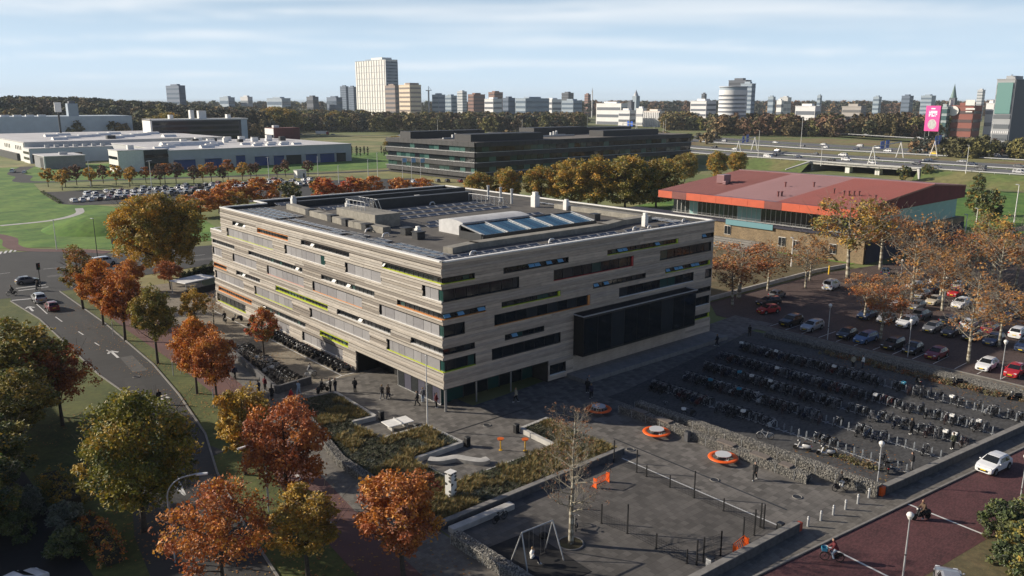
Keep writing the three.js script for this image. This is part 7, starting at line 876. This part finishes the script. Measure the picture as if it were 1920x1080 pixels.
  const lorry = (x, z, ry, y, label) => { const t = thing('lorry', label, 'lorry', [x, y, z], ry); part('trailer', [RB(12, 2.9, 2.5, 0.06, -1.5, 1.1, 0)], M.white, t); part('cab', [RB(2.2, 2.6, 2.4, 0.15, 6, 0.6, 0)], std({ color: rgb(0.3, 0.03, 0.03), roughness: 0.5 }), t); part('window', [B(0.06, 0.9, 2, 7.12, 1.9, 0)], M.glass, t); for (const wx of [5.8, -3.5, -4.8, -6.1]) for (const s of [-1, 1]) { const w = part('wheel', tyreG, M.tyre, t); w.position.set(wx, 0.45, s * 1.05); w.scale.setScalar(1.4); } };
  lorry(512, -338, -1.26 + Math.PI, Y, 'white lorry on the motorway right of the black office'); lorry(352, -694, 2.1 - Math.PI, 1.4, 'white lorry with a red cab on the slip road'); lorry(676, -362, 1.1, 7, 'white box lorry on the high ramp'); lorry(566, -585, 1.2, Y, 'white lorry on the motorway behind the trees');
}
// ---------------------------------------------------------------- skyline: every building its own, window bands per floor
{
  const WM = { whiteGrid: [[0.76, 0.75, 0.71], [0.515, 0.560, 0.575], 0.28], brownGrey: [[0.286, 0.234, 0.208], [0.155, 0.155, 0.170], 0.45], darkBlue: [[0.130, 0.169, 0.234], [0.095, 0.125, 0.170], 0.4], cream: [[0.720, 0.611, 0.468], [0.290, 0.245, 0.215], 0.4], greyBlue: [[0.312, 0.377, 0.442], [0.140, 0.185, 0.245], 0.45], pale: [[0.520, 0.533, 0.546], [0.260, 0.290, 0.320], 0.4], brown: [[0.260, 0.156, 0.130], [0.140, 0.110, 0.110], 0.4], whiteStripe: [[0.720, 0.720, 0.720], [0.170, 0.185, 0.215], 0.4], dark: [[0.117, 0.130, 0.156], [0.080, 0.088, 0.103], 0.45], white: [[0.720, 0.720, 0.720], [0.320, 0.335, 0.365], 0.3], colonnade: [[0.650, 0.598, 0.546], [0.320, 0.290, 0.275], 0.7], greyFlats: [[0.390, 0.364, 0.338], [0.170, 0.170, 0.170], 0.4], redBrick: [[0.260, 0.098, 0.078], [0.110, 0.080, 0.080], 0.35], tealGlass: [[0.338, 0.390, 0.403], [0.065, 0.125, 0.132], 0.62], greyTower: [[0.351, 0.364, 0.377], [0.155, 0.170, 0.185], 0.4] };
  const mat = {}; for (const [k, v] of Object.entries(WM)) mat[k] = [noisy(v[0], 0.08, 20, { roughness: 0.8 }, 64, 4), std({ color: rgb(...v[1]), roughness: 0.25 })];
  const bands = new Map();
  const rows = [
  [649, -1043, 22, 92, 98, 'whiteGrid', 20, 'huge white tower block with a glassy right side'],
  [632, -992, 8, 28, 58, 'brownGrey', 8, 'brown grey block at the foot of the white tower'],
  [802, -1440, 6, 24, 65, 'darkBlue', 14, 'left of two dark blue towers left of the white tower'],
  [788, -1385, 6, 21, 63, 'darkBlue', 14, 'right of two dark blue towers beside the white tower'],
  [593, -894, 19, 27, 57, 'cream', 9, 'cream striped office with a dark right side beside the white tower'],
  [710, -990, 13, 17, 45, 'greyBlue', 6, 'low grey blue office right of the cream striped one'],
  [845, -1139, 13, 20, 45, 'greyBlue', 6, 'pale blue office behind the trees'],
  [1042, -1364, 12, 19, 56, 'pale', 9, 'pale blue tower block left of the brown blocks'],
  [721, -915, 22, 14, 45, 'brown', 8, 'brown brick block left of the white striped office'],
  [904, -1088, 20, 17, 51, 'brown', 9, 'brown brick tower behind the white striped office'],
  [680, -819, 16, 19, 38, 'whiteStripe', 5, 'white striped low office in front of the brown tower'],
  [793, -919, 14, 14, 40, 'darkBlue', 5, 'dark blue office left of the long grey blue one'],
  [747, -827, 47, 22, 39, 'greyBlue', 5, 'long grey blue office block in the middle of the skyline'],
  [879, -911, 22, 19, 38, 'whiteStripe', 4, 'white low office right of the long grey blue block'],
  [1146, -1144, 15, 20, 52, 'dark', 9, 'dark tower block in the middle of the skyline'],
  [835, -818, 19, 25, 36, 'greyBlue', 5, 'grey glass office below the dark tower block'],
  [1248, -1187, 8, 11, 50, 'brown', 9, 'small brown tower right of the dark tower block'],
  [777, -670, 13, 45, 32, 'whiteStripe', 3, 'long white building right of the middle'],
  [710, -596, 11, 18, 24, 'whiteStripe', 3, 'white building at the foot of the dark sign tower'],
  [741, -621, 6, 6, 34, 'dark', 1, 'dark sign tower with a pale emblem above white buildings'],
  [760, -618, 7, 11, 26, 'white', 2, 'white cube shaped building right of the sign tower'],
  [737, -572, 14, 25, 23, 'colonnade', 1, 'pale colonnaded building behind the trees'],
  [696, -475, 18, 21, 35, 'whiteStripe', 6, 'white office with rounded stripes left of the round tower'],
  [1191, -841, 6, 7, 48, 'dark', 8, 'grey tower above the white striped office'],
  [732, -451, 10, 22, 57, 'dark', 12, 'dark upper tower behind the round white tower'],
  [724, -438, 7, 14, 53, 'greyBlue', 11, 'grey glass tower right of the round white tower'],
  [1285, -760, 7, 11, 43, 'greyBlue', 4, 'small grey block right of the round tower'],
  [1305, -743, 12, 16, 42, 'pale', 3, 'pale slab on the horizon right of the round tower'],
  [1027, -586, 6, 8, 36, 'whiteStripe', 3, 'small white block among the trees'],
  [1349, -705, 6, 6, 45, 'greyBlue', 5, 'small tower on the horizon with a white box below'],
  [693, -346, 10, 21, 30, 'whiteStripe', 3, 'white low school like building among brown trees'],
  [678, -293, 10, 18, 30, 'greyFlats', 5, 'grey flats among the brown trees'],
  [1430, -636, 10, 11, 43, 'greyBlue', 5, 'grey block on the horizon above the grey flats'],
  [1370, -555, 14, 14, 44, 'darkBlue', 6, 'blue grey slab on the horizon left of the pink banner'],
  [1501, -574, 18, 19, 45, 'greyBlue', 6, 'grey slab on the horizon above the pink banner'],
  [680, -199, 18, 17, 31, 'redBrick', 4, 'red brick office with a round white sign'],
  [674, -217, 6, 6, 30, 'tealGlass', 5, 'dark teal glass stair tower beside the red brick office'],
  [703, -192, 6, 6, 33, 'white', 3, 'white building between red brick office and dark tower'],
  [1570, -515, 12, 9, 55, 'pale', 10, 'grey tower block right of the church spire'],
  [571, -135, 30, 11, 49, 'greyTower', 7, 'tall office with green glass upper floors at the right edge'],
  [404, -1254, 10, 59, 59, 'darkBlue', 8, 'dark flats rising above the left woods'],
  [540, -1400, 12, 40, 42, 'greyBlue', 3, 'first low block on the horizon left of the willow'],
  [567, -1378, 9, 33, 43, 'pale', 3, 'second low block on the horizon left of the willow'],
  [569, -1244, 16, 59, 40, 'greyBlue', 3, 'low block behind the willow'],
  [656, -1301, 11, 25, 43, 'dark', 3, 'dark low block right of the willow'],
  [688, -1274, 12, 36, 42, 'darkBlue', 3, 'low blue building left of the dark towers'],
  ];
  for (const [x, z, w, l, h, st, fl, label] of rows) {
    const t = thing(fl > 7 ? 'tower_block' : 'city_building', label, 'building', [x, 0, z]), [wm, gm] = mat[st];
    part('wall', [B(w, h, l, w / 2, 0, -l / 2)], wm, t); part('roof', [B(w * 0.5, 2.6, l * 0.5, w / 2, h, -l / 2), B(w + 0.6, 0.6, l + 0.6, w / 2, h - 0.1, -l / 2)], st === 'whiteGrid' ? mat.greyBlue[0] : wm, t);
    const f = h / (fl + 0.4), bh = f * WM[st][2];
    const left = boxUV(merge([B(0.5, bh, l * 0.94, 0, 0, -l / 2)])), front = boxUV(merge([B(w * 0.92, bh, 0.5, w / 2, 0, 0)]));
    if (st === 'colonnade') { for (let i = 0; i < 9; i++) part('fin', [B(1, h - 1, 1.4, -0.8, 0, -l * (i + 0.5) / 9)], mat.white[0], t); continue; }
    for (let i = 0; i < fl; i++) { const y = f * (i + 0.5); if (!(st === 'whiteGrid' && i % 2)) { const a = part('window_band', left, st === 'whiteGrid' ? mat.pale[0] : gm, t); a.position.y = y; } const b = part('window_band', front, st === 'whiteGrid' ? mat.darkBlue[1] : gm, t); b.position.y = y; }
    if (st === 'whiteGrid') { part('glass_side', [B(w + 0.4, h - 3, 0.3, w / 2, 1, 0.1)], mat.greyBlue[0], t); for (let i = 0; i < 12; i++) part('fin', [B(0.9, h, 0.9, -0.3, 0, -l * (i + 0.5) / 12)], mat.whiteGrid[0], t); part('roof_step', [B(w * 0.8, 4, l * 0.35, w / 2, h, -l * 0.32)], mat.whiteGrid[0], t); }
    if (st === 'cream') part('roof_house', [B(w * 0.8, 3, l * 0.4, w / 2, h, -l * 0.3)], mat.brownGrey[0], t);
    if (st === 'greyTower') { part('glass_front', [B(0.4, h * 0.42, l * 0.86, -0.4, h * 0.54, -l / 2)], std({ color: rgb(0.16, 0.30, 0.28), roughness: 0.15 }), t); for (let i = 0; i < 4; i++) for (let k = 0; k < 9; k++) part('window', [B(0.4, 1.6, 0.8, -0.1, 4 + i * 4.6, -l * (k + 0.5) / 9)], i === 2 ? mat.white[0] : gm, t); part('dark_front', [B(w, h, 0.4, w / 2, 0, 0.5)], mat.dark[0], t); part('crane_rail', [rod([4, h + 3, -4], [24, h + 3.6, -10], 0.3, 0.3, 5), rod([10, h, -6], [10, h + 3.2, -6], 0.3, 0.3, 5)], M.galv, t); }
    if (st === 'redBrick') { part('sign', [place(new THREE.CylinderGeometry(4, 4, 0.6, 24), -0.8, h - 4, -l + 2, 0, 0, 1.571)], M.white, t, 'round white sign on the brick office'); part('sign_letters', [B(0.5, 1.4, 7, -0.8, h - 3, -2.2), B(0.5, 1, 5, -0.8, h - 5, -3)], M.white, t).userData.kind = 'stuff'; part('roof_screen', [B(6, 5, 0.6, 3, h, -l - 2), B(0.6, 5, 7, 0, h, -3)], M.white, t); }
    if (st === 'dark' && fl === 1) part('emblem', [B(0.4, 8, 4, -0.5, h - 16, -3)], mat.pale[0], t);
  }
  { const t = thing('round_tower', 'round white office tower with dark window rings', 'building', [676, 0, -428]); part('wall', [place(new THREE.CylinderGeometry(14, 14, 46, 32), 0, 23, 0)], mat.whiteStripe[0], t); for (let i = 0; i < 10; i++) part('window_band', [place(new THREE.CylinderGeometry(14.15, 14.15, 1.7, 32), 0, 4.5 + i * 4, 0)], mat.whiteStripe[1], t); part('crown', [place(new THREE.CylinderGeometry(13.6, 13.6, 3.6, 32), 0, 47.2, 0)], mat.greyBlue[0], t); part('roof', [place(new THREE.CylinderGeometry(14.6, 14.6, 0.6, 32), 0, 49.2, 0)], mat.pale[0], t); }
  { const t = thing('church', 'church with a thin pointed green spire on the horizon', 'church', [1215, 0, -425]); part('tower', [B(8, 40, 8)], mat.dark[0], t); part('spire', [place(new THREE.ConeGeometry(4.6, 20, 8), 0, 50, 0)], std({ color: rgb(0.14, 0.22, 0.21), roughness: 0.6 }), t); part('nave', [B(10, 22, 30, 0, 0, -18)], mat.brown[0], t); }
  { const t = thing('glass_pyramid_tower', 'grey pointed tower tip above the white buildings in the middle', 'building', [1010, 0, -846]); part('shaft', [B(9, 44, 9)], mat.greyBlue[0], t); part('tip', [place(new THREE.ConeGeometry(5.2, 12, 4), 0, 48, 0, 0.785)], mat.pale[0], t); }
  { // pink advertising banner with white printed lines and a grey round picture
    const tex = dataTex(256, (u, v) => { const pink = [0.62, 0.035, 0.25]; if (v > 0.86 && v < 0.91 && u > 0.36 && u < 0.64) return [0.8, 0.75, 0.78]; if (v > 0.56 && v < 0.80 && u > 0.22 && u < 0.8) { const row = Math.floor((v - 0.56) * 16), k = hash2(Math.floor(u * 22), row, 4); if ((v * 16) % 1 > 0.22) return k < 0.75 ? [0.8, 0.72, 0.76] : pink; return pink; } const d = Math.hypot((u - 0.52) / 0.3, (v - 0.27) / 0.2); if (d < 1) { const k = 0.2 + 0.3 * fbm(u * 12, v * 12, 12, 3, 5); return [k, k, k]; } const k = 0.85 + 0.3 * fbm(u * 5, v * 5, 5, 3, 9); return pink.map((q) => q * k); }, 1);
    const g = new THREE.BoxGeometry(0.8, 18, 12.6), uv = g.attributes.uv; const pm = std({ map: tex, roughness: 0.6 }); tex.repeat.set(1, 1);
    const t = thing('billboard', 'tall pink advertising banner with white print and a grey picture', 'billboard', [572, 0, -186], -0.35); const m = new THREE.Mesh(place(g, 0, 22.6, 0), pm); m.name = 'banner'; m.castShadow = true; t.add(m); part('frame', [B(0.6, 31.6, 0.6, 0.7, 0, 6), B(0.6, 31.6, 0.6, 0.7, 0, -6), B(0.6, 0.6, 12.6, 0.7, 31, 0)], M.darkMetal, t);
  }
  for (const [x, z, h, l] of [[728, -1042, 52, 'thin tower crane on the skyline right of the cream office'], [1290, -1215, 58, 'thin tower crane on the skyline in the middle']]) { const t = thing('tower_crane', l, 'crane', [x, 0, z]); part('mast', [B(1.8, h, 1.8)], M.galv, t); part('jib', [rod([-12, h, 10], [16, h + 1, -14], 0.7, 0.5, 5), rod([0, h, 0], [0, h + 7, 0], 0.6, 0.3, 5), rod([0, h + 7, 0], [14, h + 1, -12], 0.2, 0.2, 4)], M.galv, t); }
  { const t = thing('pylon_sign', 'white pylon sign rising from the woods at the left', 'sign', [95, 0, -612]); part('panel', [B(4.4, 7, 1.2, 0, 27, 0)], M.white, t); part('mast', [B(1.2, 27, 0.8)], M.darkMetal, t); const b = thing('water_tank', 'blue grey box structure beside the white pylon sign', 'building', [128, 0, -716]); part('wall', [RB(8, 33, 8, 0.4)], mat.greyBlue[0], b); part('roof', [RB(5, 2, 5, 0.2, 0, 33, 0)], mat.dark[0], b); }
}
// ---------------------------------------------------------------- far woods and hedgerows: masses of trees nobody could count
{
  const hill = (x, z) => { const d = Math.hypot(x + 50, z - 70), a = Math.atan2(x + 50, -(z - 70)); return 15 * smooth(760, 1250, d) * smooth(0.42, 0.2, a); };
  { const g = new THREE.PlaneGeometry(1600, 1500, 48, 48); g.rotateX(-Math.PI / 2); g.translate(-150, 0, -1500); const p = g.attributes.position; for (let i = 0; i < p.count; i++) p.setY(i, hill(p.getX(i), p.getZ(i)) - 0.3); g.computeVertexNormals(); boxUV(g); struct('hill', [g], M.field, 'low wooded rise behind the warehouses at the left'); }
  const mk = (seed, h, r0, n, size, sh) => { const r = rng(seed), cl = []; for (let i = 0; i < 26; i++) { const v = r() * 2 - 1, a = r() * 6.28, q = r0 * Math.sqrt(1 - v * v) * Math.sqrt(r()) * (sh === 'pop' ? 0.8 : 1); cl.push([Math.cos(a) * q, h * 0.55 + v * h * 0.42, Math.sin(a) * q, r0 * (sh === 'pop' ? 0.4 : 0.3)]); } const g = leafGeo(cl, n, size, [[1, 1, 1], [0.72, 0.74, 0.75], [1.2, 1.15, 1.05], [0.55, 0.58, 0.6]], r, 1.1); const tr = rod([0, 0, 0], [0, h * 0.6, 0], r0 * 0.06, r0 * 0.03, 4); tr.setAttribute('color', new THREE.Float32BufferAttribute(new Float32Array(tr.attributes.position.count * 3).fill(0.35), 3)); g.deleteAttribute('uv'); tr.deleteAttribute('uv'); return mergeGeometries([g.toNonIndexed(), tr.toNonIndexed()]); };
  const G3 = [mk(1, 20, 8, 14, 2.6), mk(2, 20, 7, 14, 2.4), mk(3, 20, 9.5, 14, 2.8)], POP = [mk(4, 22, 3, 14, 1.7, 'pop')], BUSH = [mk(5, 6, 4, 10, 1.5)], farLeaf = std({ color: 0xffffff, vertexColors: true, roughness: 1, side: THREE.DoubleSide });
  const r = rng(4242), m = new THREE.Matrix4(), q = new THREE.Quaternion(), Yax = new THREE.Vector3(0, 1, 0);
  const wood = (label, geos, n, at, pal, s0, s1, cat = 'woodland', name = 'woodland') => { geos.forEach((g, gi) => { const c = Math.ceil(n / geos.length), im = new THREE.InstancedMesh(g, farLeaf, c); for (let i = 0; i < c; i++) { const [x, z, y] = at(r), s = lerp(s0, s1, r()); m.compose(new THREE.Vector3(x, y || 0, z), q.setFromAxisAngle(Yax, r() * 6.28), new THREE.Vector3(s * (0.85 + 0.3 * r()), s, s * (0.85 + 0.3 * r()))); im.setMatrixAt(i, m); const p = pal[Math.floor(r() * pal.length)], k = 0.75 + 0.5 * r(); im.setColorAt(i, rgb(p[0] * k, p[1] * k, p[2] * k)); } im.name = numbered(name); im.castShadow = true; tag(im, geos.length > 1 ? label + ['', ', rounder crowns', ', broader crowns'][gi] : label, cat, null, 'stuff'); scene.add(im); }); };
  const polar = (a0, a1, d0, d1, y) => (rr) => { const a = lerp(a0, a1, rr()) * Math.PI / 180 + 0.7103, d = lerp(d0, d1, Math.pow(rr(), 0.8)), x = -50.2 + Math.sin(a) * d, z = 70 - Math.cos(a) * d; return [x, z, y === 'hill' ? hill(x, z) : y || 0]; };
  const brownGreen = [[0.19, 0.16, 0.08], [0.24, 0.18, 0.095], [0.14, 0.145, 0.075], [0.21, 0.19, 0.07], [0.17, 0.125, 0.08]], darkG = [[0.085, 0.10, 0.075], [0.115, 0.115, 0.08], [0.07, 0.085, 0.07]], gold = [[0.30, 0.19, 0.04], [0.22, 0.16, 0.05], [0.2, 0.19, 0.05]], redBrown = [[0.23, 0.135, 0.085], [0.19, 0.12, 0.085], [0.26, 0.17, 0.09]];
  wood('brown and green autumn woods covering the rise at the left', G3, 1500, polar(-36, -15, 860, 1700, 'hill'), [...brownGreen, ...darkG], 0.85, 1.3);
  wood('dark trees at the foot of the left woods', G3, 260, polar(-35, -16, 800, 900, 'hill'), [...darkG, ...brownGreen], 0.6, 0.95);
  wood('golden and brown trees at the end of the motorway', G3, 240, polar(-15, -10, 980, 1250), [...gold, ...brownGreen, ...darkG], 0.8, 1.15);
  wood('bushy brown green belt of trees below the skyline', G3, 420, polar(-9.5, 5, 900, 1080, 3), [...brownGreen, ...brownGreen, [0.17, 0.15, 0.06]], 0.6, 0.95);
  wood('grey green trees in the middle below the white buildings', G3, 120, polar(-2, 4.6, 830, 900, 3), [...darkG, ...brownGreen], 0.6, 0.9);
  wood('golden trees right of the colonnaded building', G3, 70, polar(10.5, 13, 900, 1000, 3), [...gold, ...brownGreen], 0.7, 1);
  wood('reddish brown bare trees behind the high ramp', G3, 420, polar(13.5, 28, 760, 960, 4), [...redBrown, ...brownGreen], 0.55, 0.95);
  wood('dark reddish belt of woods along the right horizon', G3, 700, polar(2, 33, 1700, 2900), [...redBrown, ...darkG], 1.35, 1.85);
  wood('dark belt of woods along the left and middle horizon', G3, 420, polar(-34, 2, 1900, 2900), [...darkG, ...brownGreen], 1.3, 1.8);
  wood('dark brown bushes behind the motorway at the right', G3, 160, polar(26, 35, 540, 640, 3), [...darkG, ...redBrown], 0.25, 0.42);
  wood('yellow green trees before the dark tower at the right edge', G3, 44, polar(27.5, 35, 500, 560, 3), [[0.2, 0.18, 0.06], [0.15, 0.14, 0.06]], 0.4, 0.62);
  wood('brown poplars left of the pink banner', POP, 46, polar(22.4, 25.4, 760, 830, 3), [[0.2, 0.16, 0.07], [0.16, 0.12, 0.06], [0.22, 0.18, 0.09]], 0.75, 1.05);
  wood('row of bare poplars in front of the left woods', POP, 46, polar(-21.8, -16.6, 845, 875), [[0.17, 0.14, 0.08], [0.13, 0.115, 0.07]], 1.0, 1.3);
  wood('bushes on the field behind the black office', BUSH, 60, polar(-1, 14, 560, 700, 4), [...brownGreen, ...darkG], 0.7, 1.3);
  wood('small pointed conifers in rows on the field', POP, 26, polar(-12.5, -8, 520, 560, 0.5), [[0.05, 0.06, 0.03]], 0.22, 0.3);
  [[254, -407, 12, 'bushy yellow green willow left behind the black office', 'bigOlive'], [300, -410, 11, 'yellow green willow behind the roof of the black office', 'bigOlive'], [322, -432, 9, 'pale green willow right of the pair behind the black office', 'bigOlive'], [323, -730, 30, 'big domed yellow green willow standing out of the left woods', 'bigOlive'], [439, -828, 24, 'orange tree by the motorway end', 'bigFlame'], [180, -640, 26, 'light green round tree in front of the left woods', 'bigOlive']].forEach(([x, z, h, l, k], i) => plantTree(k, 'willow_tree', l, x, z, h, i * 1.3, null, i === 3 ? 1.6 : 1.2));
}

{ // unseen brick block added outside the view to shade the lower left corner
  const t = thing('apartment_block', 'unseen brick block added left of the side road to shade the corner', 'building', [-69, 0, -40]); part('wall', [B(22, 16, 46)], noisy([0.26, 0.17, 0.12], 0.25, 5), t); part('roof', [B(22.6, 0.4, 46.6, 0, 16, 0)], M.darkMetal, t);
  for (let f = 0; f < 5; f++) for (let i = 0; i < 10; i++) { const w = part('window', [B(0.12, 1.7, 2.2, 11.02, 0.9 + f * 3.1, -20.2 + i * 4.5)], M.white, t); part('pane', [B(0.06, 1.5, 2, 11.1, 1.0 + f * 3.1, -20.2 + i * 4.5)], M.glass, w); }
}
renderer.render(scene, camera);
